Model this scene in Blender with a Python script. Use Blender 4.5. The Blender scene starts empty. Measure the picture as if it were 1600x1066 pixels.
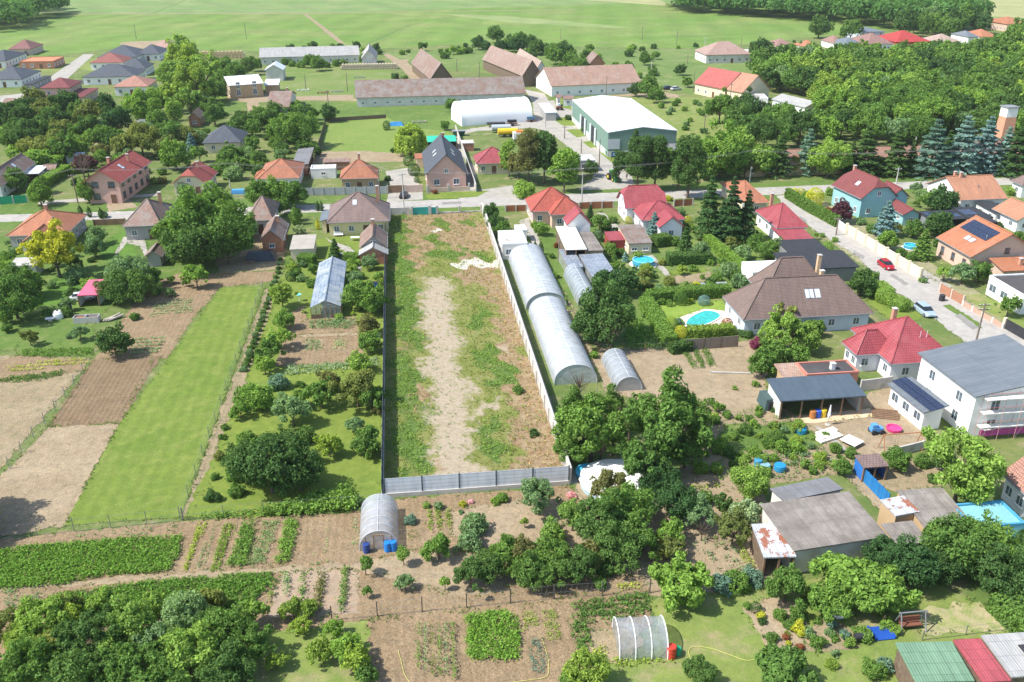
import bpy, bmesh, math, random
import numpy as np
from collections import defaultdict
from mathutils import Vector, Matrix
R_ = math.radians
# ---------------------------------------------------------------- camera, world, sun, exposure
scene = bpy.context.scene
F = 1380.0; CAMH = 60.0; TH = R_(25.3)          # focal length in photo pixels, camera height in metres, pitch
SH = (0.78, 0.21)                                # shadow offset (east, north) per metre of height
cam_d = bpy.data.cameras.new('camera'); cam = bpy.data.objects.new('camera', cam_d)
scene.collection.objects.link(cam); scene.camera = cam
cam_d.sensor_width = 36; cam_d.lens = 36*F/1600; cam_d.clip_start = 1; cam_d.clip_end = 9000
cam.location = (0, 0, CAMH); cam.rotation_euler = (R_(90)-TH, 0, 0)
sund = Vector((-SH[0], -SH[1], 1)).normalized()
w = bpy.data.worlds.new('World'); scene.world = w; w.use_nodes = True
sky = w.node_tree.nodes.new('ShaderNodeTexSky'); sky.sky_type = 'NISHITA'; sky.sun_disc = False
sky.sun_elevation = math.asin(sund.z); sky.sun_rotation = math.atan2(sund.x, sund.y)
bg = w.node_tree.nodes['Background']; bg.inputs[1].default_value = 0.15
w.node_tree.links.new(sky.outputs[0], bg.inputs[0])
sl = bpy.data.lights.new('sun', 'SUN'); sl.energy = 4.3; sl.angle = R_(0.6); sl.color = (1, .955, .89)
so = bpy.data.objects.new('sun', sl); scene.collection.objects.link(so)
so.rotation_euler = (-sund).to_track_quat('-Z', 'Y').to_euler(); so.location = (0, 0, 200)
scene.view_settings.view_transform = 'Standard'; scene.view_settings.look = 'None'
scene.view_settings.exposure = 0.72; scene.view_settings.gamma = 1
scene.cycles.max_bounces = 5; scene.cycles.diffuse_bounces = 3; scene.cycles.transparent_max_bounces = 10
# ---------------------------------------------------------------- helpers
col = scene.collection
def G(px, py, z=0.0):
    xc = (px-800)/F; yc = (533-py)/F
    dy = math.cos(TH)+yc*math.sin(TH); dz = -math.sin(TH)+yc*math.cos(TH)
    t = (z-CAMH)/dz
    return Vector((xc*t, dy*t, z))
def pix(p):
    q = Vector(p)-Vector((0, 0, CAMH)); d = q.y*math.cos(TH)-q.z*math.sin(TH)
    u = q.y*math.sin(TH)+q.z*math.cos(TH)
    return (800+F*q.x/d, 533-F*u/d, d)
ga = math.atan((608-800)/(F/math.cos(TH)))       # direction of the plots
GV = Vector((math.sin(ga), math.cos(ga), 0)); GU = Vector((math.cos(ga), -math.sin(ga), 0)); GROT = math.atan2(GU.y, GU.x)
REG = []                                         # things waiting for their label
def tag(o, desc, cat, near=True, group=None):
    o['category'] = cat
    if group: o['group'] = group
    if near: REG.append((o, desc))
    else: o['label'] = desc
    return o
def struct(o): o['kind'] = 'structure'; return o
def empty(name, loc, rz=0):
    o = bpy.data.objects.new(name, None); col.objects.link(o); o.location = loc; o.rotation_euler = (0, 0, rz); o.empty_display_size = .5
    return o
def copy_tree(o, parent=None):
    c = o.copy(); col.objects.link(c); c.parent = parent
    for ch in CH.get(o.name, []): copy_tree(ch, c)
    return c
CH = {}
def setp(o, p):
    o.parent = p; CH.setdefault(p.name, []).append(o)
class MB:
    def __init__(s): s.v = []; s.f = []; s.m = []
    def poly(s, pts, m=0):
        i = len(s.v); s.v += [tuple(p) for p in pts]; s.f.append(tuple(range(i, i+len(pts)))); s.m.append(m); return s
    def box(s, x0, y0, z0, x1, y1, z1, m=0):
        i = len(s.v); s.v += [(x0,y0,z0),(x1,y0,z0),(x1,y1,z0),(x0,y1,z0),(x0,y0,z1),(x1,y0,z1),(x1,y1,z1),(x0,y1,z1)]
        for q in ((3,2,1,0),(4,5,6,7),(0,1,5,4),(1,2,6,5),(2,3,7,6),(3,0,4,7)): s.f.append(tuple(i+k for k in q)); s.m.append(m)
        return s
    def tube(s, p0, p1, r0, r1=None, n=6, m=0):
        r1 = r0 if r1 is None else r1
        p0 = Vector(p0); p1 = Vector(p1); d = (p1-p0).normalized()
        a = d.orthogonal().normalized(); b = d.cross(a); i = len(s.v)
        for p, r in ((p0, r0), (p1, r1)):
            for k in range(n):
                t = 2*math.pi*k/n; s.v.append(tuple(p+a*(r*math.cos(t))+b*(r*math.sin(t))))
        for k in range(n): s.f.append((i+k, i+(k+1)%n, i+n+(k+1)%n, i+n+k)); s.m.append(m)
        s.f.append(tuple(i+k for k in reversed(range(n)))); s.f.append(tuple(i+n+k for k in range(n))); s.m += [m, m]
        return s
    def path(s, pts, r, n=5, m=0):
        for a, b in zip(pts, pts[1:]): s.tube(a, b, r, r, n, m)
        return s
    def lathe(s, prof, n=16, c=(0, 0), m=0, caps=True):
        i = len(s.v)
        for r, z in prof:
            for k in range(n): t = 2*math.pi*k/n; s.v.append((c[0]+r*math.cos(t), c[1]+r*math.sin(t), z))
        for j in range(len(prof)-1):
            for k in range(n): s.f.append((i+j*n+k, i+j*n+(k+1)%n, i+(j+1)*n+(k+1)%n, i+(j+1)*n+k)); s.m.append(m)
        if caps: s.f.append(tuple(i+k for k in reversed(range(n)))); s.f.append(tuple(i+(len(prof)-1)*n+k for k in range(n))); s.m += [m, m]
        return s
    def loft(s, secs, m=0):
        i = len(s.v); n = len(secs[0])
        for q in secs: s.v += [tuple(p) for p in q]
        for j in range(len(secs)-1):
            for k in range(n): s.f.append((i+j*n+k, i+j*n+(k+1)%n, i+(j+1)*n+(k+1)%n, i+(j+1)*n+k)); s.m.append(m)
        s.f.append(tuple(i+k for k in reversed(range(n)))); s.f.append(tuple(i+(len(secs)-1)*n+k for k in range(n))); s.m += [m, m]
        return s
    def slab(s, polys, t, m=0):
        """a roof skin: top faces, the same faces t lower, and sides along the open edges"""
        cnt = {}
        key = lambda p: (round(p[0], 3), round(p[1], 3), round(p[2], 3))
        for q in polys:
            for k in range(len(q)):
                a, b = key(q[k]), key(q[(k+1) % len(q)]); cnt[frozenset((a, b))] = cnt.get(frozenset((a, b)), 0)+1
        lo = lambda p: (p[0], p[1], p[2]-t)
        for q in polys:
            s.poly(q, m); s.poly([lo(p) for p in reversed(q)], m)
            for k in range(len(q)):
                a, b = q[k], q[(k+1) % len(q)]
                if cnt[frozenset((key(a), key(b)))] == 1: s.poly([a, lo(a), lo(b), b], m)
        return s
    def build(s, name, mats, parent=None, loc=None, rot=None, smooth=False, fix=True):
        me = bpy.data.meshes.new(name); me.from_pydata(s.v, [], s.f)
        if not isinstance(mats, (list, tuple)): mats = [mats]
        for m in mats: me.materials.append(m)
        if len(mats) > 1: me.polygons.foreach_set('material_index', s.m)
        if fix and len(s.f) < 6000:
            b = bmesh.new(); b.from_mesh(me); bmesh.ops.remove_doubles(b, verts=b.verts, dist=1e-4)
            bmesh.ops.recalc_face_normals(b, faces=b.faces); b.to_mesh(me); b.free()
        uvl(me)
        if smooth: me.polygons.foreach_set('use_smooth', [True]*len(me.polygons))
        o = bpy.data.objects.new(name, me); col.objects.link(o)
        if parent: setp(o, parent)
        if loc is not None: o.location = loc
        if rot is not None: o.rotation_euler = rot
        return o
def uvl(me):
    """UVs in metres: u along the level direction of each face, v up its slope"""
    uv = me.uv_layers.new(name='m').data; vs = me.vertices
    for p in me.polygons:
        n = p.normal; t = Vector((-n.y, n.x, 0))
        t = Vector((1, 0, 0)) if t.length < 1e-3 else t.normalized()
        b = n.cross(t)
        for li in p.loop_indices:
            c = vs[me.loops[li].vertex_index].co; uv[li].uv = (c.dot(t), c.dot(b))
# ---------------------------------------------------------------- materials
def newmat(name):
    m = bpy.data.materials.new(name); m.use_nodes = True; nt = m.node_tree
    return m, nt, nt.nodes['Principled BSDF']
def N(nt, t, **kw):
    n = nt.nodes.new(t)
    for k, v in kw.items():
        if k in n.inputs.keys(): n.inputs[k].default_value = v
        else: setattr(n, k, v)
    return n
def c4(c): return (c[0], c[1], c[2], 1)
def mix(nt, f, a, b, mode='MIX'):
    n = nt.nodes.new('ShaderNodeMix'); n.data_type = 'RGBA'; n.blend_type = mode
    for sock, v in ((n.inputs[0], f), (n.inputs[6], a), (n.inputs[7], b)):
        if isinstance(v, (int, float)): sock.default_value = v
        elif isinstance(v, (tuple, list)): sock.default_value = c4(v)
        else: nt.links.new(v, sock)
    return n.outputs[2]
def ramp(nt, src, a, b):
    n = nt.nodes.new('ShaderNodeMapRange'); n.inputs[1].default_value = a; n.inputs[2].default_value = b
    nt.links.new(src, n.inputs[0]); return n.outputs[0]
def noise(nt, vec, sc, det=3, rough=.55):
    n = N(nt, 'ShaderNodeTexNoise', Scale=sc, Detail=det, Roughness=rough); nt.links.new(vec, n.inputs['Vector']); return n.outputs[0]
def bump(nt, bs, h, st, dist=.05):
    n = N(nt, 'ShaderNodeBump', Strength=st, Distance=dist); nt.links.new(h, n.inputs['Height']); nt.links.new(n.outputs[0], bs.inputs['Normal'])
MC = {}
def M(c, var=.12, sc=.8, rough=.8, metal=0.0, bmp=0.0, dirt=None, da=.55, db=.75, spec=.3):
    """plain surface with soft variation and optional dirt patches"""
    k = ('M', c, var, sc, rough, metal, bmp, dirt, da, db)
    if k in MC: return MC[k]
    m, nt, bs = newmat('surface'); tc = N(nt, 'ShaderNodeTexCoord').outputs['Object']
    a = noise(nt, tc, sc, 4)
    out = mix(nt, ramp(nt, a, .3, .7), tuple(x*(1-var) for x in c), tuple(min(1, x*(1+var)) for x in c))
    if dirt: out = mix(nt, ramp(nt, noise(nt, tc, sc*.6+.1, 6, .65), da, db), out, dirt)
    nt.links.new(out, bs.inputs['Base Color']); bs.inputs['Roughness'].default_value = rough; bs.inputs['Metallic'].default_value = metal
    bs.inputs['Specular IOR Level'].default_value = spec
    if bmp: bump(nt, bs, noise(nt, tc, 6, 3), bmp)
    MC[k] = m; return m
def ROOF(c, c2=None, kind='tile', w=.3, h=.36, rough=.7, metal=0.0, wear=None, wa=.5, wb=.7):
    """roof covering laid out in metres up the slope: tile / sheet / fibre / seam"""
    k = ('R', c, c2, kind, w, h, rough, wear, wa)
    if k in MC: return MC[k]
    c2 = c2 or tuple(x*.8 for x in c)
    m, nt, bs = newmat('roofing'); uv = N(nt, 'ShaderNodeUVMap').outputs[0]; tc = N(nt, 'ShaderNodeTexCoord').outputs['Object']
    br = N(nt, 'ShaderNodeTexBrick', Scale=1.0); nt.links.new(uv, br.inputs['Vector'])
    br.offset = .5 if kind == 'tile' else 0
    br.inputs['Color1'].default_value = c4(c); br.inputs['Color2'].default_value = c4(c2)
    br.inputs['Mortar'].default_value = c4(tuple(x*{'tile': .45, 'seam': .6, 'sheet': .72}[kind] for x in c2))
    br.inputs['Mortar Size'].default_value = .035 if kind == 'tile' else .03; br.inputs['Mortar Smooth'].default_value = .3
    br.inputs['Brick Width'].default_value = w; br.inputs['Row Height'].default_value = h
    out = mix(nt, ramp(nt, noise(nt, tc, .5, 5, .6), .35, .7), br.outputs[0], mix(nt, 1.0, br.outputs[0], (.82, .84, .86), 'MULTIPLY'))
    mp = N(nt, 'ShaderNodeMapping'); mp.inputs['Scale'].default_value = (1.6, .18, 1); nt.links.new(uv, mp.inputs[0])
    stk = noise(nt, mp.outputs[0], 1.0, 5, .65); out = mix(nt, ramp(nt, stk, .4, .75), out, mix(nt, 1.0, out, (.74, .76, .76), 'MULTIPLY'))
    if wear: out = mix(nt, ramp(nt, noise(nt, tc, .35, 8, .7), wa, wb), out, wear)
    nt.links.new(out, bs.inputs['Base Color']); bs.inputs['Roughness'].default_value = rough; bs.inputs['Metallic'].default_value = metal
    bs.inputs['Specular IOR Level'].default_value = .35
    wv = N(nt, 'ShaderNodeTexWave', Scale=.314/(w if kind != 'sheet' else .25), Distortion=0.0); wv.bands_direction = 'X'; nt.links.new(uv, wv.inputs['Vector'])
    mt = N(nt, 'ShaderNodeMath', operation='ADD'); nt.links.new(wv.outputs[1], mt.inputs[0]); nt.links.new(br.outputs[1], mt.inputs[1]); mt.inputs[1].default_value = 0
    bump(nt, bs, mt.outputs[0], .5 if kind != 'seam' else .2, .04)
    MC[k] = m; return m
def GM(c1, c2, c3=None, s1=.12, s2=2.0, t=(.42, .6), b=.4, rough=.95, fine=.16, stripe=None, fs=9.):
    """ground cover: two large patches of colour, a third where a second noise is high, and grain"""
    k = ('G', c1, c2, c3, s1, s2, stripe)
    if k in MC: return MC[k]
    m, nt, bs = newmat('ground_cover'); tc = N(nt, 'ShaderNodeTexCoord').outputs['Object']
    out = mix(nt, ramp(nt, noise(nt, tc, s1, 6, .62), .38, .62), c1, c2)
    if c3: out = mix(nt, ramp(nt, noise(nt, tc, s2, 6, .7), *t), out, c3)
    out = mix(nt, 1.0, out, mix(nt, ramp(nt, noise(nt, tc, .75 if fs > 1 else .05, 6, .7), .3, .7), (.8, .83, .84), (1.14, 1.1, 1.06)), 'MULTIPLY')
    g = noise(nt, tc, fs, 3, .7)
    out = mix(nt, ramp(nt, g, .25, .75), mix(nt, 1.0, out, (1-fine*1.7,)*3, 'MULTIPLY'), mix(nt, 1.0, out, (1+fine,)*3, 'MULTIPLY'))
    if stripe:
        mp = N(nt, 'ShaderNodeMapping'); mp.inputs['Rotation'].default_value = (0, 0, -GROT+R_(stripe[1])); nt.links.new(tc, mp.inputs[0])
        wv = N(nt, 'ShaderNodeTexWave', Scale=math.pi/stripe[0]/10*1.0, Distortion=stripe[3] if len(stripe) > 3 else .6); nt.links.new(mp.outputs[0], wv.inputs['Vector'])
        wv.inputs['Detail Scale'].default_value = 2
        out = mix(nt, wv.outputs[1], out, mix(nt, 1.0, out, (stripe[2],)*3, 'MULTIPLY'))
    nt.links.new(out, bs.inputs['Base Color']); bs.inputs['Roughness'].default_value = rough; bs.inputs['Specular IOR Level'].default_value = .15
    bump(nt, bs, g, b, .12)
    MC[k] = m; return m
def LEAF(c, var=.35, tr=.34, name='leaves'):
    k = ('L', c, var)
    if k in MC: return MC[k]
    m, nt, bs = newmat(name); nt.nodes.remove(bs)
    at = N(nt, 'ShaderNodeAttribute', attribute_name='tint'); oi = N(nt, 'ShaderNodeObjectInfo')
    c = tuple(min(.9, x*1.72) for x in c)
    c1 = mix(nt, at.outputs['Fac'], tuple(x*(1-var) for x in c), tuple(x*(1+var*.9) for x in (c[0]*1.1, c[1]*1.04, c[2])))
    rnd = mix(nt, oi.outputs['Random'], (.82, .88, .92), (1.12, 1.12, 1.0))
    c1 = mix(nt, 1.0, c1, rnd, 'MULTIPLY')
    d = N(nt, 'ShaderNodeBsdfDiffuse'); tl = N(nt, 'ShaderNodeBsdfTranslucent'); ms = N(nt, 'ShaderNodeMixShader'); ms.inputs[0].default_value = tr
    nt.links.new(c1, d.inputs[0]); nt.links.new(mix(nt, 1.0, c1, (1.25, 1.25, .6), 'MULTIPLY'), tl.inputs[0])
    nt.links.new(d.outputs[0], ms.inputs[1]); nt.links.new(tl.outputs[0], ms.inputs[2])
    nt.links.new(ms.outputs[0], nt.nodes['Material Output'].inputs[0])
    MC[k] = m; return m
def GLASS(c=(.05, .07, .09)):
    k = ('GL', c)
    if k in MC: return MC[k]
    m, nt, bs = newmat('window_glass'); bs.inputs['Base Color'].default_value = c4(c); bs.inputs['Roughness'].default_value = .12; bs.inputs['Specular IOR Level'].default_value = .8
    tc = N(nt, 'ShaderNodeTexCoord').outputs['Object']; nt.links.new(mix(nt, ramp(nt, noise(nt, tc, 1.3, 2), .4, .6), c, tuple(min(1, x*2.4) for x in c)), bs.inputs['Base Color'])
    MC[k] = m; return m
def FILM(c=(.86, .9, .93), op=.62, rough=.3):
    k = ('F', c, op)
    if k in MC: return MC[k]
    m, nt, bs = newmat('greenhouse_film'); tc = N(nt, 'ShaderNodeTexCoord').outputs['Object']
    bs.inputs['Base Color'].default_value = c4(c); bs.inputs['Roughness'].default_value = rough
    tp = N(nt, 'ShaderNodeBsdfTransparent'); ms = N(nt, 'ShaderNodeMixShader')
    nt.links.new(mix(nt, ramp(nt, noise(nt, tc, .7, 5, .65), .35, .65), (op-.12,)*3, (min(1, op+.1),)*3), ms.inputs[0])
    nt.links.new(tp.outputs[0], ms.inputs[1]); nt.links.new(bs.outputs[0], ms.inputs[2]); nt.links.new(ms.outputs[0], nt.nodes['Material Output'].inputs[0])
    bump(nt, bs, noise(nt, tc, 1.6, 3), .3, .2)
    MC[k] = m; return m
WHITE = M((.80, .79, .76), .05, .5); CONC = M((.48, .46, .42), .12, .6, dirt=(.3, .28, .25)); CONCL = M((.52, .49, .44), .1, .4, dirt=(.38, .355, .32), da=.5, db=.8)
WOOD = M((.24, .15, .09), .25, 3); OLDWOOD = M((.16, .115, .08), .3, 2.5); TRUNK = M((.12, .09, .065), .3, 4, bmp=.4); STEEL = M((.35, .36, .37), .08, 1, .45, .6)
DARK = M((.035, .035, .04), .2, 1); GREYM = M((.22, .23, .24), .1, 1, .5); RUST = M((.25, .1, .05), .3, 2)
# ---------------------------------------------------------------- ground
rs = np.random.RandomState(7); rnd = random.Random(11)
LAY = [0]
def inside(poly, x, y):
    r = np.zeros(len(x), bool); n = len(poly)
    for i in range(n):
        x0, y0 = poly[i]; x1, y1 = poly[(i+1) % n]
        if y0 == y1: continue
        r ^= ((y0 > y) != (y1 > y)) & (x < (x1-x0)*(y-y0)/(y1-y0)+x0)
    return r
def P(s):
    """'x,y x,y ...' photo pixels on the ground -> world xy"""
    return [tuple(G(*map(float, t.split(',')))[:2]) for t in s.split()]
PATS = []
def overlap(A, B):
    fa = lambda p: (np.array([a[0] for a in p]), np.array([a[1] for a in p]))
    def dens(p):
        o = []
        for i, a in enumerate(p):
            b = p[(i+1) % len(p)]; o += [(a[0]+(b[0]-a[0])*k/12, a[1]+(b[1]-a[1])*k/12) for k in range(12)]
        return o
    (ax, ay), (bx, by) = fa(A), fa(B)
    if ax.max()+2 < bx.min() or bx.max()+2 < ax.min() or ay.max()+2 < by.min() or by.max()+2 < ay.min(): return False
    grow = lambda p: [(x+d, y+e) for x, y in dens(p) for d, e in ((1.2, 0), (-1.2, 0), (0, 1.2), (0, -1.2))]
    return inside(B, *fa(grow(A))).any() or inside(A, *fa(grow(B))).any()
def patch(name, s, m, jit=.0, z=None, world=None):
    pts = world or P(s); lay = 1+max([l for q, l in PATS if overlap(pts, q)], default=0); PATS.append((pts, lay)); LAY[0] = max(LAY[0], lay); z = .004*lay if z is None else z
    if jit:
        q = []
        for i, a in enumerate(pts):
            b = pts[(i+1) % len(pts)]; L = math.hypot(b[0]-a[0], b[1]-a[1]); n = max(1, min(60, int(L/max(.6, jit*2))))
            nx, ny = (b[1]-a[1])/max(L, .01), -(b[0]-a[0])/max(L, .01)
            for k in range(n):
                t = k/n; d = rnd.uniform(-jit, jit) if k else 0
                q.append((a[0]+(b[0]-a[0])*t+nx*d, a[1]+(b[1]-a[1])*t+ny*d))
        pts = q
    o = MB().poly([(x, y, z) for x, y in pts]).build(name, m, fix=False)
    if o.data.polygons[0].normal.z < 0: o.data.flip_normals()
    return struct(o)
LAWN = GM((.14, .205, .036), (.175, .23, .042), (.22, .26, .06), .15, .9, (.5, .75), b=.3)
LAWND = GM((.095, .165, .035), (.13, .2, .045), (.22, .235, .09), .1, .35, (.52, .72), b=.5)
LAWNY = GM((.2, .25, .065), (.165, .23, .055), (.31, .27, .14), .1, .3, (.5, .7), b=.4)
ROUGH = GM((.115, .18, .045), (.18, .215, .07), (.31, .265, .155), .05, .22, (.52, .68), b=.7, fine=.25)
SOIL = GM((.285, .205, .12), (.33, .245, .15), (.225, .155, .09), .2, 2.2, (.5, .72), b=.9, fine=.28, fs=5, stripe=(.8, 0, .9, 1.5))
SOILR = GM((.24, .168, .1), (.275, .2, .12), (.19, .13, .08), .2, 2.0, (.5, .72), b=.9, fine=.28, stripe=(.7, 0, .82), fs=5)
SAND = GM((.37, .295, .195), (.315, .245, .158), (.25, .185, .118), .18, 1.2, (.5, .72), b=.7, fine=.2, fs=5)
SOILD = GM((.30, .235, .145), (.345, .275, .175), (.21, .2, .1), .15, .8, (.5, .7), b=.8, fine=.24, fs=5)
ASPH = GM((.40, .38, .345), (.35, .33, .305), (.44, .415, .375), .2, .5, (.5, .75), b=.1, fine=.06)
PAVE = GM((.40, .375, .33), (.345, .325, .285), (.29, .275, .24), .3, .8, (.5, .75), b=.15, fine=.08)
FIELD = GM((.135, .235, .045), (.16, .25, .055), (.23, .265, .09), .006, .02, (.45, .7), b=.3, fine=.12, fs=.35, stripe=(22, 12, .9, .15))
FIELD2 = GM((.155, .25, .075), (.175, .26, .085), (.24, .27, .12), .008, .03, (.45, .7), b=.3, fine=.1, fs=.3, stripe=(30, -20, .92, .15))
FIELDY = GM((.33, .32, .155), (.3, .31, .14), None, .01, .03, b=.2, fine=.05, fs=.5)
gr = MB().poly([(-5000, -400, 0), (5000, -400, 0), (5000, 7000, 0), (-5000, 7000, 0)]).build('ground', FIELD, fix=False); struct(gr)
patch('field', '-900,20 -900,-40 700,-60 1700,-55 2700,-40 2700,28 1600,33 1330,8 1040,4 900,8 480,21 100,22', FIELD2)
patch('field', '1030,-8 1640,-45 2600,-50 2600,26 1600,28 1250,12', FIELDY, .5)
patch('field', '880,-2 1040,9 1040,4 1010,-6', FIELDY, .5)
patch('field', '690,22 800,26 1000,44 960,44 800,36', GM((.2, .27, .09), (.25, .29, .12), None, .02, .05, b=.2, fine=.05, fs=.5), 1.)
patch('track', '474,22 480,22 541,69 531,69', SOILD, .5)
patch('track', '100,21.6 480,20.4 900,15 900,15.6 480,21.4 100,22.6', SOILD, 0)
for s in ('223,21.6 240,21.2 291,0 289,0 238,21', '0,47 100,45 100,45.8 0,48', '560,76 640,40 700,27 699,26.6 638,39.4 556,76', '1000,60 1180,52 1240,44 1240,44.5 1180,52.8 1000,61'): patch('track', s, GM((.1, .18, .045), (.12, .2, .05), None, .1, 1), 0)
patch('bare_ground', '190,66 260,63 255,74 190,78', SAND, 1.)
patch('ground', '-1500,90 -700,85 60,88 180,76 410,80 600,76 700,70 1100,76 1250,60 1420,44 1600,46 2900,50 3300,1066 3000,1800 -1800,1800 -2200,1066', ROUGH, 1.5)
patch('meadow', '585,84 700,76 1090,77 1210,90 1095,150 1000,128 860,118 700,110', GM((.125, .2, .05), (.16, .225, .065), (.25, .27, .12), .03, .1, (.5, .7), b=.6, fine=.2), 1)
patch('meadow', '440,100 600,100 640,148 552,156 440,152 400,120', GM((.14, .215, .05), (.19, .24, .075), (.26, .26, .12), .04, .12, (.5, .7), b=.6), 1)
patch('meadow', '470,160 830,156 830,170 735,172 710,190 700,212 500,215 420,190', LAWND, .8)
patch('meadow', '985,150 1075,152 1170,160 1140,215 1060,235 1050,200 975,155', LAWNY, .8)
patch('lawn', '508,192 604,183 640,200 700,205 713,215 712,245 520,240 503,222', GM((.17, .25, .055), (.2, .265, .065), (.3, .28, .13), .12, .4, (.56, .75), b=.3, stripe=(2.0, 90, .95)), .3)
patch('bare_ground', '497,238 560,236 640,240 640,252 490,256', SAND, .5)
patch('lawn', '300,205 420,150 380,140 320,150 300,180', LAWND, .5)
patch('bare_ground', '355,148 420,145 455,150 455,158 405,160 402,178 388,178 385,160 355,156', SAND, .5)
patch('lawn', '120,106 210,128 320,130 320,116 250,112 150,90', LAWNY, .3)
patch('lawn', '30,112 110,112 145,90 55,90', LAWNY, .3)
patch('side_street', '130,85 147,85 100,128 60,150 0,160 0,150 45,145 70,126', PAVE, 0)
patch('lawn', '0,180 130,175 60,210 0,225', LAWND, .3)
patch('vegetable_bed', '140,213 250,205 255,214 135,228', SOILD, .3)
# farm lane and yard
patch('farm_lane', '462,151 552,148 552,154 640,152 640,158 462,157', SAND, .3)
patch('farm_track', '597,84 607,84 626,94 640,92 636,97 655,113 662,128 646,128 628,108 612,96', SAND, .3)
patch('farm_track', '945,150 1030,143 1060,148 1060,153 985,151 900,152', SAND, .3)
patch('farm_yard', '820,140 850,146 858,158 893,152 975,240 990,285 985,302 895,303 925,280 930,262 905,243 860,208 835,200 745,205 713,212 716,240 745,262 742,300 700,300 735,262 712,205 835,186 832,160', PAVE, .2)
for s in ('860,184 893,183 907,196 880,197', '884,203 917,201 931,211 901,215', '910,222 941,217 954,229 922,231', '937,239 975,235 975,256 958,256', '865,153 893,152 893,172 868,166'):
    patch('grass_verge', s, LAWN, .15)
# verges and the main street
patch('grass_verge', '-300,330 0,323 210,316 460,310 750,300 950,296 1100,288 1600,270 2200,250 2200,300 1600,298 1300,308 1000,318 750,330 600,336 210,350 -300,375', LAWND, .3)
patch('street', '-600,385 0,347 210,343 520,331 750,323 957,315 1100,309 1300,301 1600,288 2300,262 2300,248 1600,277 1300,289 1100,297 900,303 750,310 520,319 210,330 0,336 -600,365', ASPH, .15)
patch('driveway', '602,268 640,262 660,297 661,312 604,316 610,290', PAVE, 0)
patch('driveway', '700,302 760,296 800,290 810,308 720,312', PAVE, 0)
patch('footpath', '0,318 170,308 250,302 250,306 170,313 0,322', PAVE, 0)
patch('grass_verge', '665,305 700,300 765,298 745,308 668,312', LAWN, .15)
patch('driveway', '164,312 200,308 215,324 170,331', SAND, .2)
# right hand street
patch('grass_verge', '1222,303 1262,300 1420,390 1600,500 1800,620 1700,640 1540,540 1370,430 1270,360', GM((.27, .26, .14), (.33, .3, .19), (.19, .23, .09), .2, .6, (.5, .7), b=.5), .3)
patch('side_street', '1213,306 1243,305 1306,349 1367,383 1430,421 1500,466 1600,530 1900,720 1850,800 1610,610 1540,560 1462,500 1428,473 1372,440 1342,402 1276,362 1228,326', ASPH, .3)
patch('pavement', '1310,356 1325,354 1385,388 1450,425 1490,448 1480,452 1430,424 1367,388', PAVE, .1)
patch('grass_verge', '1472,478 1484,476 1530,505 1536,514 1520,510', LAWND, .2)
patch('front_garden', '1500,462 1530,460 1600,490 1600,520', LAWNY, 0)
TARP_ = GM((.27, .26, .24), (.24, .23, .215), None, .4, 1.5, b=.1, fine=.08)
for s in ('1335,392 1352,401 1349,406 1331,397', '1395,428 1420,444 1414,447 1390,431', '1250,338 1262,346 1256,349 1244,340', '1500,490 1530,512 1520,516 1492,494', '420,325 470,323 470,327 420,329', '690,316 720,315 722,319 692,320', '1150,303 1190,302 1190,305 1150,306', '300,336 330,335 331,339 300,340'): patch('road_repair', s, TARP_, .12)
patch('grass_verge', '1243,305 1250,305 1312,347 1306,349', SOILD, .15)
# gardens right of the plot
patch('garden', '815,345 960,335 1020,460 870,470', LAWND, .3)
patch('lawn', '940,355 1240,345 1330,440 1090,470 1010,470', GM((.11, .18, .04), (.15, .215, .05), (.27, .255, .13), .1, .3, (.5, .7), b=.5), .3)
patch('drive', '810,345 826,340 850,390 840,400 828,375', PAVE, .1)
patch('drive', '932,333 942,331 975,362 985,366 978,372 958,362', PAVE, .1)
patch('garden_path', '1010,400 1020,398 1048,428 1042,434', PAVE, .1)
patch('vegetable_bed', '1050,430 1108,424 1120,438 1050,444', SOILD, .2)
patch('lawn', '1045,424 1100,419 1104,426 1048,432', LAWN, .1)
patch('garden', '1010,450 1130,440 1150,470 1010,475', LAWNY, .2)
patch('lawn', '1018,474 1128,470 1138,486 1130,510 1060,510 1030,495', GM((.2, .30, .05), (.23, .32, .06), None, .2, 1, b=.25), .1)
patch('terrace', '1062,496 1100,483 1135,486 1150,505 1145,520 1085,518', M((.66, .54, .45), .06), .05)
patch('lawn', '1352,470 1380,462 1435,480 1440,500 1400,506 1376,490', LAWN, .1)
patch('garden', '995,478 1040,540 960,550 935,500', LAWND, .4)
patch('vegetable_plot', '935,545 1045,545 1190,530 1200,560 1195,625 1180,650 1120,660 1040,640 945,610 930,570', SAND, .3)
patch('vegetable_plot', '1110,640 1230,640 1330,700 1340,735 1120,770 1060,740', SOILD, .4)
patch('garden', '1130,665 1260,660 1290,690 1260,705 1120,705', LAWND, .6)
patch('yard', '1236,650 1350,618 1390,602 1440,660 1470,690 1400,706 1345,716 1290,692', SAND, .3)
patch('terrace', '1235,652 1365,638 1375,650 1245,664', M((.6, .46, .3), .1), .1)
patch('garden_path', '1272,668 1278,666 1345,716 1352,732 1340,735 1330,716', PAVE, .1)
patch('yard', '1328,735 1410,715 1480,735 1470,760 1400,770', SOILD, .2)
patch('yard', '1318,742 1335,735 1410,800 1390,815', SAND, .2)
patch('garden_path', '868,452 880,452 900,500 935,565 928,575 895,520', SAND, .5)
patch('sandy_ground', '905,748 1190,745 1210,800 1240,880 1180,935 1010,930 890,930 780,930 870,870 880,800 900,780', SAND, .8)
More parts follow.
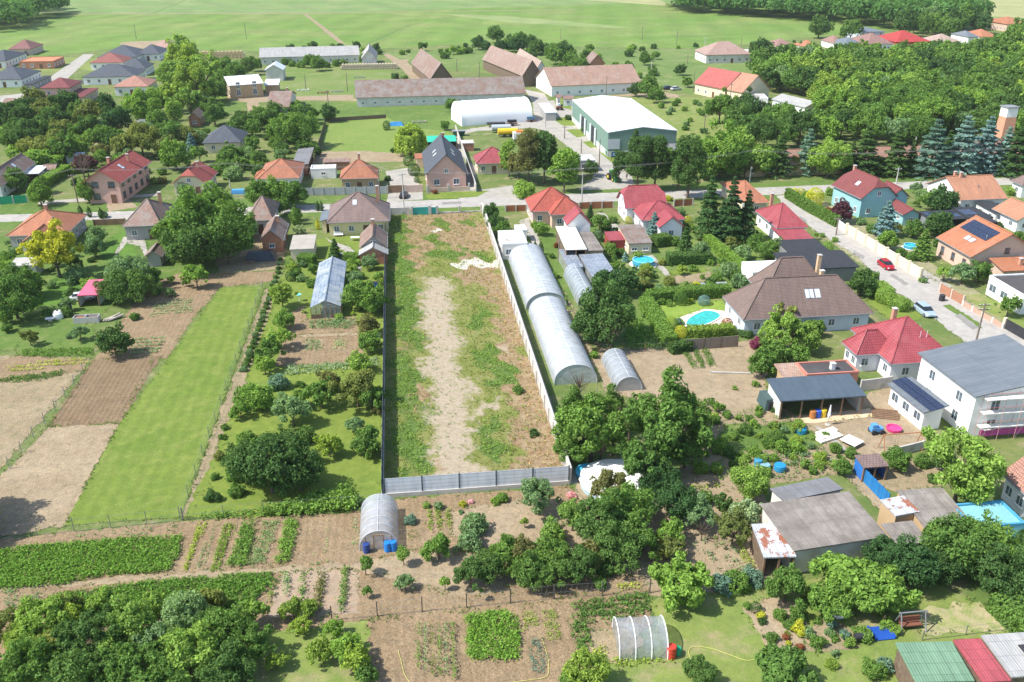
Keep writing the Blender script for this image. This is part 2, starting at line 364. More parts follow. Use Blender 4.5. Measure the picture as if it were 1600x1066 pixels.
# left gardens
patch('garden', '0,300 60,300 60,320 0,325', LAWND, .2)
patch('garden', '-80,380 230,345 330,400 345,448 230,440 90,540 -80,560', LAWND, .5)
patch('lawn', '150,388 196,358 215,398 212,404 168,410', GM((.09, .185, .03), (.115, .21, .038), None, .2, 1, b=.25), .2)
patch('lawn', '64,470 88,430 132,444 108,473 60,480', GM((.09, .185, .03), (.115, .21, .038), None, .2, 1, b=.25), .2)
patch('garden_path', '178,398 194,370 226,375 232,396 226,400 218,385 198,380 183,398', PAVE, .1)
patch('yard', '330,400 400,360 450,380 440,420 345,430', SOILD, .3)
patch('vegetable_plot', '205,480 245,440 290,424 335,428 430,424 432,440 345,449 300,500 262,560 240,560 187,662 75,668 150,557', SOIL, .25)
patch('ploughed_plot', '145,562 255,556 236,582 189,661 76,667', SOILR, .2)
patch('garden', '30,500 130,480 150,505 145,556 25,558', LAWND, .5)
patch('dry_soil', '-120,690 0,556 142,560 80,640 0,735 -120,900', SOILD, .3)
patch('vegetable_bed', '-40,582 25,556 138,562 130,580 20,595 -60,610', SOIL, .3)
patch('bare_ground', '75,668 187,662 145,735 103,822 0,840 -100,850 0,745', SAND, .3)
patch('lawn', '346,449 414,448 283,808 101,822 187,662', GM((.138, .21, .036), (.165, .23, .042), (.22, .26, .065), .08, .35, (.46, .72), b=.3, fine=.2, stripe=(1.7, 0, .9, .25)), .12)
patch('garden_strip', '416,452 440,440 388,585 330,760 290,808 285,806', SOILD, .3)
patch('orchard_lawn', '446,420 600,400 600,560 597,778 560,790 400,812 288,808 340,700 390,580', LAWN, .4)
patch('lawn', '490,375 600,360 600,420 470,420 488,395', LAWN, .2)
patch('garden_path', '520,378 546,386 562,402 566,424 558,424 553,402 520,383 508,372', PAVE, .1)
patch('vegetable_bed', '450,500 556,494 566,540 572,560 560,568 430,574', SOIL, .3)
for s in ('478,532 490,531 485,549 473,549', '492,531 505,530 504,548 489,549'): patch('vegetable_bed', s, SOILD, .05)
patch('vegetable_bed', '438,500 475,475 482,500 450,510', SOIL, .3)
patch('garden_path', '470,524 560,520 560,524 470,528', SAND, .1)
# the walled plot (painted with its own bare, dry and green areas)
# bottom vegetable gardens
patch('vegetable_plot', '-400,880 -60,850 0,842 300,815 570,800 597,782 890,760 915,790 880,800 880,870 1010,905 1010,932 575,970 380,1000 -400,1066', SOIL, .3)
patch('footpath', '-200,936 0,917 180,902 560,880 640,862 760,868 880,885 760,930 720,935 620,905 560,890 180,912 0,926 -200,946', SAND, .35)
patch('sandy_ground', '705,800 880,775 880,840 800,870 705,838', SAND, .6)
patch('vegetable_plot', '440,893 560,890 560,960 420,965', GM((.39, .3, .215), (.35, .265, .185), (.28, .2, .135), .2, 1.5, (.5, .72), b=.7, fs=5), .2)
patch('vegetable_plot', '575,970 880,938 1010,932 1020,975 950,1030 900,1070 860,1110 560,1120', SOIL, .2)
patch('lawn', '380,1000 430,985 575,971 583,1110 300,1140', LAWNY, .3)
patch('lawn', '1012,938 1180,922 1320,900 1450,905 1560,960 1620,1010 1420,1010 1400,1120 880,1110 950,1040 1040,1010', LAWNY, .3)
patch('flower_bed', '1160,950 1200,935 1250,945 1265,985 1250,1020 1215,1022 1190,1000', SAND, .25)
patch('flower_bed', '1265,985 1290,965 1330,985 1345,1012 1290,1020 1250,1018', SOILD, .3)
patch('bare_ground', '1440,955 1530,940 1570,985 1440,992', GM((.42, .36, .22), (.36, .33, .17), (.26, .3, .1), .3, .8, b=.5), .6)
patch('bare_ground', '960,985 1000,975 1005,1010 970,1040 915,1030 925,985', SOILD, .3)

# --- the empty plot in the middle
PA = G(598, 777); PB = G(890, 756)
PW = (PB-PA).dot(GU); 
def plot_uv(p): q = Vector(p)-PA; return q.dot(GU), q.dot(GV)
PL = plot_uv(G(700, 333))[1]
def plot_mat():
    m, nt, bs = newmat('plot_ground'); tc = N(nt, 'ShaderNodeTexCoord').outputs['Object']
    at = lambda n: N(nt, 'ShaderNodeAttribute', attribute_name=n).outputs['Fac']
    def th(src, amp, sc, a, b):
        n = noise(nt, tc, sc, 6, .68); mt = N(nt, 'ShaderNodeMath', operation='MULTIPLY_ADD'); nt.links.new(n, mt.inputs[0]); mt.inputs[1].default_value = amp
        m2 = N(nt, 'ShaderNodeMath', operation='ADD'); nt.links.new(src, m2.inputs[0]); nt.links.new(mt.outputs[0], m2.inputs[1]); mt.inputs[2].default_value = -amp/2
        return ramp(nt, m2.outputs[0], a, b)
    base = mix(nt, ramp(nt, noise(nt, tc, .25, 5, .65), .4, .6), (.19, .215, .055), (.26, .255, .09))
    base = mix(nt, th(at('dry'), 1.3, .5, .28, .55), base, mix(nt, ramp(nt, noise(nt, tc, .9, 5), .4, .62), (.30, .2, .12), (.37, .28, .165)))
    base = mix(nt, th(at('green'), 1.5, .8, .25, .75), base, (.12, .19, .045))
    base = mix(nt, th(at('bare'), 3.0, .8, .3, .8), base, mix(nt, ramp(nt, noise(nt, tc, 2.2, 5), .4, .65), (.46, .38, .28), (.38, .31, .215)))
    base = mix(nt, th(at('white'), .6, 1.2, .4, .5), base, (.66, .62, .55))
    g = noise(nt, tc, 5, 4, .75); base = mix(nt, ramp(nt, g, .3, .7), mix(nt, 1.0, base, (.7, .72, .7), 'MULTIPLY'), base)
    nt.links.new(base, bs.inputs['Base Color']); bs.inputs['Roughness'].default_value = .95; bs.inputs['Specular IOR Level'].default_value = .1
    bump(nt, bs, g, .8, .15); return m
def blobs(lst, u, v):
    a = np.zeros_like(u); u, v = u+.9*np.sin(v*.55+1)+.7*np.sin(v*1.3+u*.8), v+1.2*np.sin(u*.9+2)+.8*np.sin(u*2.1+v*.7)
    for cx, cy, rx, ry, s in lst:
        b = np.maximum(0, 1.25-((u-cx)/rx)**2-((v-cy)/ry)**2); a = np.maximum(a, s*np.minimum(1, b*1.1))
    return a
def pb(s, k):
    out = []
    for t in s.split():
        x, y, rx, ry = map(float, t.split(',')); p = G(x, y); cu, cv = plot_uv(p); d = pix(p)[2]
        out.append((cu, cv, rx*d/F, abs(plot_uv(G(x, y-ry))[1]-plot_uv(G(x, y+ry))[1])/2, k))
    return out
BARE = pb('742,605,14,20 760,632,30,9 790,545,14,5', 1.)
GREENB = pb('627,420,18,60 625,360,14,30 638,500,26,60 640,700,30,60 632,600,26,60 765,560,26,20 785,590,26,22 750,500,14,20 770,665,18,16 765,695,22,22 755,400,14,8 680,377,14,10 700,398,40,8 640,470,20,40 664,640,10,30 695,345,10,5 735,350,12,5 690,352,12,9', .95)
DRYB = pb('690,345,60,20 710,360,60,26 640,355,22,20 735,392,26,20 650,400,14,20 655,500,8,40 660,385,20,22 750,430,38,22 790,460,32,40 800,510,26,30 835,650,42,70 845,710,46,45 820,590,30,45 795,540,20,30 660,618,18,18 640,640,14,14 690,720,20,20 770,745,120,12 630,540,14,26 740,378,40,14', .85)
WHITEB = pb('735,414,33,7 765,412,16,5 713,412,14,4', 1.) + pb('678,363,8,4', .62)
nx, ny = 60, 260
uu, vv = np.meshgrid(np.linspace(.15, PW-.1, nx), np.linspace(.1, PL-.1, ny)); U = uu.ravel(); V = vv.ravel()
LAY[0] += 1
hz = .004*LAY[0]+.03+.05*np.sin(U*1.3+V*.37)*np.sin(V*.9+1)*.5
vs = [(PA.x+GU.x*a+GV.x*b, PA.y+GU.y*a+GV.y*b, c) for a, b, c in zip(U, V, hz)]
fs = [(j*nx+i, j*nx+i+1, (j+1)*nx+i+1, (j+1)*nx+i) for j in range(ny-1) for i in range(nx-1)]
me = bpy.data.meshes.new('plot_ground'); me.from_pydata(vs, [], fs); me.materials.append(plot_mat())
_tr = []
for x_, y_, w_ in ((712, 428, 8), (704, 455, 24), (700, 485, 31), (702, 520, 30), (706, 555, 34), (714, 590, 36), (716, 625, 43), (712, 660, 34), (710, 695, 38), (716, 745, 40)):
    p_ = G(x_, y_); a_, b_ = plot_uv(p_); _tr.append((b_, a_, w_*pix(p_)[2]/F))
_tr = np.array(_tr)[::1]
def track(u, v):
    uc = np.interp(v, _tr[:, 0], _tr[:, 1])+.5*np.sin(v*.31+1)+.35*np.sin(v*.83+u*.5); w = np.interp(v, _tr[:, 0], _tr[:, 2])*(1+.2*np.sin(v*.47+np.sign(u-uc)*1.3)+.13*np.sin(v*1.37+np.sign(u-uc)*2)); a = np.clip(1.35-np.abs(u-uc)/w, 0, 1)
    return a*np.clip((_tr[:, 0].max()-v)/6+.2, 0, 1)
for nm, bl in (('bare', BARE), ('green', GREENB), ('dry', DRYB), ('white', WHITEB)):
    me.attributes.new(nm, 'FLOAT', 'POINT').data.foreach_set('value', (np.maximum(blobs(bl, U, V)*.8, track(U, V)) if nm == 'bare' else blobs(bl, U, V)).astype(np.float32))
me.polygons.foreach_set('use_smooth', [True]*len(me.polygons))
struct(bpy.data.objects.new('plot_ground', me)); col.objects.link(bpy.data.objects['plot_ground'])
# ---------------------------------------------------------------- buildings
WC = {}; HB = []
FRW = M((.78, .77, .74), .03, 1, .5); FRB = M((.16, .085, .05), .1, 1, .5)
def window_mesh(w, h, mull, fm):
    k = (round(w, 2), round(h, 2), mull, fm.name)
    if k not in WC:
        f = .09; a = MB()
        a.box(-w/2, -.06, 0, w/2, .02, f).box(-w/2, -.06, h-f, w/2, .02, h).box(-w/2, -.058, f, -w/2+f, .02, h-f).box(w/2-f, -.058, f, w/2, .02, h-f)
        for i in range(1, mull): x = -w/2+w*i/mull; a.box(x-.035, -.05, f, x+.035, .02, h-f)
        a.box(-w/2-.08, -.14, -.07, w/2+.08, .02, -.003)
        o = a.build('window', fm); g = MB().box(-w/2+f, -.02, f, w/2-f, -.002, h-f).build('pane', GLASS())
        WC[k] = (o.data, g.data); bpy.data.objects.remove(o); bpy.data.objects.remove(g)
    return WC[k]
def link(name, me, parent, loc=(0, 0, 0), rot=(0, 0, 0)):
    o = bpy.data.objects.new(name, me); col.objects.link(o); o.location = loc; o.rotation_euler = rot; setp(o, parent); return o
def window(root, loc, rz, w=1.2, h=1.3, mull=2, fm=None, name='window'):
    a, b = window_mesh(w, h, mull, fm or FRW); o = link(name, a, root, loc, (0, 0, rz)); link('pane', b, o); return o
def door(root, loc, rz, w=1.0, h=2.1, m=None):
    a = MB().box(-w/2, -.06, 0, w/2, .02, h).box(-w/2-.07, -.09, 0, -w/2-.003, .02, h+.07).box(w/2+.003, -.09, 0, w/2+.07, .02, h+.07)
    o = a.build('door', m or FRB); setp(o, root); o.location = loc; o.rotation_euler = (0, 0, rz)
    MB().box(w/2-.18, -.12, 1.0, w/2-.1, -.05, 1.04).build('handle', STEEL, o); return o
def house(desc, A, B, D, h, kind, rise, wm, rm, over=.45, ridge='u', orient='grid', name='house', cat='house', chim=(), sky=(), solar=(),
          wins=1, doors=1, t=.16, chm=None, fm=None, wcol=None, gable=None, vents=(), posts=0, gutter=1, fascia=None, n_w=None, wsz=(1.15, 1.25), label=None):
    PA_, PB_ = G(*A, h), G(*B, h)
    if orient == 'grid': u, v = GU, GV
    elif orient == 'ab': u = (PB_-PA_).normalized(); v = Vector((-u.y, u.x, 0))
    elif orient == 'ad': v = (G(*D, h)-PA_).normalized(); u = Vector((v.y, -v.x, 0))
    elif orient == 'bd': v = (G(*D, h)-PB_).normalized(); u = Vector((v.y, -v.x, 0))
    else: a = GROT+R_(orient); u = Vector((math.cos(a), math.sin(a), 0)); v = Vector((-u.y, u.x, 0))
    W = abs((PB_-PA_).dot(u)); L = D if isinstance(D, (int, float)) else abs((G(*D, h)-(PB_ if orient == 'bd' else PA_)).dot(v))
    c = PA_+u*(W/2)+v*(L/2); rz = math.atan2(u.y, u.x); HB.append((c.x, c.y, rz, W/2, L/2))
    root = empty(name, (c.x, c.y, 0), rz); tag(root, desc, cat, near=label is None)
    if label: root['label'] = label
    hx, hy = W/2, L/2; la, lb = (hx, hy) if ridge == 'u' else (hy, hx)
    tr = (lambda a, b, z: (a, b, z)) if ridge == 'u' else (lambda a, b, z: (b, a, z))
    ins = min(lb, la*.97); dd = .35*lb
    def zr(x, y):
        a, b = (x, y) if ridge == 'u' else (y, x)
        g = h+rise*(1-abs(b)/lb)
        if kind == 'gable': return g
        if kind == 'hip': return min(g, h+rise*(la-abs(a))/ins)
        if kind == 'half': return min(g, h+rise*(.6+.4*(la-abs(a))/dd))
        if kind == 'shed': return h+rise*(b+lb)/(2*lb)
        return h
    if kind == 'gable': ps = [[(-la,-lb,h),(la,-lb,h),(la,0,h+rise),(-la,0,h+rise)], [(la,lb,h),(-la,lb,h),(-la,0,h+rise),(la,0,h+rise)]]
    elif kind == 'hip':
        r = la-ins; ps = [[(-la,-lb,h),(la,-lb,h),(r,0,h+rise),(-r,0,h+rise)], [(la,lb,h),(-la,lb,h),(-r,0,h+rise),(r,0,h+rise)],
                          [(la,-lb,h),(la,lb,h),(r,0,h+rise)], [(-la,lb,h),(-la,-lb,h),(-r,0,h+rise)]]
    elif kind == 'half':
        r = la-dd; e = .4*lb; z6 = h+.6*rise
        ps = [[(-la,-lb,h),(la,-lb,h),(la,-e,z6),(r,0,h+rise),(-r,0,h+rise),(-la,-e,z6)], [(la,lb,h),(-la,lb,h),(-la,e,z6),(-r,0,h+rise),(r,0,h+rise),(la,e,z6)],
              [(la,-e,z6),(la,e,z6),(r,0,h+rise)], [(-la,e,z6),(-la,-e,z6),(-r,0,h+rise)]]
    elif kind == 'shed': ps = [[(-la,-lb,h),(la,-lb,h),(la,lb,h+rise),(-la,lb,h+rise)]]
    else: ps = [[(-la,-lb,h),(la,-lb,h),(la,lb,h),(-la,lb,h)]]
    ps = [[tr(*p) for p in q] for q in ps]
    if kind == 'flat':
        i = .22; roof = MB().box(-hx+i, -hy+i, h-.2, hx-i, hy-i, h-.02).build('roof', rm, root)
        cop = MB().box(-hx-.03, -hy-.03, h-.1, hx+.03, -hy+i, h+.2).box(-hx-.03, hy-i, h-.1, hx+.03, hy+.03, h+.2).box(-hx-.03, -hy+i, h-.1, -hx+i, hy-i, h+.197).box(hx-i, -hy+i, h-.1, hx+.03, hy-i, h+.197)
        cop.build('parapet', fascia or WHITE, root); ox = oy = 0
    else:
        roof = MB().slab(ps, t).build('roof', rm, root); ox = oy = over
    # ridge and hip caps
    if kind in ('gable', 'hip', 'half') and pix((c.x, c.y, h))[2] < 260:
        r = la if kind == 'gable' else (la-ins if kind == 'hip' else la-dd); rb = MB(); z = h+rise+.03
        if r > .05: rb.tube(tr(-r, 0, z), tr(r, 0, z), .13, n=6)
        if kind == 'hip':
            for sa in (-1, 1):
                for sb in (-1, 1): rb.tube(tr(sa*la, sb*lb, h+.03), tr(sa*r, 0, z), .11, n=5)
        if rb.v: rb.build('ridge_cap', rm, roof, fix=False)
        if gutter:
            g = MB(); 
            if ridge == 'u' or kind == 'hip': g.tube((-hx, -hy-.06, h-t/2), (hx, -hy-.06, h-t/2), .08, n=6)
            if ridge == 'v' or kind == 'hip':
                sx = 1 if c.x < 0 else -1; g.tube((sx*(hx+.06), -hy, h-t/2), (sx*(hx+.06), hy, h-t/2), .08, n=6)
            g.build('gutter', fascia or GREYM, root, fix=False)
    wx, wy = hx-ox, hy-oy
    if gable is not None: pass
    sides = {'F': ((-wx, -wy), (wx, -wy)), 'R': ((wx, -wy), (wx, wy)), 'K': ((wx, wy), (-wx, wy)), 'L': ((-wx, wy), (-wx, -wy))}
    wb = MB(); nseg = 10
    for k, (a, b) in sides.items():
        if posts and k == 'F': continue
        pts = [(a[0], a[1], 0), (b[0], b[1], 0)]
        for i in range(nseg, -1, -1):
            x = a[0]+(b[0]-a[0])*i/nseg; y = a[1]+(b[1]-a[1])*i/nseg; pts.append((x, y, zr(x, y)-t-.02 if kind != 'flat' else h-.1))
        wb.poly(pts)
    wb.build('wall', wm, root, fix=False)
    if posts:
        pm = MB()
        for i in range(posts):
            x = -wx+2*wx*i/(posts-1); link('post', MB().box(x-.09, -wy-.09, 0, x+.09, -wy+.09, zr(x, -wy)-t).build('p', WOOD).data, root)
        for o in [o for o in bpy.data.objects if o.name == 'p' or o.name.startswith('p.')]: bpy.data.objects.remove(o)
    # openings on the sides one can see
    dist = pix((c.x, c.y, 0))[2]
    if wins:
        for k, (a, b) in sides.items():
            if posts and k == 'F': continue
            a = Vector((*a, 0)); b = Vector((*b, 0)); d = (b-a).normalized(); nrm = Vector((d.y, -d.x, 0))
            wn = Matrix.Rotation(rz, 3, 'Z') @ nrm; mid = (a+b)/2
            wmid = Matrix.Rotation(rz, 3, 'Z') @ mid + Vector((c.x, c.y, 0))
            if wn.dot(Vector((0, 0, 0))-wmid) <= 0: continue
            ln = (b-a).length; n = n_w[k] if n_w and k in n_w else max(1, int(ln/3.4)); n = min(n, 14); rw = math.atan2(d.y, d.x)
            if n_w and n_w.get(k) == 0: continue
            wl = h-.3
            stor = [(.95, )] if wl < 4.6 else [(.95,), (3.75,)]
            hh = min(wsz[1], wl-1.4) if wl > 2 else .7
            for si, (z,) in enumerate(stor):
                for i in range(n):
                    s = (i+.5)/n*ln; p = a+d*s
                    if doors and si == 0 and k == 'F' and i == n//2 and n > 1: door(root, (p.x, p.y, .05), rw, h=min(2.1, wl-.25)); continue
                    window(root, (p.x, p.y, z if wl > 2.1 else .8), rw, min(wsz[0], ln/n*.6), hh, 2, fm)
            if kind in ('gable', 'half') and ((k in 'FK') == (ridge == 'v')) and rise > 2.2 and dist < 260 and wl < 4.6:
                window(root, (mid.x, mid.y, h+.25), rw, 1.0, 1.1, 2, fm)
    # things on the roof: chimneys, roof windows, solar panels, vents; positions are fractions of the half width and depth
    cm = chm or M((.46, .25, .17), .15, 3)
    for fx, fy in chim:
        x, y = fx*hx, fy*hy; z = zr(x, y); top = max(z+1.1, h+rise*.98+.7) if kind != 'flat' else z+.9
        ch = MB().box(x-.3, y-.3, z-.6, x+.3, y+.3, top).build('chimney', cm, roof)
        MB().box(x-.38, y-.38, top+.003, x+.38, y+.38, top+.1).build('chimney_cap', CONC, ch)
    def on_roof(x, y, w, l, up, th, mat, nm, par=None):
        q = [(x-w/2, y-l/2), (x+w/2, y-l/2), (x+w/2, y+l/2), (x-w/2, y+l/2)]
        return MB().loft([[(a, b, zr(a, b)+up) for a, b in q], [(a, b, zr(a, b)+up+th) for a, b in q]]).build(nm, mat, par or roof, fix=False)
    for fx, fy in sky:
        w, l = (.8, 1.0)
        f = on_roof(fx*hx, fy*hy, w+.16, l+.16, -.02, .09, GREYM, 'roof_window')
    for fx, fy in sky: on_roof(fx*hx, fy*hy, .8, 1.0, .072, .02, M((.62, .68, .74), .05, 1, .1), 'roof_window_pane')
    for fx, fy in vents: x, y = fx*hx, fy*hy; z = zr(x, y); MB().tube((x, y, z-.1), (x, y, z+.5), .09, n=8).tube((x, y, z+.5), (x, y, z+.6), .16, n=8).build('vent', GREYM, roof)
    for x0, y0, nx_, ny_, pw, pl in solar:
        for i in range(nx_):
            for j in range(ny_):
                on_roof(x0*hx+(i-(nx_-1)/2)*(pw+.04), y0*hy+(j-(ny_-1)/2)*(pl+.04), pw, pl, .06, .05, SOLAR, 'solar_panel')
    root['_w'] = W; root['_l'] = L
    return root
SOLAR = newmat('solar_cells'); 
def _sol():
    m, nt, bs = SOLAR; uv = N(nt, 'ShaderNodeUVMap').outputs[0]; br = N(nt, 'ShaderNodeTexBrick', Scale=1.0); br.offset = 0; nt.links.new(uv, br.inputs['Vector'])
    br.inputs['Color1'].default_value = (.012, .02, .05, 1); br.inputs['Color2'].default_value = (.016, .025, .06, 1); br.inputs['Mortar'].default_value = (.12, .14, .17, 1)
    br.inputs['Mortar Size'].default_value = .012; br.inputs['Brick Width'].default_value = .33; br.inputs['Row Height'].default_value = .33
    nt.links.new(br.outputs[0], bs.inputs['Base Color']); bs.inputs['Roughness'].default_value = .15
    return m
SOLAR = _sol()
T_OR = ROOF((.50, .20, .11), (.42, .165, .09)); T_ORB = ROOF((.54, .215, .105), (.48, .185, .095), wear=(.4, .2, .13), wa=.5, wb=.8); T_RED = ROOF((.45, .1, .075), (.4, .085, .065), wear=(.34, .12, .1), wa=.5, wb=.8)
T_REDM = ROOF((.42, .085, .095), (.38, .075, .085), w=.33, h=.4, rough=.5, wear=(.36, .11, .115), wa=.5, wb=.8); T_OLD = ROOF((.31, .205, .155), (.24, .16, .125), wear=(.24, .225, .205), wa=.42, wb=.66)
T_OLD2 = ROOF((.36, .225, .17), (.29, .18, .14), wear=(.26, .235, .205), wa=.46, wb=.7); T_BRN = ROOF((.27, .185, .16), (.24, .165, .14), w=.4, h=.4, rough=.5)
T_WINE = ROOF((.27, .075, .07), (.24, .065, .06)); T_SLATE = ROOF((.105, .115, .135), (.09, .10, .12), w=.35, h=.4); T_SHING = ROOF((.27, .19, .16), (.235, .165, .14), w=.3, h=.25, rough=.9)
S_GREY = ROOF((.18, .20, .215), (.165, .185, .2), 'seam', .5, 30, .45); S_BLUE = ROOF((.10, .135, .165), (.09, .12, .15), 'sheet', .25, .4, .45); S_BLK = ROOF((.05, .052, .06), (.042, .045, .05), 'tile', .35, .4, .7)
FIB = ROOF((.32, .285, .25), (.285, .25, .22), 'sheet', 1.1, 2.4, .95, wear=(.13, .11, .09), wa=.38, wb=.7); FIBD = ROOF((.22, .22, .23), (.2, .2, .21), 'sheet', 1.1, 2.4, .9, wear=(.14, .135, .13), wa=.42, wb=.7)
FIBL = ROOF((.42, .41, .39), (.38, .37, .35), 'sheet', 1.1, 1.6, .95, wear=(.3, .3, .28), wa=.5, wb=.7); S_WHT = ROOF((.85, .85, .85), (.82, .82, .82), 'seam', 1.0, 60, .4)
TAR = M((.075, .07, .07), .2, .5, .9, bmp=.2); TIN = ROOF((.58, .6, .62), (.48, .49, .5), 'sheet', .9, 1.4, .4, wear=(.3, .12, .07), wa=.49, wb=.52)
W_CRM = M((.66, .57, .40), .05); W_YEL = M((.70, .60, .33), .05); W_PNK = M((.56, .35, .29), .06); W_GRY = M((.36, .35, .34), .06); W_TEAL = M((.27, .48, .50), .05); W_OCH = M((.46, .33, .19), .08)
W_PEA = M((.58, .43, .34), .05); W_LIL = M((.74, .72, .76), .03); W_BLU = M((.55, .62, .70), .08, .6); W_OLDW = M((.62, .60, .55), .1, .7, dirt=(.42, .36, .3)); W_BRK = M((.40, .19, .12), .2, 2)
H = house
# the first row behind the fence of the gardens, left to right
H('grey house under a bright orange hipped tile roof', (9, 369), (108, 362), (137, 335), 3, 'hip', 3.2, W_GRY, T_ORB, chim=[(-.05, .25)], vents=[(.4, -.4)], wins=1)
H('low orange tiled wing running towards the garden', (29, 382), (75, 381), 7, 2.7, 'gable', 1.9, W_CRM, T_ORB, ridge='v', name='house_wing', cat='house')
H('grey house under a faded brown pyramid tile roof', (190, 354), (250, 353), (268, 321), 3.2, 'hip', 3.6, W_GRY, T_OLD2, chim=[(.5, .4)])
H('small lean-to shed with worn brown tiles behind the grey house', (224, 402), (252, 402), 6, 2.2, 'gable', 1.2, W_GRY, T_OLD, ridge='v', name='shed', cat='shed', wins=0)
H('white house with a weathered brown tile roof', (385, 345), (427, 341), (395, 318), 3.2, 'hip', 3.4, WHITE, T_OLD2, n_w={'F': 3})
H('tiled gable shed with an unplastered brick end', (405, 377), (443, 373), (425, 350), 2.6, 'gable', 2.2, W_BRK, T_OLD2, ridge='v', name='shed', cat='shed', wins=1, n_w={'F': 1, 'R': 1}, chim=[(.3, .3)])
H('yellow house under a steep dark brown metal roof', (510, 348.5), (609, 346.5), (495, 322), 3.1, 'hip', 4.6, W_YEL, T_BRN, chim=[(.62, .35)], n_w={'F': 4}, sky=[(-.1, -.35)])
H('small porch with a light metal roof on the yellow house', (499, 346), (512, 346), 7, 2.8, 'shed', .4, W_CRM, S_GREY, name='porch', cat='porch', ridge='v', wins=0)
H('cream flat-roofed garden shed with a felt roof', (452, 390), (490, 390), (460, 370), 2.5, 'shed', .35, W_CRM, M((.36, .33, .28), .1, .5), over=.2, name='garden_shed', cat='shed', wins=0, gutter=0)
H('brown tiled outbuilding against the dark steel fence', (561, 388), (605, 387), (570, 365), 2.6, 'gable', 2.4, W_GRY, T_OLD2, ridge='v', name='outbuilding', cat='outbuilding', n_w={'F': 1}, chim=[(0, .6)])
H('lower grey-roofed lean-to in front of the tiled outbuilding', (560, 399), (606, 396), 3.2, 2.2, 'gable', 1.5, W_BRK, FIBL, ridge='v', name='outbuilding', cat='outbuilding', wins=0, over=.2)
# row on the far side of the street
H('two-storey pink house with a big bright red tile roof', (127, 286), (190, 285), (238, 252), 5.2, 'gable', 3.0, W_PNK, T_RED, ridge='v', orient='bd', chim=[(.35, .3), (-.35, -.05)], sky=[(.45, -.2), (.35, -.2)], over=.8, wsz=(1.6, 1.5), fm=FRB)
H('red-tiled house with a clipped gable over a beige front', (267, 288), (326, 284), (343, 266), 3.0, 'half', 3.3, W_CRM, T_RED, ridge='v', orient='bd', chim=[(.2, .1)], n_w={'F': 2})
H('white house with pale orange hipped tiles', (402, 280), (467, 281), (483, 254), 3.0, 'hip', 3.0, WHITE, T_OR, n_w={'F': 3})
H('long grey-roofed annex behind the white house', (455, 259), (482, 259), (462, 233), 2.8, 'shed', .4, W_BRK, FIBD, ridge='v', name='annex', cat='outbuilding', wins=0)
H('orange tiled low wing joined to the grey annex', (396, 279), (420, 279), 6, 2.6, 'hip', 1.4, WHITE, T_ORB, name='wing', cat='house', wins=0)
H('beige house under an orange pyramid tile roof', (530.5, 280), (591, 278), (603, 264), 3.2, 'hip', 3.6, W_OCH, T_OR, n_w={'F': 3}, chim=[(0, .9)], fm=FRW)
H('white flat garage block beside the pyramid-roofed house', (485, 265), (524, 264), 4, 2.5, 'flat', 0, WHITE, M((.5, .5, .5), .1), name='garage', cat='garage', n_w={'F': 1}, doors=0)
H('small brick red shed between garages', (504, 254), (548, 252), 3, 2.3, 'shed', .3, W_BRK, T_OLD2, name='shed', cat='shed', wins=0)
H('pink house with a steep dark grey roof and a balcony gable', (664, 274), (731, 272), (678, 238), 3.6, 'gable', 5.0, W_PNK, T_SLATE, ridge='v', chim=[(.1, .85)], sky=[(-.45, -.2), (-.45, .1), (.45, -.2), (.45, .1)], n_w={'F': 2, 'L': 2, 'R': 0}, doors=0, wsz=(1.5, 1.5))
H('cream house with a bright red roof half hidden by pines', (744, 256), (800, 254), 9, 3.0, 'hip', 3.2, W_CRM, T_REDM, n_w={'F': 3})
H('brown-roofed house cut by the left edge of the picture', (-40, 292), (6, 288), (24, 255), 3.2, 'gable', 2.6, WHITE, T_OLD2, ridge='v', sky=[(.4, .2)])
H('open shelter with a white sheet roof', (27, 272), (62, 270), (72, 260), 2.4, 'shed', .3, W_GRY, S_WHT, over=.2, posts=3, name='carport', cat='carport', wins=0)
H('small shed with a brown sheet roof beside the white shelter', (65, 265), (88, 263), 4, 2.2, 'gable', .8, W_GRY, T_OLD2, name='shed', cat='shed', wins=0)
H('little pale blue metal shed', (102, 244), (128, 243), 3.5, 2.2, 'shed', .2, W_BLU, M((.5, .56, .6), .05), over=.1, name='garden_shed', cat='shed', wins=0)
# right of the plot
H('red-tiled house with a pyramid roof and beige walls', (830, 331), (905, 332), (819, 311), 3.2, 'hip', 3.9, W_PEA, ROOF((.50, .12, .08), (.44, .1, .07)), n_w={'F': 3, 'L': 3})
H('red-tiled front wing with grey windows', (860, 336), (913, 334), 7, 3.2, 'hip', 2.8, W_PEA, ROOF((.50, .12, .08), (.44, .1, .07)), name='house_wing', cat='house', n_w={'F': 2, 'L': 0}, doors=0)
H('little white gable house with a red roof behind a lean-to', (886, 352), (927, 354), 5, 3.6, 'gable', 2.6, WHITE, T_REDM, ridge='v', over=.25, n_w={'F': 0, 'L': 0}, name='outbuilding', cat='outbuilding')
H('open woodshed under a cream lean-to roof', (884, 390), (914, 383), (868, 350), 3.6, 'shed', -.5, OLDWOOD, M((.80, .77, .66), .05), posts=3, over=.15, name='woodshed', cat='shed', wins=0, gutter=0, orient='ad')
H('grey brown lean-to roof beside the woodshed', (916, 392), (944, 391), (899, 360), 2.8, 'shed', -.5, W_OCH, FIB, over=.15, name='outbuilding', cat='outbuilding', wins=0, orient='ad')
H('pink-red roofed house with its gable end to the garden', (977, 326), (1042, 322), (958, 309), 3.4, 'half', 3.9, W_LIL, T_REDM, n_w={'L': 2, 'F': 0}, ridge='u', doors=0)
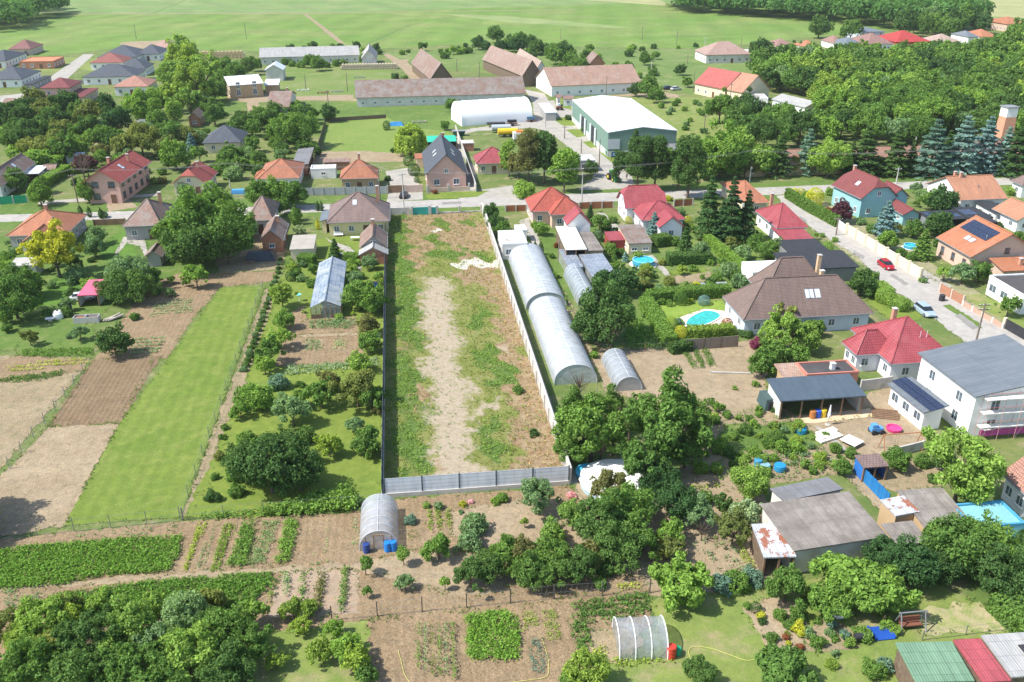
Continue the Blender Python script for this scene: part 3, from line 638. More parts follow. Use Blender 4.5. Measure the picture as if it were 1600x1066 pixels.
H('lower red metal wing of the pink-red roofed house', (1003, 345), (1066, 337), 11, 3.0, 'hip', 2.6, W_LIL, T_REDM, name='house_wing', cat='house', n_w={'F': 2}, doors=0)
H('small gabled wing with a pale end wall', (1030, 356), (1068, 352), 6, 2.9, 'gable', 2.2, W_LIL, T_REDM, ridge='v', name='house_wing', cat='house', n_w={'F': 1, 'L': 0}, doors=0)
H('dark red wooden shed', (952, 376), (980, 374), (949, 364), 2.2, 'shed', .3, M((.3, .06, .05), .1), T_REDM, over=.15, name='shed', cat='shed', wins=0)
H('beige summer kitchen with brown tiles and a white awning', (982, 381), (1017, 376), (971, 358), 2.4, 'shed', .9, W_CRM, T_OLD, over=.15, name='summer_kitchen', cat='outbuilding', n_w={'F': 2}, doors=0)
H('white box building with a worn flat roof', (785, 382), (824, 381), (777, 362), 3.2, 'flat', 0, W_OLDW, M((.66, .64, .6), .1, .8, dirt=(.35, .31, .28), da=.5, db=.6), name='outbuilding', cat='outbuilding', n_w={'F': 2, 'L': 2}, doors=0)
H('white camper box beside the drive', (807, 361), (823, 360), 3.5, 2.4, 'flat', 0, WHITE, M((.75, .75, .73), .03), name='trailer_box', cat='trailer', wins=0)
# right of the side street
H('turquoise house with a wine red half-hipped roof', (1346, 311), (1400, 305), (1299, 289), 4.6, 'half', 3.9, W_TEAL, T_WINE, ridge='v', chim=[(0, .8)], sky=[(-.5, -.1)], n_w={'F': 2, 'L': 3}, orient='ad')
H('turquoise right-hand wing with a wine red gable', (1392, 309), (1423, 308), 7, 4.2, 'gable', 2.0, W_TEAL, T_WINE, ridge='v', name='house_wing', cat='house', n_w={'F': 1, 'L': 0}, doors=0)
H('turquoise annex with a low wine red roof', (1411, 336), (1434, 331), (1394, 318), 2.6, 'gable', 1.2, W_TEAL, T_WINE, ridge='v', name='annex', cat='outbuilding', n_w={'F': 1, 'L': 2}, doors=0)
H('white house with a broad salmon orange roof', (1501, 313), (1575, 310), (1436, 287), 3.2, 'gable', 3.6, WHITE, ROOF((.56, .27, .16), (.5, .24, .14)), chim=[(-.4, -.05), (-.45, .2)], vents=[(.05, -.5)], n_w={'L': 2, 'F': 3})
H('low dark-roofed annex beside the salmon-roofed house', (1556, 333), (1581, 331), (1541, 316), 2.6, 'shed', .3, WHITE, S_BLK, name='annex', cat='outbuilding', wins=1, n_w={'F': 1})
H('white house with a small salmon roof at the right edge', (1590, 345), (1640, 341), (1575, 325), 2.8, 'gable', 2.4, WHITE, ROOF((.56, .27, .16), (.5, .24, .14)), ridge='v')
H('white house under a dark brown roof at the right edge', (1598, 290), (1640, 286), (1582, 282), 3.2, 'hip', 2.2, WHITE, T_BRN)
H('dark carport covered with solar panels', (1455, 344), (1510, 341), (1445, 331), 2.5, 'shed', .2, GREYM, S_BLK, posts=3, over=.15, name='carport', cat='carport', wins=0, solar=[(0, 0, 7, 2, 1.0, 1.7)], gutter=0)
H('dark carport with a second solar roof', (1513, 341), (1550, 338), (1500, 325), 2.5, 'shed', .2, GREYM, S_BLK, posts=3, over=.15, name='carport', cat='carport', wins=0, solar=[(-.3, 0, 3, 2, 1.0, 1.7)], gutter=0)
H('small flat black carport', (1544, 348), (1560, 347), (1535, 339), 2.4, 'shed', .1, GREYM, S_BLK, posts=2, over=.1, name='carport', cat='carport', wins=0, gutter=0)
H('peach house with a bright orange roof carrying solar panels', (1517, 402), (1622, 392), (1458, 371), 3.6, 'gable', 4.2, W_PEA, T_ORB, ridge='v', sky=[(-.62, .05), (-.62, -.2)], solar=[(-.3, .1, 2, 8, 1.3, 1.0)], n_w={'F': 3, 'L': 3}, wsz=(1.1, 1.5), fm=FRB, vents=[(-.4, -.5)])
H('low orange-roofed wing below the solar roof', (1568, 424), (1625, 404), (1548, 410), 2.6, 'shed', .9, W_PEA, T_ORB, name='house_wing', cat='house', chim=[(-.2, -.2)], wins=0)
H('white flat-roofed bungalow with a black roof', (1600, 463), (1680, 455), (1537, 432), 3.4, 'flat', 0, WHITE, TAR, n_w={'L': 3, 'F': 3}, wsz=(2.2, 1.4))
H('white house with a crimson metal roof', (1215, 357), (1260, 353), (1180, 329), 3.2, 'hip', 3.4, WHITE, T_REDM, chim=[(-.1, .8)])
H('low crimson-roofed porch of the white house', (1226, 376), (1269, 371), (1222, 358), 2.6, 'shed', .5, WHITE, T_REDM, name='porch', cat='porch', n_w={'F': 1}, doors=0)
H('house with a faded orange roof behind the tall spruces', (1166, 318), (1200, 315), (1145, 285), 3.0, 'hip', 2.8, W_CRM, T_OR)
H('dark flat carport behind the brown shingled house', (1232, 394), (1294, 390), (1225, 377), 2.6, 'shed', .3, GREYM, S_BLK, posts=4, over=.15, name='carport', cat='carport', wins=0)
H('large black-roofed garage next to the street', (1232, 422), (1344, 417), (1223, 399), 2.9, 'shed', .6, GREYM, S_BLK, name='garage', cat='garage', wins=0)
H('white flat shed beside the black-roofed garage', (1176, 427), (1230, 424), (1174, 410), 2.6, 'flat', 0, WHITE, M((.82, .82, .8), .03), name='shed', cat='shed', wins=0)
H('large house under a sprawling brown shingle roof', (1162, 500), (1376, 498), (1124, 464), 3.0, 'hip', 5.0, W_BLU, T_SHING, chim=[(.35, .12)], sky=[(0.05, -.45), (.1, -.45), (.2, -.45)], n_w={'F': 5, 'L': 2}, doors=0, chm=M((.6, .42, .25), .1))
H('hipped brown shingle cross wing on the far side', (1195, 462), (1300, 460), (1180, 436), 3.4, 'hip', 5.2, W_BLU, T_SHING, name='house_wing', cat='house', wins=0, chim=[(.75, -.3)], chm=M((.6, .42, .25), .1))
H('pink house with a large hipped raspberry metal roof', (1392, 569), (1491, 560), (1324, 514), 3.1, 'hip', 4.4, W_LIL, T_REDM, chim=[(-.2, .3)], n_w={'F': 2, 'L': 4}, doors=0)
H('left wing of the pink house under raspberry metal', (1338, 555), (1400, 551), (1309, 535), 3.0, 'hip', 2.9, W_LIL, T_REDM, name='house_wing', cat='house', n_w={'F': 2, 'L': 2}, doors=0)
H('flat black felt roof building with a red rim', (1261, 587), (1343, 583), (1248, 568), 2.8, 'flat', 0, W_BRK, TAR, fascia=M((.5, .2, .15), .1), name='outbuilding', cat='outbuilding', wins=0, chim=[(.15, -.2)], chm=WHITE)
H('low shed with bleached pink tiles', (1224, 590), (1262, 587), (1214, 572), 2.4, 'shed', .4, W_OCH, ROOF((.5, .33, .25), (.45, .3, .22), wear=(.5, .45, .38)), name='shed', cat='shed', wins=0)
H('open garage with a blue-grey sheet metal roof', (1220, 627), (1353, 617), (1208, 598), 3.0, 'shed', .7, W_OLDW, S_BLUE, posts=5, over=.3, name='open_garage', cat='garage', wins=0)
H('white annex with solar panels on a grey mono-pitch roof', (1444, 645), (1476, 636), (1386, 599), 3.0, 'shed', .7, WHITE, S_GREY, ridge='v', orient='ad', solar=[(0, -.02, 2, 5, 1.0, 1.7)], name='annex', cat='outbuilding', n_w={'F': 0, 'L': 3}, wsz=(1.6, 1.3))
H('tall unfinished white house with a plain grey roof', (1525, 620), (1640, 590), (1434, 551), 6.3, 'shed', 1.9, WHITE, S_GREY, ridge='v', orient='ad', n_w={'F': 2, 'L': 2}, wsz=(1.3, 1.5), doors=0)
# bottom right
H('big barn with patched grey fibre cement roof and a white wall', (1241, 861), (1388, 838), (1190, 793), 3.2, 'shed', .5, W_OLDW, FIB, orient='ab', over=.25, name='barn', cat='barn', wins=0, n_w={'F': 1})
H('lower barn part with dark grey corrugated sheets', (1226, 783), (1318, 764), (1208, 760), 3.4, 'shed', -.2, W_OLDW, FIBD, orient='ab', over=.2, name='barn', cat='barn', wins=0)
H('lean-to with rusty and bare tin sheets', (1194, 871), (1240, 861), (1173, 826), 2.6, 'shed', .6, OLDWOOD, TIN, orient='ad', posts=3, over=.15, name='lean_to', cat='shed', wins=0, gutter=0)
H('brown fibre cement barn with a light blue rim', (1445, 824), (1513, 811), (1400, 772), 3.0, 'shed', .5, W_OCH, FIB, orient='ad', over=.1, name='barn', cat='barn', wins=0, gutter=0)
H('small roof with rust red tin sheets', (1400, 806), (1436, 798), (1375, 783), 3.3, 'shed', .2, W_OCH, TIN, orient='ad', over=.1, name='shed', cat='shed', wins=0, gutter=0)
H('low corrugated shed between the two barns', (1402, 852), (1446, 840), (1376, 822), 2.6, 'shed', .3, W_OCH, FIB, orient='ad', over=.1, name='shed', cat='shed', wins=0, gutter=0)
H('flat building with a pale turquoise roof', (1520, 826), (1588, 806), (1488, 790), 3.0, 'flat', 0, M((.2, .5, .58), .08), M((.20, .44, .48), .12, .6, dirt=(.12, .3, .34)), fascia=M((.07, .3, .45), .08), name='outbuilding', cat='outbuilding', wins=0)
H('blue shed with a brown metal roof', (1350, 731), (1388, 727), (1338, 713), 2.1, 'shed', .2, M((.03, .16, .5), .1), T_BRN, posts=3, over=.15, name='shed', cat='shed', wins=0, gutter=0)
H('pink-tiled house at the right edge', (1606, 776), (1680, 768), (1571, 738), 3.2, 'gable', 2.6, WHITE, ROOF((.5, .26, .19), (.44, .22, .16)), ridge='v', n_w={'F': 2, 'L': 2})
H('green sheet roofed shed at the bottom edge', (1431, 1066), (1530, 1074), (1398, 1008), 2.8, 'shed', .3, OLDWOOD, ROOF((.18, .30, .19), (.16, .27, .17), 'sheet', .9, 1.2, .6), orient='ad', over=.2, posts=3, name='shed', cat='shed', wins=0, gutter=0)
H('raspberry sheet roofed shed next to the green roof', (1536, 1066), (1578, 1060), (1489, 1000), 2.82, 'shed', .05, OLDWOOD, ROOF((.42, .09, .1), (.38, .08, .09), 'sheet', .9, 1.2, .6), orient='ad', over=.1, name='shed', cat='shed', wins=0, gutter=0)
H('grey corrugated roofed shed in the bottom right corner', (1581, 1058), (1660, 1047), (1532, 995), 2.84, 'shed', .2, OLDWOOD, FIBL, orient='ad', over=.1, name='shed', cat='shed', wins=0, gutter=0)
H('small garage with a pink roof over a parked car', (120, 462), (152, 461), (136, 439), 2.2, 'shed', .2, WHITE, M((.55, .12, .2), .1), over=.1, posts=2, name='carport', cat='carport', wins=0, gutter=0)
H('grey felt roofed shed behind the yellow tree', (13, 416), (55, 414), (28, 405), 2.3, 'shed', .3, CONC, M((.4, .38, .35), .1), over=.1, name='shed', cat='shed', wins=0, gutter=0)
# farm
H('long barn with a mottled old tile roof', (555, 153), (822, 146), (552, 141), 3.4, 'gable', 4.9, W_OLDW, T_OLD, orient='ab', name='barn', cat='barn', n_w={'F': 14, 'L': 1}, wsz=(.9, .9), doors=0)
H('long white cowshed with a grey roof', (405, 90), (562, 86), 16, 3.4, 'gable', 3.4, W_OLDW, FIBL, orient='ab', name='cowshed', cat='barn', n_w={'F': 12}, wsz=(1.1, 1.0), doors=0)
H('white cross-gabled end building of the long cowshed', (564, 92), (589, 90), (575, 82), 4, 'gable', 4, W_OLDW, FIBL, ridge='v', name='barn', cat='barn', n_w={'F': 1})
H('open timber hay barn with a steep grey-brown tile roof', (672, 124), (709, 123), (642, 99), 3.6, 'gable', 6.2, OLDWOOD, T_OLD2, ridge='v', orient='ad', name='hay_barn', cat='barn', wins=0)
H('bigger open timber barn with a pinkish tile roof', (816, 119), (847, 117), (753, 93), 4.4, 'gable', 6.0, OLDWOOD, ROOF((.42, .28, .215), (.35, .23, .18), wear=(.3, .26, .225)), ridge='v', orient='ad', name='hay_barn', cat='barn', wins=0)
H('small house with a pale roof behind the big timber barn', (838, 109), (853, 108), (805, 88), 4.4, 'gable', 3.5, WHITE, ROOF((.55, .42, .34), (.5, .38, .3)), ridge='v', orient='ad', name='house', cat='house')
H('long white stable with a salmon tile roof', (861, 135), (1003, 129), (849, 120), 4.0, 'gable', 5.4, WHITE, ROOF((.46, .29, .21), (.4, .25, .185), wear=(.34, .28, .235)), orient='ab', name='stable', cat='barn', n_w={'F': 8, 'L': 1}, wsz=(1, 1), doors=0)
H('brick cottage with a small tiled gable roof', (921, 100), (947, 100), (917, 94), 3.5, 'gable', 4, W_BRK, T_OLD2, ridge='v', name='cottage', cat='house')
H('long house half under red metal and half under orange tile, red half', (1084, 130), (1133, 140), (1085, 117), 4.0, 'gable', 5.6, W_CRM, ROOF((.52, .14, .12), (.47, .12, .1)), orient='ab', n_w={'F': 4})
H('orange tiled half of the long two-coloured house', (1134, 140), (1160, 145), (1134, 126), 4.0, 'gable', 5.6, W_CRM, ROOF((.55, .28, .18), (.5, .25, .16)), orient='ab', n_w={'F': 2})
H('white flat-roofed outbuilding at the edge of the wood', (1176, 154), (1202, 156), 9, 3, 'flat', 0, WHITE, M((.42, .4, .38), .1), name='outbuilding', cat='outbuilding', orient=-12)
H('long grey roof among the trees of the wood', (1205, 155), (1258, 168), (1215, 147), 3, 'gable', 1.6, WHITE, FIBL, name='outbuilding', cat='outbuilding', orient='ab')
H('rust-streaked barn roof at the edge of the far field', (1103, 86), (1165, 81), (1112, 78), 4, 'hip', 5, W_OLDW, ROOF((.50, .36, .3), (.42, .27, .22), wear=(.36, .2, .15)), name='barn', cat='barn')
H('white flat block beside the rust-streaked barn', (1175, 82), (1215, 79), 10, 4, 'flat', 0, WHITE, M((.6, .6, .58), .1), name='outbuilding', cat='outbuilding')
H('ochre workshop with a white arched sheet roof', (357, 134), (412, 130), (375, 122), 5.0, 'gable', 2.2, W_OCH, S_WHT, name='workshop', cat='barn', orient='ab', wsz=(1.6, 2.2), n_w={'F': 2}, doors=0)
H('small tin-roofed barn next to the workshop', (413, 110), (438, 116), (425, 104), 4.5, 'gable', 2.2, W_OLDW, M((.6, .65, .7), .06, 1, .5), ridge='v', name='barn', cat='barn', wins=0)
H('light shed roof below the tin-roofed barn', (412, 133), (434, 134), 8, 3.2, 'shed', 1, W_OCH, M((.68, .72, .76), .05), name='shed', cat='shed', wins=0)
H('old tiled farm cottage beside the yard', (416, 168), (453, 166), (411, 147), 3.2, 'gable', 3.2, W_OLDW, T_OLD2, name='cottage', cat='house', n_w={'F': 3}, chim=[(.5, .1)])
H('small brown tiled cottage in the meadow gardens', (292, 186), (313, 186), (300, 178), 2.6, 'gable', 2.2, W_BRK, T_OLD2, ridge='v', name='cottage', cat='shed')
H('unplastered shed with a flat roof in the trees', (206, 197), (238, 193), (215, 188), 3.0, 'shed', .3, W_OCH, FIBD, name='shed', cat='shed', wins=1)
H('open shed at the left edge', (2, 166), (24, 163), 8, 2.8, 'gable', 2, W_BRK, T_OLD2, name='shed', cat='shed')
# new houses behind
for d, A, B, D, rise, rm, wm, h in [
    ('new bungalow with a dark hipped roof, front one by the lane', (127, 121), (214, 118), (146, 111), 4.0, T_SLATE, WHITE, 3.2),
    ('new bungalow with a dark roof, behind the front one', (182, 108), (230, 106), (190, 100), 3.6, T_SLATE, WHITE, 3.2),
    ('new bungalow with a red-brown hipped roof', (139, 98.5), (194, 97), (147, 91), 3.4, ROOF((.36, .13, .1), (.32, .11, .09)), WHITE, 3.2),
    ('wide new bungalow with a dark roof in the last row', (152, 90), (216, 88.5), (160, 80), 4.2, T_SLATE, WHITE, 3.2),
    ('dark-roofed bungalow right of the last row', (211, 85), (252, 83), (218, 77), 3.4, T_SLATE, WHITE, 3.2),
    ('bungalow with a pale salmon roof at the edge of the field', (234, 75), (266, 75), (240, 67), 2.6, ROOF((.55, .33, .27), (.5, .3, .24)), WHITE, 3.2),
    ('white bungalow with a salmon hipped roof', (176, 136), (233, 134), (184, 126), 3.0, ROOF((.52, .26, .19), (.46, .23, .17)), WHITE, 3.4),
    ('ground floor of the tall brick-red roofed house', (56, 153), (134, 149), (66, 139), 1.5, T_WINE, W_PEA, 3.2),
    ('upper floor block with a wine red hipped roof', (61, 138), (113, 135), (67, 128), 2.6, T_WINE, W_PEA, 6.2),
    ('white bungalow with a dark hipped roof at the left edge', (-25, 125), (36, 123), (-10, 112), 3.6, T_SLATE, WHITE, 3.2),
    ('flat dark building beside the white bungalow', (38, 132), (64, 126), (32, 119), .2, S_BLK, GREYM, 2.6),
    ('brown-red roofed bungalow at the top left', (12, 77), (52, 75), (18, 70), 3.6, ROOF((.3, .14, .12), (.27, .12, .1)), W_PEA, 3.2),
    ('dark-roofed bungalow cut by the left edge', (-30, 96), (12, 94), (-22, 84), 3.4, T_SLATE, WHITE, 3.2),
    ('slate grey hipped bungalow with beige walls', (315, 224), (377, 222), (301, 208), 3.6, T_SLATE, W_CRM, 3.0),
    ('brown-roofed house at the far end of the wood', (1212, 74), (1248, 74), (1218, 67), 3.2, ROOF((.38, .22, .18), (.34, .2, .16)), WHITE, 3.4),
    ('house with an orange roof in the far trees', (1258, 74), (1276, 72), (1262, 68), 2.6, T_ORB, WHITE, 3.4),
    ('house with a brown-pink roof beside the far red house', (1357, 69), (1396, 68), (1364, 60), 4.2, ROOF((.36, .2, .17), (.32, .18, .15)), WHITE, 3.6),
    ('big house with a bright red hipped roof far off', (1400, 66), (1455, 65), (1406, 57), 4.6, ROOF((.52, .07, .06), (.48, .06, .05)), M((.4, .1, .08), .05), 3.6),
    ('pale roofed house right of the far red house', (1462, 66), (1501, 65), (1468, 60), 3.4, ROOF((.52, .38, .31), (.48, .35, .28)), WHITE, 3.2),
    ('white cube house with a dark roof in the far trees', (1350, 50), (1386, 50), (1356, 43), 1.4, S_GREY, W_BLU, 5.5),
    ('grey roofed house near the far right edge', (1513, 58), (1532, 58), (1516, 52), 2.5, S_GREY, WHITE, 4.2),
    ('orange roofed house at the far right', (1574, 38), (1604, 36), (1577, 31), 3.2, T_ORB, W_PEA, 4.5),
    ('small orange roofed house far right', (1535, 58), (1553, 56), (1540, 51), 3.2, T_ORB, WHITE, 3.6),
    ('dark roofed house between the brown and grey roofs', (1322, 73), (1352, 71), (1327, 64), 3.2, S_GREY, WHITE, 3.2),
    ('brown roofed house half hidden in the far trees', (1303, 68), (1321, 68), (1306, 62), 3.2, ROOF((.38, .22, .18), (.34, .2, .16)), WHITE, 3.2)]:
    H(d, A, B, D, h, 'hip', rise, wm, rm, name='house', cat='house', n_w=None)
H('half-built brick bungalow without a roof', (29, 97), (85, 95), (37, 90), 3.2, 'flat', 0, W_BRK, M((.5, .2, .1), .2), fascia=M((.5, .2, .12), .15), name='house_under_construction', cat='house')
# the big green hall
hall = H('large green steel hall with a blinding white roof', (950, 207), (1049, 197), (894, 156), 7.0, 'gable', 1.3, M((.15, .235, .19), .04), S_WHT, ridge='v', orient='ad', over=.15, name='steel_hall', cat='hall', wins=0, gutter=0)
W_, L_ = hall['_w']/2, hall['_l']/2
MB().box(-W_+.1, -L_+.1, 0, W_-.1, L_-.1, 1.6).build('plinth', M((.55, .56, .55), .05), hall)
for yy in (-.28, .28):
    d = MB().box(-W_+.02, yy*L_-2.3, 0, -W_+.12, yy*L_+2.3, 4.8).build('sliding_door', DARK, hall)
    for s in (-1, 1): MB().box(-W_-.25, yy*L_+s*2.35+min(0, s*1.9), 0, -W_-.02, yy*L_+s*2.35+max(0, s*1.9), 5).build('door_leaf', M((.5, .55, .54), .05), d)
MB().box(-W_+.2, -L_+.03, 2.2, -W_+3.6, -L_+.1, 5).build('metal_cladding', M((.5, .53, .55), .05, 1, .4), hall)
MB().box(-W_+6, -L_+.02, 3.4, -W_+8, -L_+.1, 4.6).build('sign', WHITE, hall)
# reddish long roof behind the row of spruces
H('long low building with a russet roof behind the spruce row', (1160, 259), (1450, 248), 9, 3.2, 'gable', 2.8, W_OCH, ROOF((.44, .25, .18), (.38, .21, .15)), n_w={'F': 10, 'L': 1})
H('long russet roofed building at the right end of the spruce row', (1460, 246), (1600, 240), 10, 3.2, 'gable', 2.8, W_OCH, ROOF((.40, .22, .17), (.34, .19, .14)), n_w={'F': 5})
H('flat gatehouse with a grey roof beside the farm road', (895, 252), (930, 251), 6, 3.0, 'flat', 0, W_GRY, M((.45, .45, .45), .1), name='gatehouse', cat='outbuilding', n_w={'F': 3}, doors=0)
H('grey flat garage beside the green hall', (1040, 236), (1068, 233), 8, 3, 'shed', .3, WHITE, FIBD, name='garage', cat='garage')
H('small open shed with a white roof on the farm road', (852, 176), (872, 178), (846, 163), 2.8, 'shed', .4, W_GRY, S_WHT, over=.1, name='shed', cat='shed', wins=0)
H('small white electrical house on the farm road', (869, 153), (878, 153), 3, 3, 'gable', 1, WHITE, T_OLD2, name='hut', cat='hut', wins=1)
H('little white hut with a pink door', (880, 155), (896, 154), 3, 2.6, 'gable', 1, WHITE, T_OLD2, name='hut', cat='hut', wins=1)
H('brick shed with a dark opening in the yard', (722, 224), (741, 224), 3.4, 2.4, 'shed', .2, W_BRK, CONC, over=.1, name='shed', cat='shed', wins=0)
H('green tarpaulin shelter at the end of the lawn', (668, 222), (713, 219), (670, 214), 2.4, 'shed', .3, OLDWOOD, M((.03, .42, .28), .12, .5), over=.1, posts=3, name='shelter', cat='shelter', wins=0, gutter=0)
H('salmon roofed shed beside the grey gabled house', (648, 248), (668, 246), 4, 2.6, 'shed', .5, W_CRM, T_OR, name='shed', cat='shed', wins=0)
H('low tile roofed strip behind the white tent', (718, 165), (772, 161), 6, 1.6, 'shed', .3, CONC, T_OLD2, name='shed', cat='shed', wins=0)
# old chimney building in the conifers
tw = empty('brick_tower', G(1562, 236), GROT); tag(tw, 'square brick tower with a whitewashed top among the conifers', 'tower')
MB().loft([[(-2.1, -2.1, 0), (2.1, -2.1, 0), (2.1, 2.1, 0), (-2.1, 2.1, 0)], [(-1.6, -1.6, 10), (1.6, -1.6, 10), (1.6, 1.6, 10), (-1.6, 1.6, 10)]]).build('shaft', M((.55, .27, .17), .12, 2), tw)
MB().loft([[(-1.61, -1.61, 10.003), (1.61, -1.61, 10.003), (1.61, 1.61, 10.003), (-1.61, 1.61, 10.003)], [(-1.6, -1.6, 12.6), (1.6, -1.6, 12.6), (1.6, 1.6, 12.6), (-1.6, 1.6, 12.6)]]).build('top', WHITE, tw)
MB().box(-1.9, -1.9, 12.603, 1.9, 1.9, 12.9).build('cap', GREYM, tw)
# ---------------------------------------------------------------- plants
def leaves(cen, nrm, size, rs, spread=.9, elong=1.25, bend=.25):
    """quads at the centres, roughly facing the normals, as one vertex and face array"""
    n = len(cen); nn = nrm+rs.normal(0, spread, (n, 3)); nn /= np.linalg.norm(nn, axis=1)[:, None]+1e-9
    t = np.cross(nn, rs.normal(0, 1, (n, 3))); t /= np.linalg.norm(t, axis=1)[:, None]+1e-9; b = np.cross(nn, t)
    s = (size*rs.uniform(.65, 1.35, n))[:, None] if np.isscalar(size) else (size*rs.uniform(.7, 1.3, n))[:, None]
    v = np.empty((n, 4, 3)); v[:, 0] = cen-t*s*elong; v[:, 1] = cen-b*s*.62+nn*s*bend; v[:, 2] = cen+t*s*elong; v[:, 3] = cen+b*s*.62+nn*s*bend
    return v.reshape(-1, 3), rs.uniform(0, 1, n)
def leafmesh(name, V, tint, m):
    n = len(V)//4; me = bpy.data.meshes.new(name); me.vertices.add(4*n); me.vertices.foreach_set('co', V.astype(np.float32).ravel())
    me.loops.add(4*n); me.loops.foreach_set('vertex_index', np.arange(4*n, dtype=np.int32)); me.polygons.add(n)
    me.polygons.foreach_set('loop_start', np.arange(0, 4*n, 4, dtype=np.int32)); me.polygons.foreach_set('loop_total', np.full(n, 4, dtype=np.int32))
    me.update(calc_edges=True); me.attributes.new('tint', 'FLOAT', 'FACE').data.foreach_set('value', tint.astype(np.float32)); me.materials.append(m); return me
def lobes(rs, n, rx, rz, zc, rmin, rmax, fill=.85):
    L = []
    for i in range(n):
        d = rs.normal(0, 1, 3); d /= np.linalg.norm(d); 
        if d[2] < -.55: d[2] *= -.5
        r = rs.uniform(rmin, rmax); k = (rs.uniform(.45, 1)**.5)*fill
        if i % 5 == 0: k *= 1.35; r *= .75
        L.append((d[0]*(rx-r)*k/fill*1.0, d[1]*(rx-r)*k/fill, zc+d[2]*(rz-r)*k/fill*(1.12 if d[2] > 0 else 1), r))
    return L
def crown(rs, L, n, size, spread=.75, thin=.0):
    L = np.array(L); p = L[:, 3]**2; p /= p.sum(); idx = rs.choice(len(L), int(n*1.5), p=p)
    d = rs.normal(0, 1, (len(idx), 3)); d /= np.linalg.norm(d, axis=1)[:, None]
    r = L[idx, 3]*(.62+.62*rs.uniform(0, 1, len(idx))**1.3); c = L[idx, :3]+d*r[:, None]
    keep = np.ones(len(c), bool)
    for l in L:
        q = ((c-l[:3])**2).sum(1) < (l[3]*.66)**2; keep &= ~q
    # break the even shell into sprays: drop leaves by a lumpy noise
    ph = rs.uniform(0, 6, 6); s = np.sin(c[:, 0]*7+ph[0])*np.sin(c[:, 1]*7.7+ph[1])*np.sin(c[:, 2]*8.3+ph[2])+.5*np.sin(c[:, 0]*15+ph[3])*np.sin(c[:, 1]*16+ph[4])*np.sin(c[:, 2]*14+ph[5])
    keep &= s > (-.42+thin)
    c = c[keep][:n]; d = d[keep][:n]; d[:, 2] += .25
    return leaves(c, d, size, rs, spread)
def limbs(rs, h0, zc, rx, n=6, r=.055, lean=.0):
    b = MB(); p = [(0, 0, 0), (lean*.3, .01, h0*.5), (lean, 0, h0)]
    b.tube(p[0], p[1], r*1.35, r, 8).tube(p[1], p[2], r, r*.8, 8)
    for i in range(n):
        a = 6.283*i/n+rs.uniform(-.4, .4); k = rs.uniform(.45, .75)*rx; z = zc+rs.uniform(-.1, .45)*rx
        m = (math.cos(a)*k*.45+lean, math.sin(a)*k*.45, (h0+z)/2-.02)
        e = (math.cos(a)*k, math.sin(a)*k, z); b.tube((lean, 0, h0-.03), m, r*.5, r*.36, 5); b.tube(m, e, r*.34, r*.1, 4)
        e2 = (e[0]*.8-e[1]*.4, e[1]*.8+e[0]*.4, z+.1); b.tube(m, e2, r*.22, r*.07, 4)
    b.tube((lean, 0, h0-.02), (lean+.03, .03, zc+.4*rx), r*.6, r*.15, 5)
    return b
TPL = {}
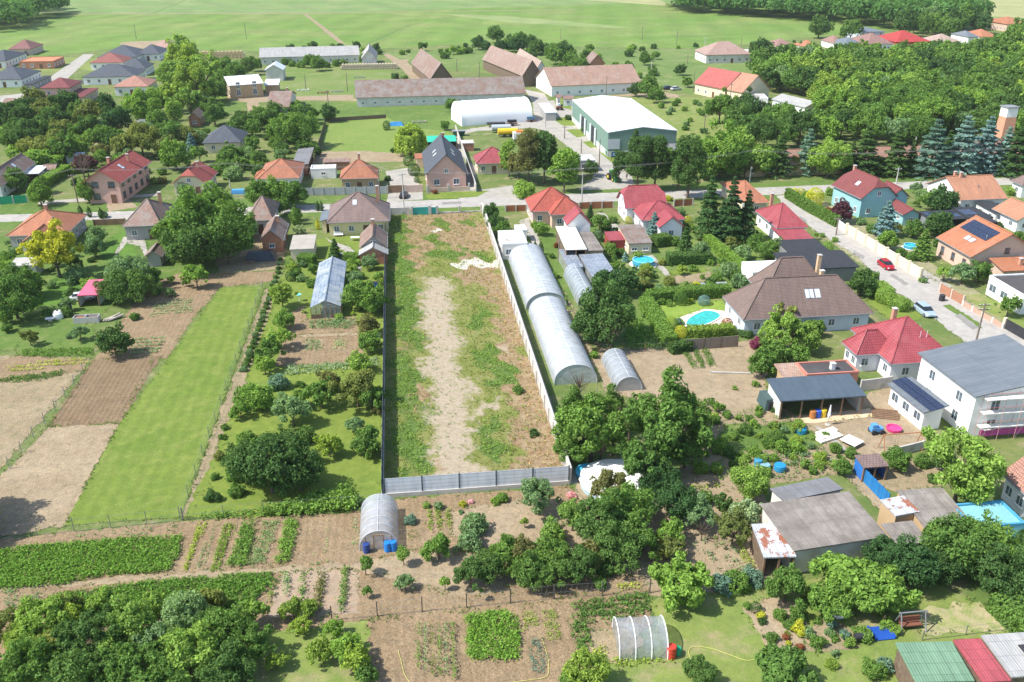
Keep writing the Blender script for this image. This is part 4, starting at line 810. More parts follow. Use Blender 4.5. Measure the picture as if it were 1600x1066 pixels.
def tpl(kind, var, lod):
    """unit plants: crown radius 1; returns (crown mesh, trunk mesh or None, height of the crown centre)"""
    k = (kind, var, lod)
    if k in TPL: return TPL[k]
    rs = np.random.RandomState(abs(hash(kind)) % 1 + sum(map(ord, kind))*7+var*31+lod); m = LEAF((.1, .2, .04)); tm = None
    q = (1400, 4200, 11000)[lod]; sz = (.115, .068, .042)[lod]
    if kind == 'round': V, t = crown(rs, lobes(rs, 34, 1.05, .9, .98, .17, .38)+[(0, 0, .9, .55)], q, sz); zc = .98; tm = limbs(rs, .4, .85, 1)
    elif kind == 'broad': V, t = crown(rs, lobes(rs, 34, 1, .62, .95, .2, .34)+[(0, 0, .85, .5), (.35, .1, .85, .35), (-.35, -.1, .85, .35)], q, sz); zc = .95; tm = limbs(rs, .45, .8, 1, 7)
    elif kind == 'tall': V, t = crown(rs, lobes(rs, 30, .92, 1.3, 1.7, .24, .38)+[(0, 0, 1.6, .6), (0, 0, 1.2, .5)], q, sz); zc = 1.6; tm = limbs(rs, .7, 1.4, .9)
    elif kind == 'loose': V, t = crown(rs, lobes(rs, 34, 1.05, .9, 1.08, .13, .28), int(q*.8), sz, thin=.12); zc = 1.08; tm = limbs(rs, .5, .95, 1.1, 8, .05)
    elif kind == 'fruit': V, t = crown(rs, lobes(rs, 24, 1.05, .8, 1.0, .15, .34), int(q*.62), sz*1.1, thin=.08); zc = 1.0; tm = limbs(rs, .5, .85, .9, 6, .05)
    elif kind == 'small': V, t = crown(rs, lobes(rs, 10, 1, .9, 1.9, .3, .5), int(q*.45), sz*1.4, thin=.0); zc = 1.9; tm = limbs(rs, 1.3, 1.7, .8, 5, .06)
    elif kind == 'fig': V, t = crown(rs, lobes(rs, 40, 1, .62, .8, .16, .3)+[(0, 0, .7, .5)], int(q*.8), sz*1.35, .55); zc = .8; tm = limbs(rs, .3, .6, 1, 8)
    elif kind == 'willow':
        L = lobes(rs, 18, 1, .6, 1.5, .2, .36); V, t = crown(rs, L, int(q*.5), sz); n = int(q*.09); a = rs.uniform(0, 6.283, n); r = rs.uniform(.55, 1, n); cs = []; ns = []
        for j in range(9): cs.append(np.stack([np.cos(a)*r*(1+.02*j), np.sin(a)*r*(1+.02*j), 1.45-.14*j*rs.uniform(.6, 1.1, n)], 1)); ns.append(np.stack([np.cos(a), np.sin(a), 0*a+.3], 1))
        V2, t2 = leaves(np.concatenate(cs), np.concatenate(ns), sz*1.1, rs, .5); V = np.concatenate([V, V2]); t = np.concatenate([t, t2]); zc = 1.2; tm = limbs(rs, .7, 1.3, .9)
    elif kind in ('spruce', 'cone'):
        h = 3.6 if kind == 'spruce' else 2.6; n = q; zz = rs.uniform(0, 1, n)**.75; lay = (14 if kind == 'spruce' else 12)
        zl = np.floor(zz*lay)/lay; f = rs.uniform(.12, 1, n)**.6; nb = 9; a0 = np.floor(rs.uniform(0, nb, n)); a = (a0+(zl*lay)*.37)*6.283/nb+rs.normal(0, .16, n)*(1.1-f*.4)
        R = (1-zl)**.85*(.85+.25*np.sin(a0*5.1+zl*37)); r = R*f; z = .25+zl*(h-.3)-.22*f*f*R+.1*f+rs.normal(0, .02, n)
        c = np.stack([np.cos(a)*r, np.sin(a)*r, z], 1); nn = np.stack([np.cos(a)*.35, np.sin(a)*.35, .9+0*a], 1)
        V, t = leaves(c, nn, sz*(1.15-.3*zl), rs, .45, 1.5); zc = h*.42; tm = MB().tube((0, 0, 0), (0, 0, h*.97), .07, .012, 7)
        m = LEAF((.05, .1, .045))
    elif kind == 'pine':
        L = []
        for i in range(22): z = rs.uniform(.9, 2.9); rr = (1-.25*abs(z-1.6))*.85; a = rs.uniform(0, 6.283); L.append((math.cos(a)*rr*.62, math.sin(a)*rr*.62, z, rs.uniform(.2, .36)))
        V, t = crown(rs, L+[(0, 0, 2.7, .4)], q, sz, 1.1, thin=.1); zc = 1.8; tm = limbs(rs, .8, 1.9, 1, 8, .06); tm.tube((0, 0, .7), (0, 0, 2.8), .05, .02, 6)
    elif kind == 'thuja':
        n = q//2; z = rs.uniform(0, 1, n); a = rs.uniform(0, 6.283, n); r = (np.sin(np.minimum(z+.12, 1)*math.pi)**.6)*(.9+.12*np.sin(a*5+z*9)); c = np.stack([np.cos(a)*r, np.sin(a)*r, .1+z*4.4], 1)
        V, t = leaves(c, np.stack([np.cos(a), np.sin(a), 0*a+.5], 1), sz*1.5, rs, .4); zc = 2.2
        tm = MB().tube((0, 0, 0), (0, 0, 1), .12, .1)
        V = np.concatenate([V]); 
    elif kind == 'ball':
        n = q//2; d = rs.normal(0, 1, (n, 3)); d /= np.linalg.norm(d, axis=1)[:, None]; d[:, 2] = np.maximum(d[:, 2], -.75); V, t = leaves(d*rs.uniform(.9, 1.0, n)[:, None]*np.array([1, 1, 1.1])+np.array([0, 0, .8]), d, sz*.8, rs, .35); zc = .8
    elif kind == 'bush': V, t = crown(rs, lobes(rs, 18, 1, .75, .55, .24, .42)+[(0, 0, .45, .6)], int(q*.6), sz*1.15); V[:, 2] = np.maximum(V[:, 2], .02); zc = .55
    elif kind == 'scrub': V, t = crown(rs, lobes(rs, 14, 1, .8, .6, .18, .32), int(q*.4), sz*1.2, 1., thin=.15); V[:, 2] = np.maximum(V[:, 2], .02); zc = .6; tm = limbs(rs, .15, .5, 1, 7, .03)
    elif kind == 'dead': V = None; t = None; zc = 1.3; tm = limbs(rs, .6, 1.2, 1.2, 11, .05); [tm.tube((0, 0, 1), (rs.normal(0, .5), rs.normal(0, .5), 1.9+rs.uniform(-.3, .3)), .025, .006, 4) for _ in range(16)]
    cm = leafmesh('crown', V, t, m) if V is not None else None
    tmesh = None
    if tm: o = tm.build('trunk', TRUNK, fix=False); tmesh = o.data; bpy.data.objects.remove(o)
    TPL[k] = (cm, tmesh, zc); return TPL[k]
COL = dict(g=(.084, .15, .036), d=(.05, .095, .031), m=(.07, .125, .035), b=(.12, .202, .042), y=(.155, .22, .042), Y=(.28, .29, .035), z=(.22, .27, .05), s=(.12, .19, .085), S=(.10, .17, .13), B=(.13, .21, .21),
           k=(.03, .07, .028), p=(.075, .03, .04), r=(.115, .12, .045), R=(.16, .06, .03), o=(.125, .15, .045), l=(.14, .22, .05), M=(.17, .04, .08), n=(.042, .088, .032), w=(.6, .3, .35), x=(.2, .26, .14), c=(.1, .185, .035), q=(.26, .19, .09))
CN = dict(c='fresh green', g='green', d='dark green', m='mid-green', b='bright green', y='yellow-green', Y='golden yellow', z='lime', s='grey-green', S='sage green', B='blue-grey', k='very dark green', p='dark purple', r='brownish green', R='orange-red', o='olive', l='light green', M='magenta', n='deep green', w='pale pink', x='pale green')
KN = dict(round=('leafy_tree', 'round {} tree', 'tree'), broad=('leafy_tree', 'wide spreading {} tree', 'tree'), tall=('tall_tree', 'tall {} tree', 'tree'), loose=('walnut_tree', 'open-crowned {} tree', 'tree'), fruit=('fruit_tree', '{} fruit tree', 'fruit tree'),
          small=('young_tree', 'thin young {} tree', 'tree'), fig=('bushy_tree', 'low dense {} tree', 'tree'), willow=('willow', '{} weeping tree', 'tree'), spruce=('spruce', '{} spruce', 'conifer'), cone=('small_conifer', 'short {} conifer', 'conifer'),
          pine=('pine_tree', '{} pine', 'conifer'), thuja=('columnar_thuja', 'narrow {} column thuja', 'thuja'), ball=('topiary_bush', 'clipped round {} bush', 'bush'), bush=('bush', '{} bush', 'bush'), scrub=('shrub', 'loose {} shrub', 'shrub'), dead=('bare_tree', 'bare branched {} tree', 'tree'))
rv = random.Random(5); TREES = []; LASTT = []
def plant(kind, c, px, py, r, sz=1.0, label=None, group=None):
    z = 2.0
    for _ in range(3):
        p = G(px, py, z); d = pix(p)[2]; R = r*d/F; 
        zc = {'round': .98, 'broad': .95, 'tall': 1.6, 'loose': 1.08, 'fruit': 1.0, 'small': 1.9, 'fig': .8, 'willow': 1.2, 'spruce': 1.5, 'cone': 1.1, 'pine': 1.8, 'thuja': 2.2, 'ball': .8, 'bush': .55, 'scrub': .6, 'dead': 1.3}[kind]
        z = zc*R*sz
    return plant_at(kind, c, p.x, p.y, R, sz, label, group)
def plant_at(kind, c, x, y, R, sz=1.0, label=None, group=None):
    d = pix((x, y, 0))[2]; lod = 2 if (R*F/d > 26) else (1 if R*F/d > 9 else 0); var = rv.randrange(4)
    cm, tm, zc = tpl(kind, var, lod); nm, dsc, cat = KN[kind]; mat = LEAF(COL[c])
    kw = dict(near=label is None)
    dsc = label or dsc.format(CN[c]); rz = rv.uniform(0, 6.28); jx = rv.uniform(.93, 1.07)
    def leafobj(name):
        o = bpy.data.objects.new(name, cm); col.objects.link(o); o.material_slots[0].link = 'OBJECT'; o.material_slots[0].material = mat; return o
    if tm is None or (cm is None):
        o = leafobj(nm) if cm else bpy.data.objects.new(nm, tm)
        if not cm: col.objects.link(o)
        root = o
    else:
        root = bpy.data.objects.new(nm, None); col.objects.link(root); root.empty_display_size = .3
        o = leafobj('crown'); o.parent = root; t = bpy.data.objects.new('trunk', tm); col.objects.link(t); t.parent = root
    root.location = (x, y, 0); root.rotation_euler = (0, 0, rz); root.scale = (R*jx, R/jx, R*sz)
    tag(root, dsc, cat, group=group or (nm.replace('_', ' ')+'s of the village'), **kw)
    if label: root['label'] = label
    TREES.append((x, y, R)); LASTT.append((root, c, kind)); return root
def T(s):
    for t in s.split():
        a = t.split(','); plant(KK[a[0][0]], a[0][1], float(a[1]), float(a[2]), float(a[3]), float(a[4]) if len(a) > 4 else 1.0)
KK = dict(R='round', B='broad', T='tall', L='loose', F='fruit', S='small', G='fig', W='willow', P='spruce', C='cone', I='pine', H='thuja', O='ball', U='bush', K='scrub', D='dead')
# near: bottom-left grove
T('Bl,62,966,44 Lm,130,996,46 Lg,40,1042,50 Rl,205,976,42 Rm,122,1058,50 Lg,212,1044,50 Bs,283,958,42 Ll,292,1024,52 Rg,350,988,42 Rm,352,1056,46 Fo,15,975,30 Fo,95,948,28 Fl,160,940,24 Fo,330,938,24 Rg,252,1078,50 Fy,110,965,26 Fl,235,948,26 Fl,180,1010,36 Fm,320,980,30 Fl,390,960,26 Lg,385,1010,36 Fo,80,1010,34 Fy,30,1000,28 Fs,245,1000,34')
T('Fy,457,951,20 Fy,484,951,17 Fy,470,978,17 Fb,521,982,17 Fy,433,1030,18 Fy,498,1017,22 Fb,540,1008,26 Fy,556,1032,26 Fg,572,1054,20 Sg,570,880,13 Sl,630,866,12 Sg,573,923,8 Fs,633,911,15 Sl,695,909,9 Fb,685,855,24')
T('Us,741,820,24 Us,734,848,23 Ul,667,790,7 Us,685,791,9 US,641,813,11 UY,723,788,7 Uw,736,784,5 Ub,775,783,9 Ub,785,778,11 Ud,564,785,9 Ug,550,781,8 Us,720,800,5 Sy,820,815,7 Uw,893,774,8')
T('Fm,735,895,29 Fm,762,884,30 Fg,790,868,34 Fr,812,862,32 Fm,828,892,33 Fg,857,862,32 Fm,868,896,28 Fm,904,880,33 Fl,863,834,21 Fr,922,868,25 Fg,845,885,26')
T('Ls,841,774,32 Fl,895,805,30 Lr,951,765,36 Rm,942,812,46 Rg,976,800,44 Rm,964,848,40 Fg,1002,846,30 Fb,1046,828,24 Rn,1058,787,35 Rn,1033,749,33 Ls,1093,802,28 Dr,1098,824,20 Fo,1052,856,20 Fo,1030,862,16 Lo,1147,825,30 Rl,1169,751,33 Lx,1167,803,26')
T('Gb,1062,912,47 US,1131,912,20 Ug,1150,909,24 US,1174,900,20 Fm,1093,1047,27 Fy,917,1044,36 Ug,895,1060,22 Gg,1225,1043,46 Fg,1229,913,36 Gb,1325,905,56 Gb,1378,925,50 Fb,1300,935,36 Rn,1382,866,34 Rn,1426,886,42')
T('Rg,1318,731,14 Rg,1402,717,20 Ll,1505,732,64 Hg,1458,838,17,.9 Rg,1503,852,54 Rg,1540,850,50 Rd,1566,892,48 Rd,1480,880,34 Hd,1590,835,10 Hd,1575,828,9 Hg,1562,820,8 Hd,1602,838,10 Hd,1550,818,7')
T('Od,1181,950,9 Ud,1191,971,8 Ug,1218,961,13 Ug,1246,962,16 UY,1249,983,14 UY,1190,962,8 UR,1229,996,7 Ug,1278,1004,14 Ug,1205,997,12 Us,1262,990,13 Ub,1349,992,16 Ug,1366,1047,20 US,1383,1040,16 US,1300,975,10 US,1320,992,10 UR,1250,1012,8 UY,1232,1006,6 Ud,1163,905,10')
# centre right
r_ = np.random.RandomState(3)
T('Lg,925,668,58 Lg,1048,660,72 Lg,905,640,34 Lg,955,640,34 Fg,893,700,30 Lg,1010,720,44 Rg,1080,650,32 Lg,1072,700,34 Dr,905,600,26 Dr,960,665,42 Dr,940,690,30 Dr,930,640,40 Dr,985,650,34')
T('Rd,949,488,50 Rd,925,505,32 Rn,975,440,24 Rn,945,437,18 Dr,955,520,28 Ug,810,609,10 Ud,834,677,9 Ub,928,555,8')
T('Og,1063,466,11,1.15 OB,1100,470,10,.8 Ug,1033,471,8 Ug,1022,476,7 Og,1046,474,6 OY,1064,519,10 Oy,1049,508,10,1.3 US,1060,503,8 OR,1136,506,9 Ud,1165,521,13,.6 UM,1182,537,12 Rg,1192,566,24 Uy,1078,471,7 Ub,1030,498,8 Ug,1010,490,9')
T('Ll,1225,520,36 Fl,1258,526,28 Lo,1222,492,24 Fb,1245,555,22 Rg,1210,552,24 Fg,1275,512,16')
T('Fr,810,258,24 Ir,826,240,28 Id,851,242,26 Rb,882,254,28 Tb,882,264,24 Rd,924,263,13 Id,998,252,27 Id,1026,250,27 Pd,992,240,24,.8 Rg,1040,250,22 Id,1079,255,32 Ig,1062,262,20 Rb,1128,238,42 Rg,1105,262,20 Rg,1150,258,22 Fr,1165,262,16 Id,968,258,16 Rl,1152,225,26 Fp,1165,228,16 Rl,1190,250,26 Il,795,245,18 Pd,838,222,10')
T('Ul,820,298,20 Pd,922,335,10,.8 Fg,937,347,16 CB,1022,352,15 OY,982,344,6 OY,999,349,5 OY,1075,343,6 Us,1062,332,10 UY,1045,310,7 Pn,1109,330,29,1.0 Pn,1143,334,30,1.0 Pn,1167,342,22,1.05 Pn,1128,350,22,.8 Cd,1071,380,17,1.1 CB,977,402,7 Rs,1094,391,15 Fg,954,390,13 Hd,828,385,5 Hd,836,388,5 Hd,845,388,5 Rb,845,357,12')
T('Rg,1180,377,13 Us,1160,397,18 Rg,1195,392,14 Us,1137,423,18 Us,1155,440,17 Uo,1008,445,12 Uo,1046,440,11 UY,1089,445,7 Us,1030,452,10 Ug,1110,450,12 Ug,1120,435,12 Ug,955,420,8 Kl,880,470,9 Kl,870,430,7 Kg,862,400,6 Og,960,405,5,1.5 Rg,880,362,9 UR,870,384,6')
T('Rd,767,331,13,1.2 Rd,775,348,15 Rg,785,359,14 Ug,1010,462,9 Ug,1020,430,8 Uo,1035,410,8')
T('Ug,1136,648,9 Kg,1110,630,10 Kg,1172,655,9 Ug,1200,692,12 Ub,1222,698,14 Ub,1245,700,14 Ub,1180,706,12 Hg,1151,678,5,.8 Ug,1290,680,7 Ul,1130,700,12 UR,1212,662,5 Us,1225,672,8 Ud,1212,640,8 Ug,1305,700,12 Ug,1330,708,12 Ul,1280,726,10 Ul,1195,738,12 Ul,1320,725,9 Kl,1180,600,7 Kl,1148,606,5 Ul,1120,732,12 Ub,1130,690,9 Ug,1405,722,12')
# right: houses
T('OY,1273,309,15 Ub,1262,305,10 OY,1251,301,9,.7 OY,1240,300,8,.7 UR,1294,329,7 Rp,1316,331,18 CB,1385,345,23,1.0 Rb,1387,375,17 Ug,1365,358,13 Rg,1428,357,16 Rd,1468,350,22 Pg,1443,385,19,.75 Rd,1473,314,24 Rg,1460,312,18 Fl,1476,427,14 Fs,1505,426,20 Rg,1532,425,18 Fg,1577,478,18 Rd,1347,442,22 Rg,1362,434,13 Ol,1381,463,13 Ol,1410,476,12 Ol,1390,468,11 Ob,1294,387,9 Rg,1212,385,14 UY,1210,400,9 Up,1203,388,6')
T('UY,1596,298,12 Ul,1580,300,9 Rg,1590,372,12 Ud,1567,345,7 Us,1345,346,9 Ub,1285,368,5 Ug,1408,395,10 Ug,1425,402,10 Uo,1400,355,10 Sb,1276,367,4 Ub,1305,375,6 Us,1442,438,7')
# conifer row
T('Pd,1219,246,25,.8 PS,1262,242,25,.82 Rl,1296,248,32 Pd,1352,242,32,.7 Pd,1401,242,28,.8 PS,1458,238,38,.68 PB,1504,234,40,.66 PB,1540,232,36,.7 Pd,1594,238,38,.68 Pd,1480,242,24,.8 Pd,1424,250,16 Pd,1622,240,34,.7 Ro,1238,258,15 PB,1570,240,26,.8 Pd,1330,252,16 Rg,1378,258,14 Rg,1192,252,22')
# left
T('Ly,290,100,34 Ll,272,118,30 Ly,300,130,32 Ll,318,112,28 Ly,268,150,24 Ll,296,160,24 Ll,285,80,24 Rg,350,105,18 Rg,368,112,16 Rm,385,104,14 Rg,335,140,18 Rg,398,100,12 Tl,272,175,16 Rm,325,165,16 Rg,345,128,20 Rb,222,166,28 Rb,240,160,20 Rn,182,188,24 Rn,165,165,19 Rd,102,160,20 Tn,41,172,17,.9 Rm,127,176,20 Rm,78,188,22 Rm,139,196,18 Rm,20,215,22 Rg,50,212,24 Rg,96,230,24 Gb,56,248,26,.8 Gb,80,252,18,.8 Rb,273,242,25 CB,299,226,13 Rm,334,177,19 Rm,380,190,13 Rg,263,210,20 Fo,190,230,20 Fr,157,236,15 Us,365,272,18 Dp,127,255,22 Fp,135,258,18 Ug,225,180,12 Rg,160,212,18 Rg,120,205,14 Rd,5,190,16 Rg,245,188,18')
T('Rg,462,200,32 Rg,435,205,20 Rm,415,187,19 Rd,514,177,14 Rg,488,178,10 Wy,641,216,23 Uy,650,235,12 Od,604,197,6,1.3 Ud,615,235,6 Rg,695,196,8 Rg,706,164,11 Ug,633,122,6 Ud,618,119,7 Rg,395,200,14 Fg,430,225,12 Rg,395,225,14 Us,385,240,14 Rg,350,250,12')
T('Ug,420,94,9 Ug,446,97,8 Rg,484,95,11 Rg,496,99,12 Ug,470,101,8 Ug,509,101,8 Ug,537,98,8 Rg,570,92,9 Ug,525,99,8 Ug,457,100,7 Rd,490,71,8 Ud,455,74,7 Ud,475,75,5 Ud,532,73,7 Rd,557,71,7 Rd,587,74,7 Ug,520,73,6')
T('Rn,808,69,13 Rn,842,73,10 Rg,891,87,11 Rg,868,87,14 Rg,909,101,11 Ug,962,102,7 Ug,982,101,8 Rg,1008,92,10 Rg,1024,86,7 Ug,989,74,6 Ud,1022,73,6 Ud,1087,71,5 Rg,1014,136,18 Rd,992,140,11 Rg,1025,148,13 Rd,1063,109,9 Rg,1074,128,9 Rg,1124,135,10 Ud,887,184,6 Sb,909,203,3 Sb,931,218,3 Rg,1167,150,9 Rn,747,67,11 Ud,727,71,5 Ud,717,76,5 Rn,760,72,9 Rn,782,72,10 Rn,795,72,9 Rg,880,105,9 Ug,850,130,7 Ug,830,80,8 Ub,895,108,8 Rg,780,85,6 Ug,700,79,5 Ug,688,80,5 Ub,1060,74,4 Ub,860,74,6')
T('Rg,317,352,58 Rg,280,365,40 Rg,352,372,44 Rm,300,385,44 Rg,335,330,40 Rg,375,352,24 LY,84,392,42 Rs,150,368,16 Rs,147,386,18 Us,119,430,19 Rs,200,425,33 Rm,185,448,28 Rm,212,447,28 Rg,240,432,15 Fb,306,432,20 Rg,25,440,30 Rg,20,465,38 Rg,50,446,22 Rm,-10,450,30 Rg,23,281,20 Rg,61,303,20 Rg,64,290,14 Rg,137,300,18 Hd,157,333,4 Hd,139,331,4 Hd,125,329,4 Us,289,297,16 Ul,241,283,8 Ug,253,268,9 Ur,255,282,8 Us,160,335,8,1.2 Hd,118,360,4,.8')
T('Rg,405,303,24 Rg,432,300,24 Rg,458,304,22 Rg,438,322,14 Hg,461,336,8,.9 Rg,463,336,10 Hd,496,322,3.5 Hd,502,322,3.5 HY,496,350,3.4,1.2 Kx,466,359,11 Cd,523,392,14 Od,638,252,8 Od,647,266,10 Od,651,281,5 UR,680,300,5 Ud,606,279,6 Fr,715,297,0.5 Rg,463,428,10 Og,453,412,8 Rg,489,420,8,1.1 Ug,489,443,11 Rs,577,410,13 Rs,555,435,13 Rg,562,460,26 Rg,580,468,24 Fy,440,462,22 Rb,443,500,17 Fl,438,528,20 Lg,420,549,22 Ll,413,570,16 Fr,572,507,18 Rg,577,535,18 Rl,562,566,18 Ub,560,410,9,.8 Ob,548,412,8 Od,455,432,9 Us,470,435,9 UR,597,438,5 Ub,592,432,9')
T('Fo,557,605,36 Fg,580,618,25 Fr,514,596,20 Fg,501,615,26 US,435,598,18 Rb,408,622,24 Rb,385,620,20 Fs,456,640,30 Fg,470,622,16 Fs,555,664,16 Fg,570,686,25 Fg,575,700,18 Fy,514,696,22 Bd,420,722,60 Rd,385,725,38 Rd,468,735,40 Rd,440,700,36 Fb,375,640,16 Ug,385,690,20 Ug,351,668,7 Ug,347,683,7 Uo,342,712,10 Ug,336,745,8 Ud,333,776,13 Ud,325,778,8 Fr,590,640,10')
T('Rd,177,534,26 Fs,124,519,14 Lo,45,527,14 Rg,8,495,12 Ug,210,495,9 Us,108,525,7 Rg,-70,775,55 Rg,-45,815,40 Gg,10,512,10')
# darker bushes along the fence of the long lawn
for i in range(26):
    t = i/25; plant('bush', 'gsdm'[i % 4], 440-58*t+rv.uniform(-2, 2), 405+172*t, 4.5+3*t, .9)
# wood on the right: every tree an individual, spaced over the ground
NT = ['first', 'second', 'third', 'fourth', 'fifth', 'sixth', 'seventh', 'eighth', 'ninth', 'tenth', 'eleventh', 'twelfth', 'thirteenth', 'fourteenth', 'fifteenth', 'sixteenth', 'seventeenth', 'eighteenth', 'nineteenth', 'twentieth']
WOODL = []
def NTH(n): return NT[n] if n < 20 else ('twenty-'+NT[n-20] if n > 19 and n < 29 else 'farthest')
def wood(poly, sp, rmin, rmax, cols, kinds, label, group, avoid=()):
    q = P(poly); xs = [a[0] for a in q]; ys = [a[1] for a in q]; n = 0; y = min(ys); k = 0; n00 = len(LASTT)
    while y < max(ys):
        x = min(xs)+(k % 2)*sp/2
        while x < max(xs):
            a, b = x+rv.uniform(-.3, .3)*sp, y+rv.uniform(-.3, .3)*sp
            R = rv.uniform(rmin, rmax); fb = pix((a, b, 0)); ft = pix((a, b, R*1.75)); rr = R*F/fb[2]
            if any(fb[0]+rr > k0 and fb[0]-rr < k1 and fb[1] > ky and ft[1] < ky-1.5 for k0, k1, ky in KEEP): x += sp; continue
            if inside(q, np.array([a]), np.array([b]))[0] and not any((a-c.x)**2+(b-c.y)**2 < r*r for c, r in avoid):
                c = rv.choice(cols); kd = rv.choice(kinds)
                plant_at(kd, c, a, b, R, 1.0, label, group); n += 1
            x += sp
        y += sp*.9; k += 1
    WOODL.append((label, [t for t in LASTT[n00:]])); return n
    tl = []; per = 12
    for bi in range(0, len(tl), per):
        for k, (o, c, kd) in enumerate(sorted(tl[bi:bi+per], key=lambda t: pix(t[0].location)[0])): o['label'] = f'{CN[c]} tree, {NT[k]} from the left in the {NTH(bi//per)} row of {label}'
    return n
KEEP = [(303, 388, 228), (125, 240, 296), (265, 340, 292), (404, 478, 288), (534, 600, 290), (662, 730, 285), (84, 0, 0), (1398, 1455, 63), (1357, 1396, 67), (1322, 1350, 69), (1303, 1320, 66), (1212, 1248, 73), (1462, 1500, 65), (1350, 1386, 50), (1574, 1604, 37), (1103, 1165, 84), (1084, 1190, 146), (1205, 1258, 164), (1258, 1276, 71), (1535, 1553, 55), (1513, 1532, 57)]
AV = [(G(1135, 84), 34), (G(1232, 160), 14), (G(1130, 138), 14), (G(1160, 148), 10), (G(1190, 152), 9), (G(1562, 232), 5)]
nw = wood('1195,158 1260,172 1230,200 1235,232 1300,238 1600,222 1760,222 1700,70 1600,62 1480,72 1250,80 1150,92 1090,92 1110,104 1160,112 1200,140', 9.2, 4.2, 6.6, 'ggggmmdbsblygd', ['round', 'round', 'broad', 'loose', 'loose'], 'the right-hand wood', 'trees crowded in the wood on the right', AV)
nwood = len(LASTT); nw += wood('1112,163 1200,165 1230,200 1240,240 1170,240 1130,215 1112,190', 9, 4, 6.5, 'gmdg', ['round', 'fruit'], 'the meadow-side thicket', 'trees in the thicket beside the meadow')
nw += wood('1250,60 1420,52 1560,50 1600,48 1640,60 1600,62 1480,72 1250,80 1290,66', 15, 4.5, 7, 'gmds', ['round', 'tall', 'fruit'], 'the far houses', 'trees between the far houses', [(G(1330, 71), 8), (G(1376, 69), 14), (G(1428, 66), 16), (G(1480, 66), 12), (G(1370, 50), 14), (G(1230, 74), 12)])
nw += wood('0,180 60,178 250,200 300,215 290,250 230,250 140,235 100,262 60,262 0,262', 9.5, 3.2, 5.5, 'gmddo', ['round', 'fruit', 'broad'], 'the far left gardens', 'trees in the gardens at the far left', [(G(195, 222), 14), (G(195, 208), 13), (G(30, 265), 10), (G(120, 246), 5), (G(222, 195), 9)])
nw += wood('760,66 800,68 920,92 900,118 860,112 830,100 790,76', 12, 3, 5, 'gmds', ['round', 'bush'], 'the timber barns', 'trees behind the timber barns', [(G(845, 104), 8), (G(800, 95), 20), (G(934, 100), 7), (G(825, 105), 16)])
# far woods read as one mass
def forest(name, poly, n, h, label):
    q = P(poly); q = np.array(q); lo, hi = q.min(0), q.max(0); C = []
    rs2 = np.random.RandomState(len(poly)); Vs = []; ts = []
    while len(C) < n:
        a = rs2.uniform(lo, hi)
        if inside([tuple(t) for t in q], a[:1], a[1:])[0]: C.append(a)
    for a in C:
        R = rs2.uniform(5, 9); d = rs2.normal(0, 1, (170, 3)); d /= np.linalg.norm(d, axis=1)[:, None]; d[:, 2] = np.where(d[:, 2] < -.3, -d[:, 2], d[:, 2])
        c = d*R*rs2.uniform(.75, 1.05, 170)[:, None]*np.array([1, 1, .9])+np.array([a[0], a[1], h*rs2.uniform(.5, .75)])
        V, t = leaves(c, d, 1.0, rs2, .6); Vs.append(V); ts.append(t*.6+rs2.uniform(0, .4))
    me = leafmesh(name, np.concatenate(Vs), np.concatenate(ts), LEAF((.06, .125, .035))); o = bpy.data.objects.new(name, me); col.objects.link(o); o['kind'] = 'stuff'; o['label'] = label; o['category'] = 'woodland'
forest('woodland', '-260,58 -60,52 20,50 62,34 100,24 98,16 60,4 -50,-6 -300,-10', 750, 13, 'dark wood at the top left edge of the fields')
forest('woodland', '1038,15 1060,20 1110,24 1170,27 1230,32 1290,36 1400,48 1480,50 1540,46 1540,37 1480,40 1450,26 1390,15 1290,10 1240,7 1200,2 1040,4', 620, 14, 'dark belt of wood across the fields at the top right')
# loose bushes through the gardens, kept off houses and roads
def hit(x, y, m=.6):
    for cx, cy, rz, hx, hy in HB:
        dx, dy = x-cx, y-cy; a = dx*math.cos(rz)+dy*math.sin(rz); b = -dx*math.sin(rz)+dy*math.cos(rz)
        if abs(a) < hx+m and abs(b) < hy+m: return True
    return False
ROADS = [P(s_) for s_ in ('-600,385 0,347 210,343 520,331 750,323 957,315 1100,309 1300,301 1600,288 2300,262 2300,248 1600,277 1300,289 1100,297 900,303 750,310 520,319 210,330 0,336 -600,365', '1213,306 1243,305 1306,349 1367,383 1430,421 1500,466 1600,530 1900,720 1850,800 1610,610 1540,560 1462,500 1428,473 1372,440 1342,402 1276,362 1228,326', '1018,474 1128,470 1138,486 1150,505 1145,520 1060,512 1030,495')]
def scatter(poly, n, kinds, cols, r0, r1, seed):
    q = P(poly); Q = np.array(q); lo, hi = Q.min(0), Q.max(0); r4 = random.Random(seed); k = 0; tries = 0
    while k < n and tries < 4000:
        tries += 1; x, y = r4.uniform(lo[0], hi[0]), r4.uniform(lo[1], hi[1]); R = r4.uniform(r0, r1); ax, ay = np.array([x]), np.array([y])
        if not inside(q, ax, ay)[0] or hit(x, y, R*.6) or any(inside(r, ax, ay)[0] for r in ROADS): continue
        if any((x-a)**2+(y-b)**2 < (.5*(R+c))**2 for a, b, c in TREES): continue
        fb = pix((x, y, 0)); ft = pix((x, y, R*1.75)); rr = R*F/fb[2]
        if any(fb[0]+rr > k0 and fb[0]-rr < k1 and fb[1] > ky and ft[1] < ky-2 for k0, k1, ky in KEEP): continue
        plant_at(r4.choice(kinds), r4.choice(cols), x, y, R); k += 1
scatter('0,215 120,200 300,200 480,170 500,280 380,290 0,300', 105, ['bush', 'fruit', 'round', 'bush', 'scrub'], 'gmdlsbgm', 1.0, 3.2, 1)
scatter('400,80 600,80 1000,80 1080,110 1010,130 860,118 700,95 560,100', 30, ['bush', 'bush', 'fruit'], 'gmdl', 1.2, 3.0, 2)
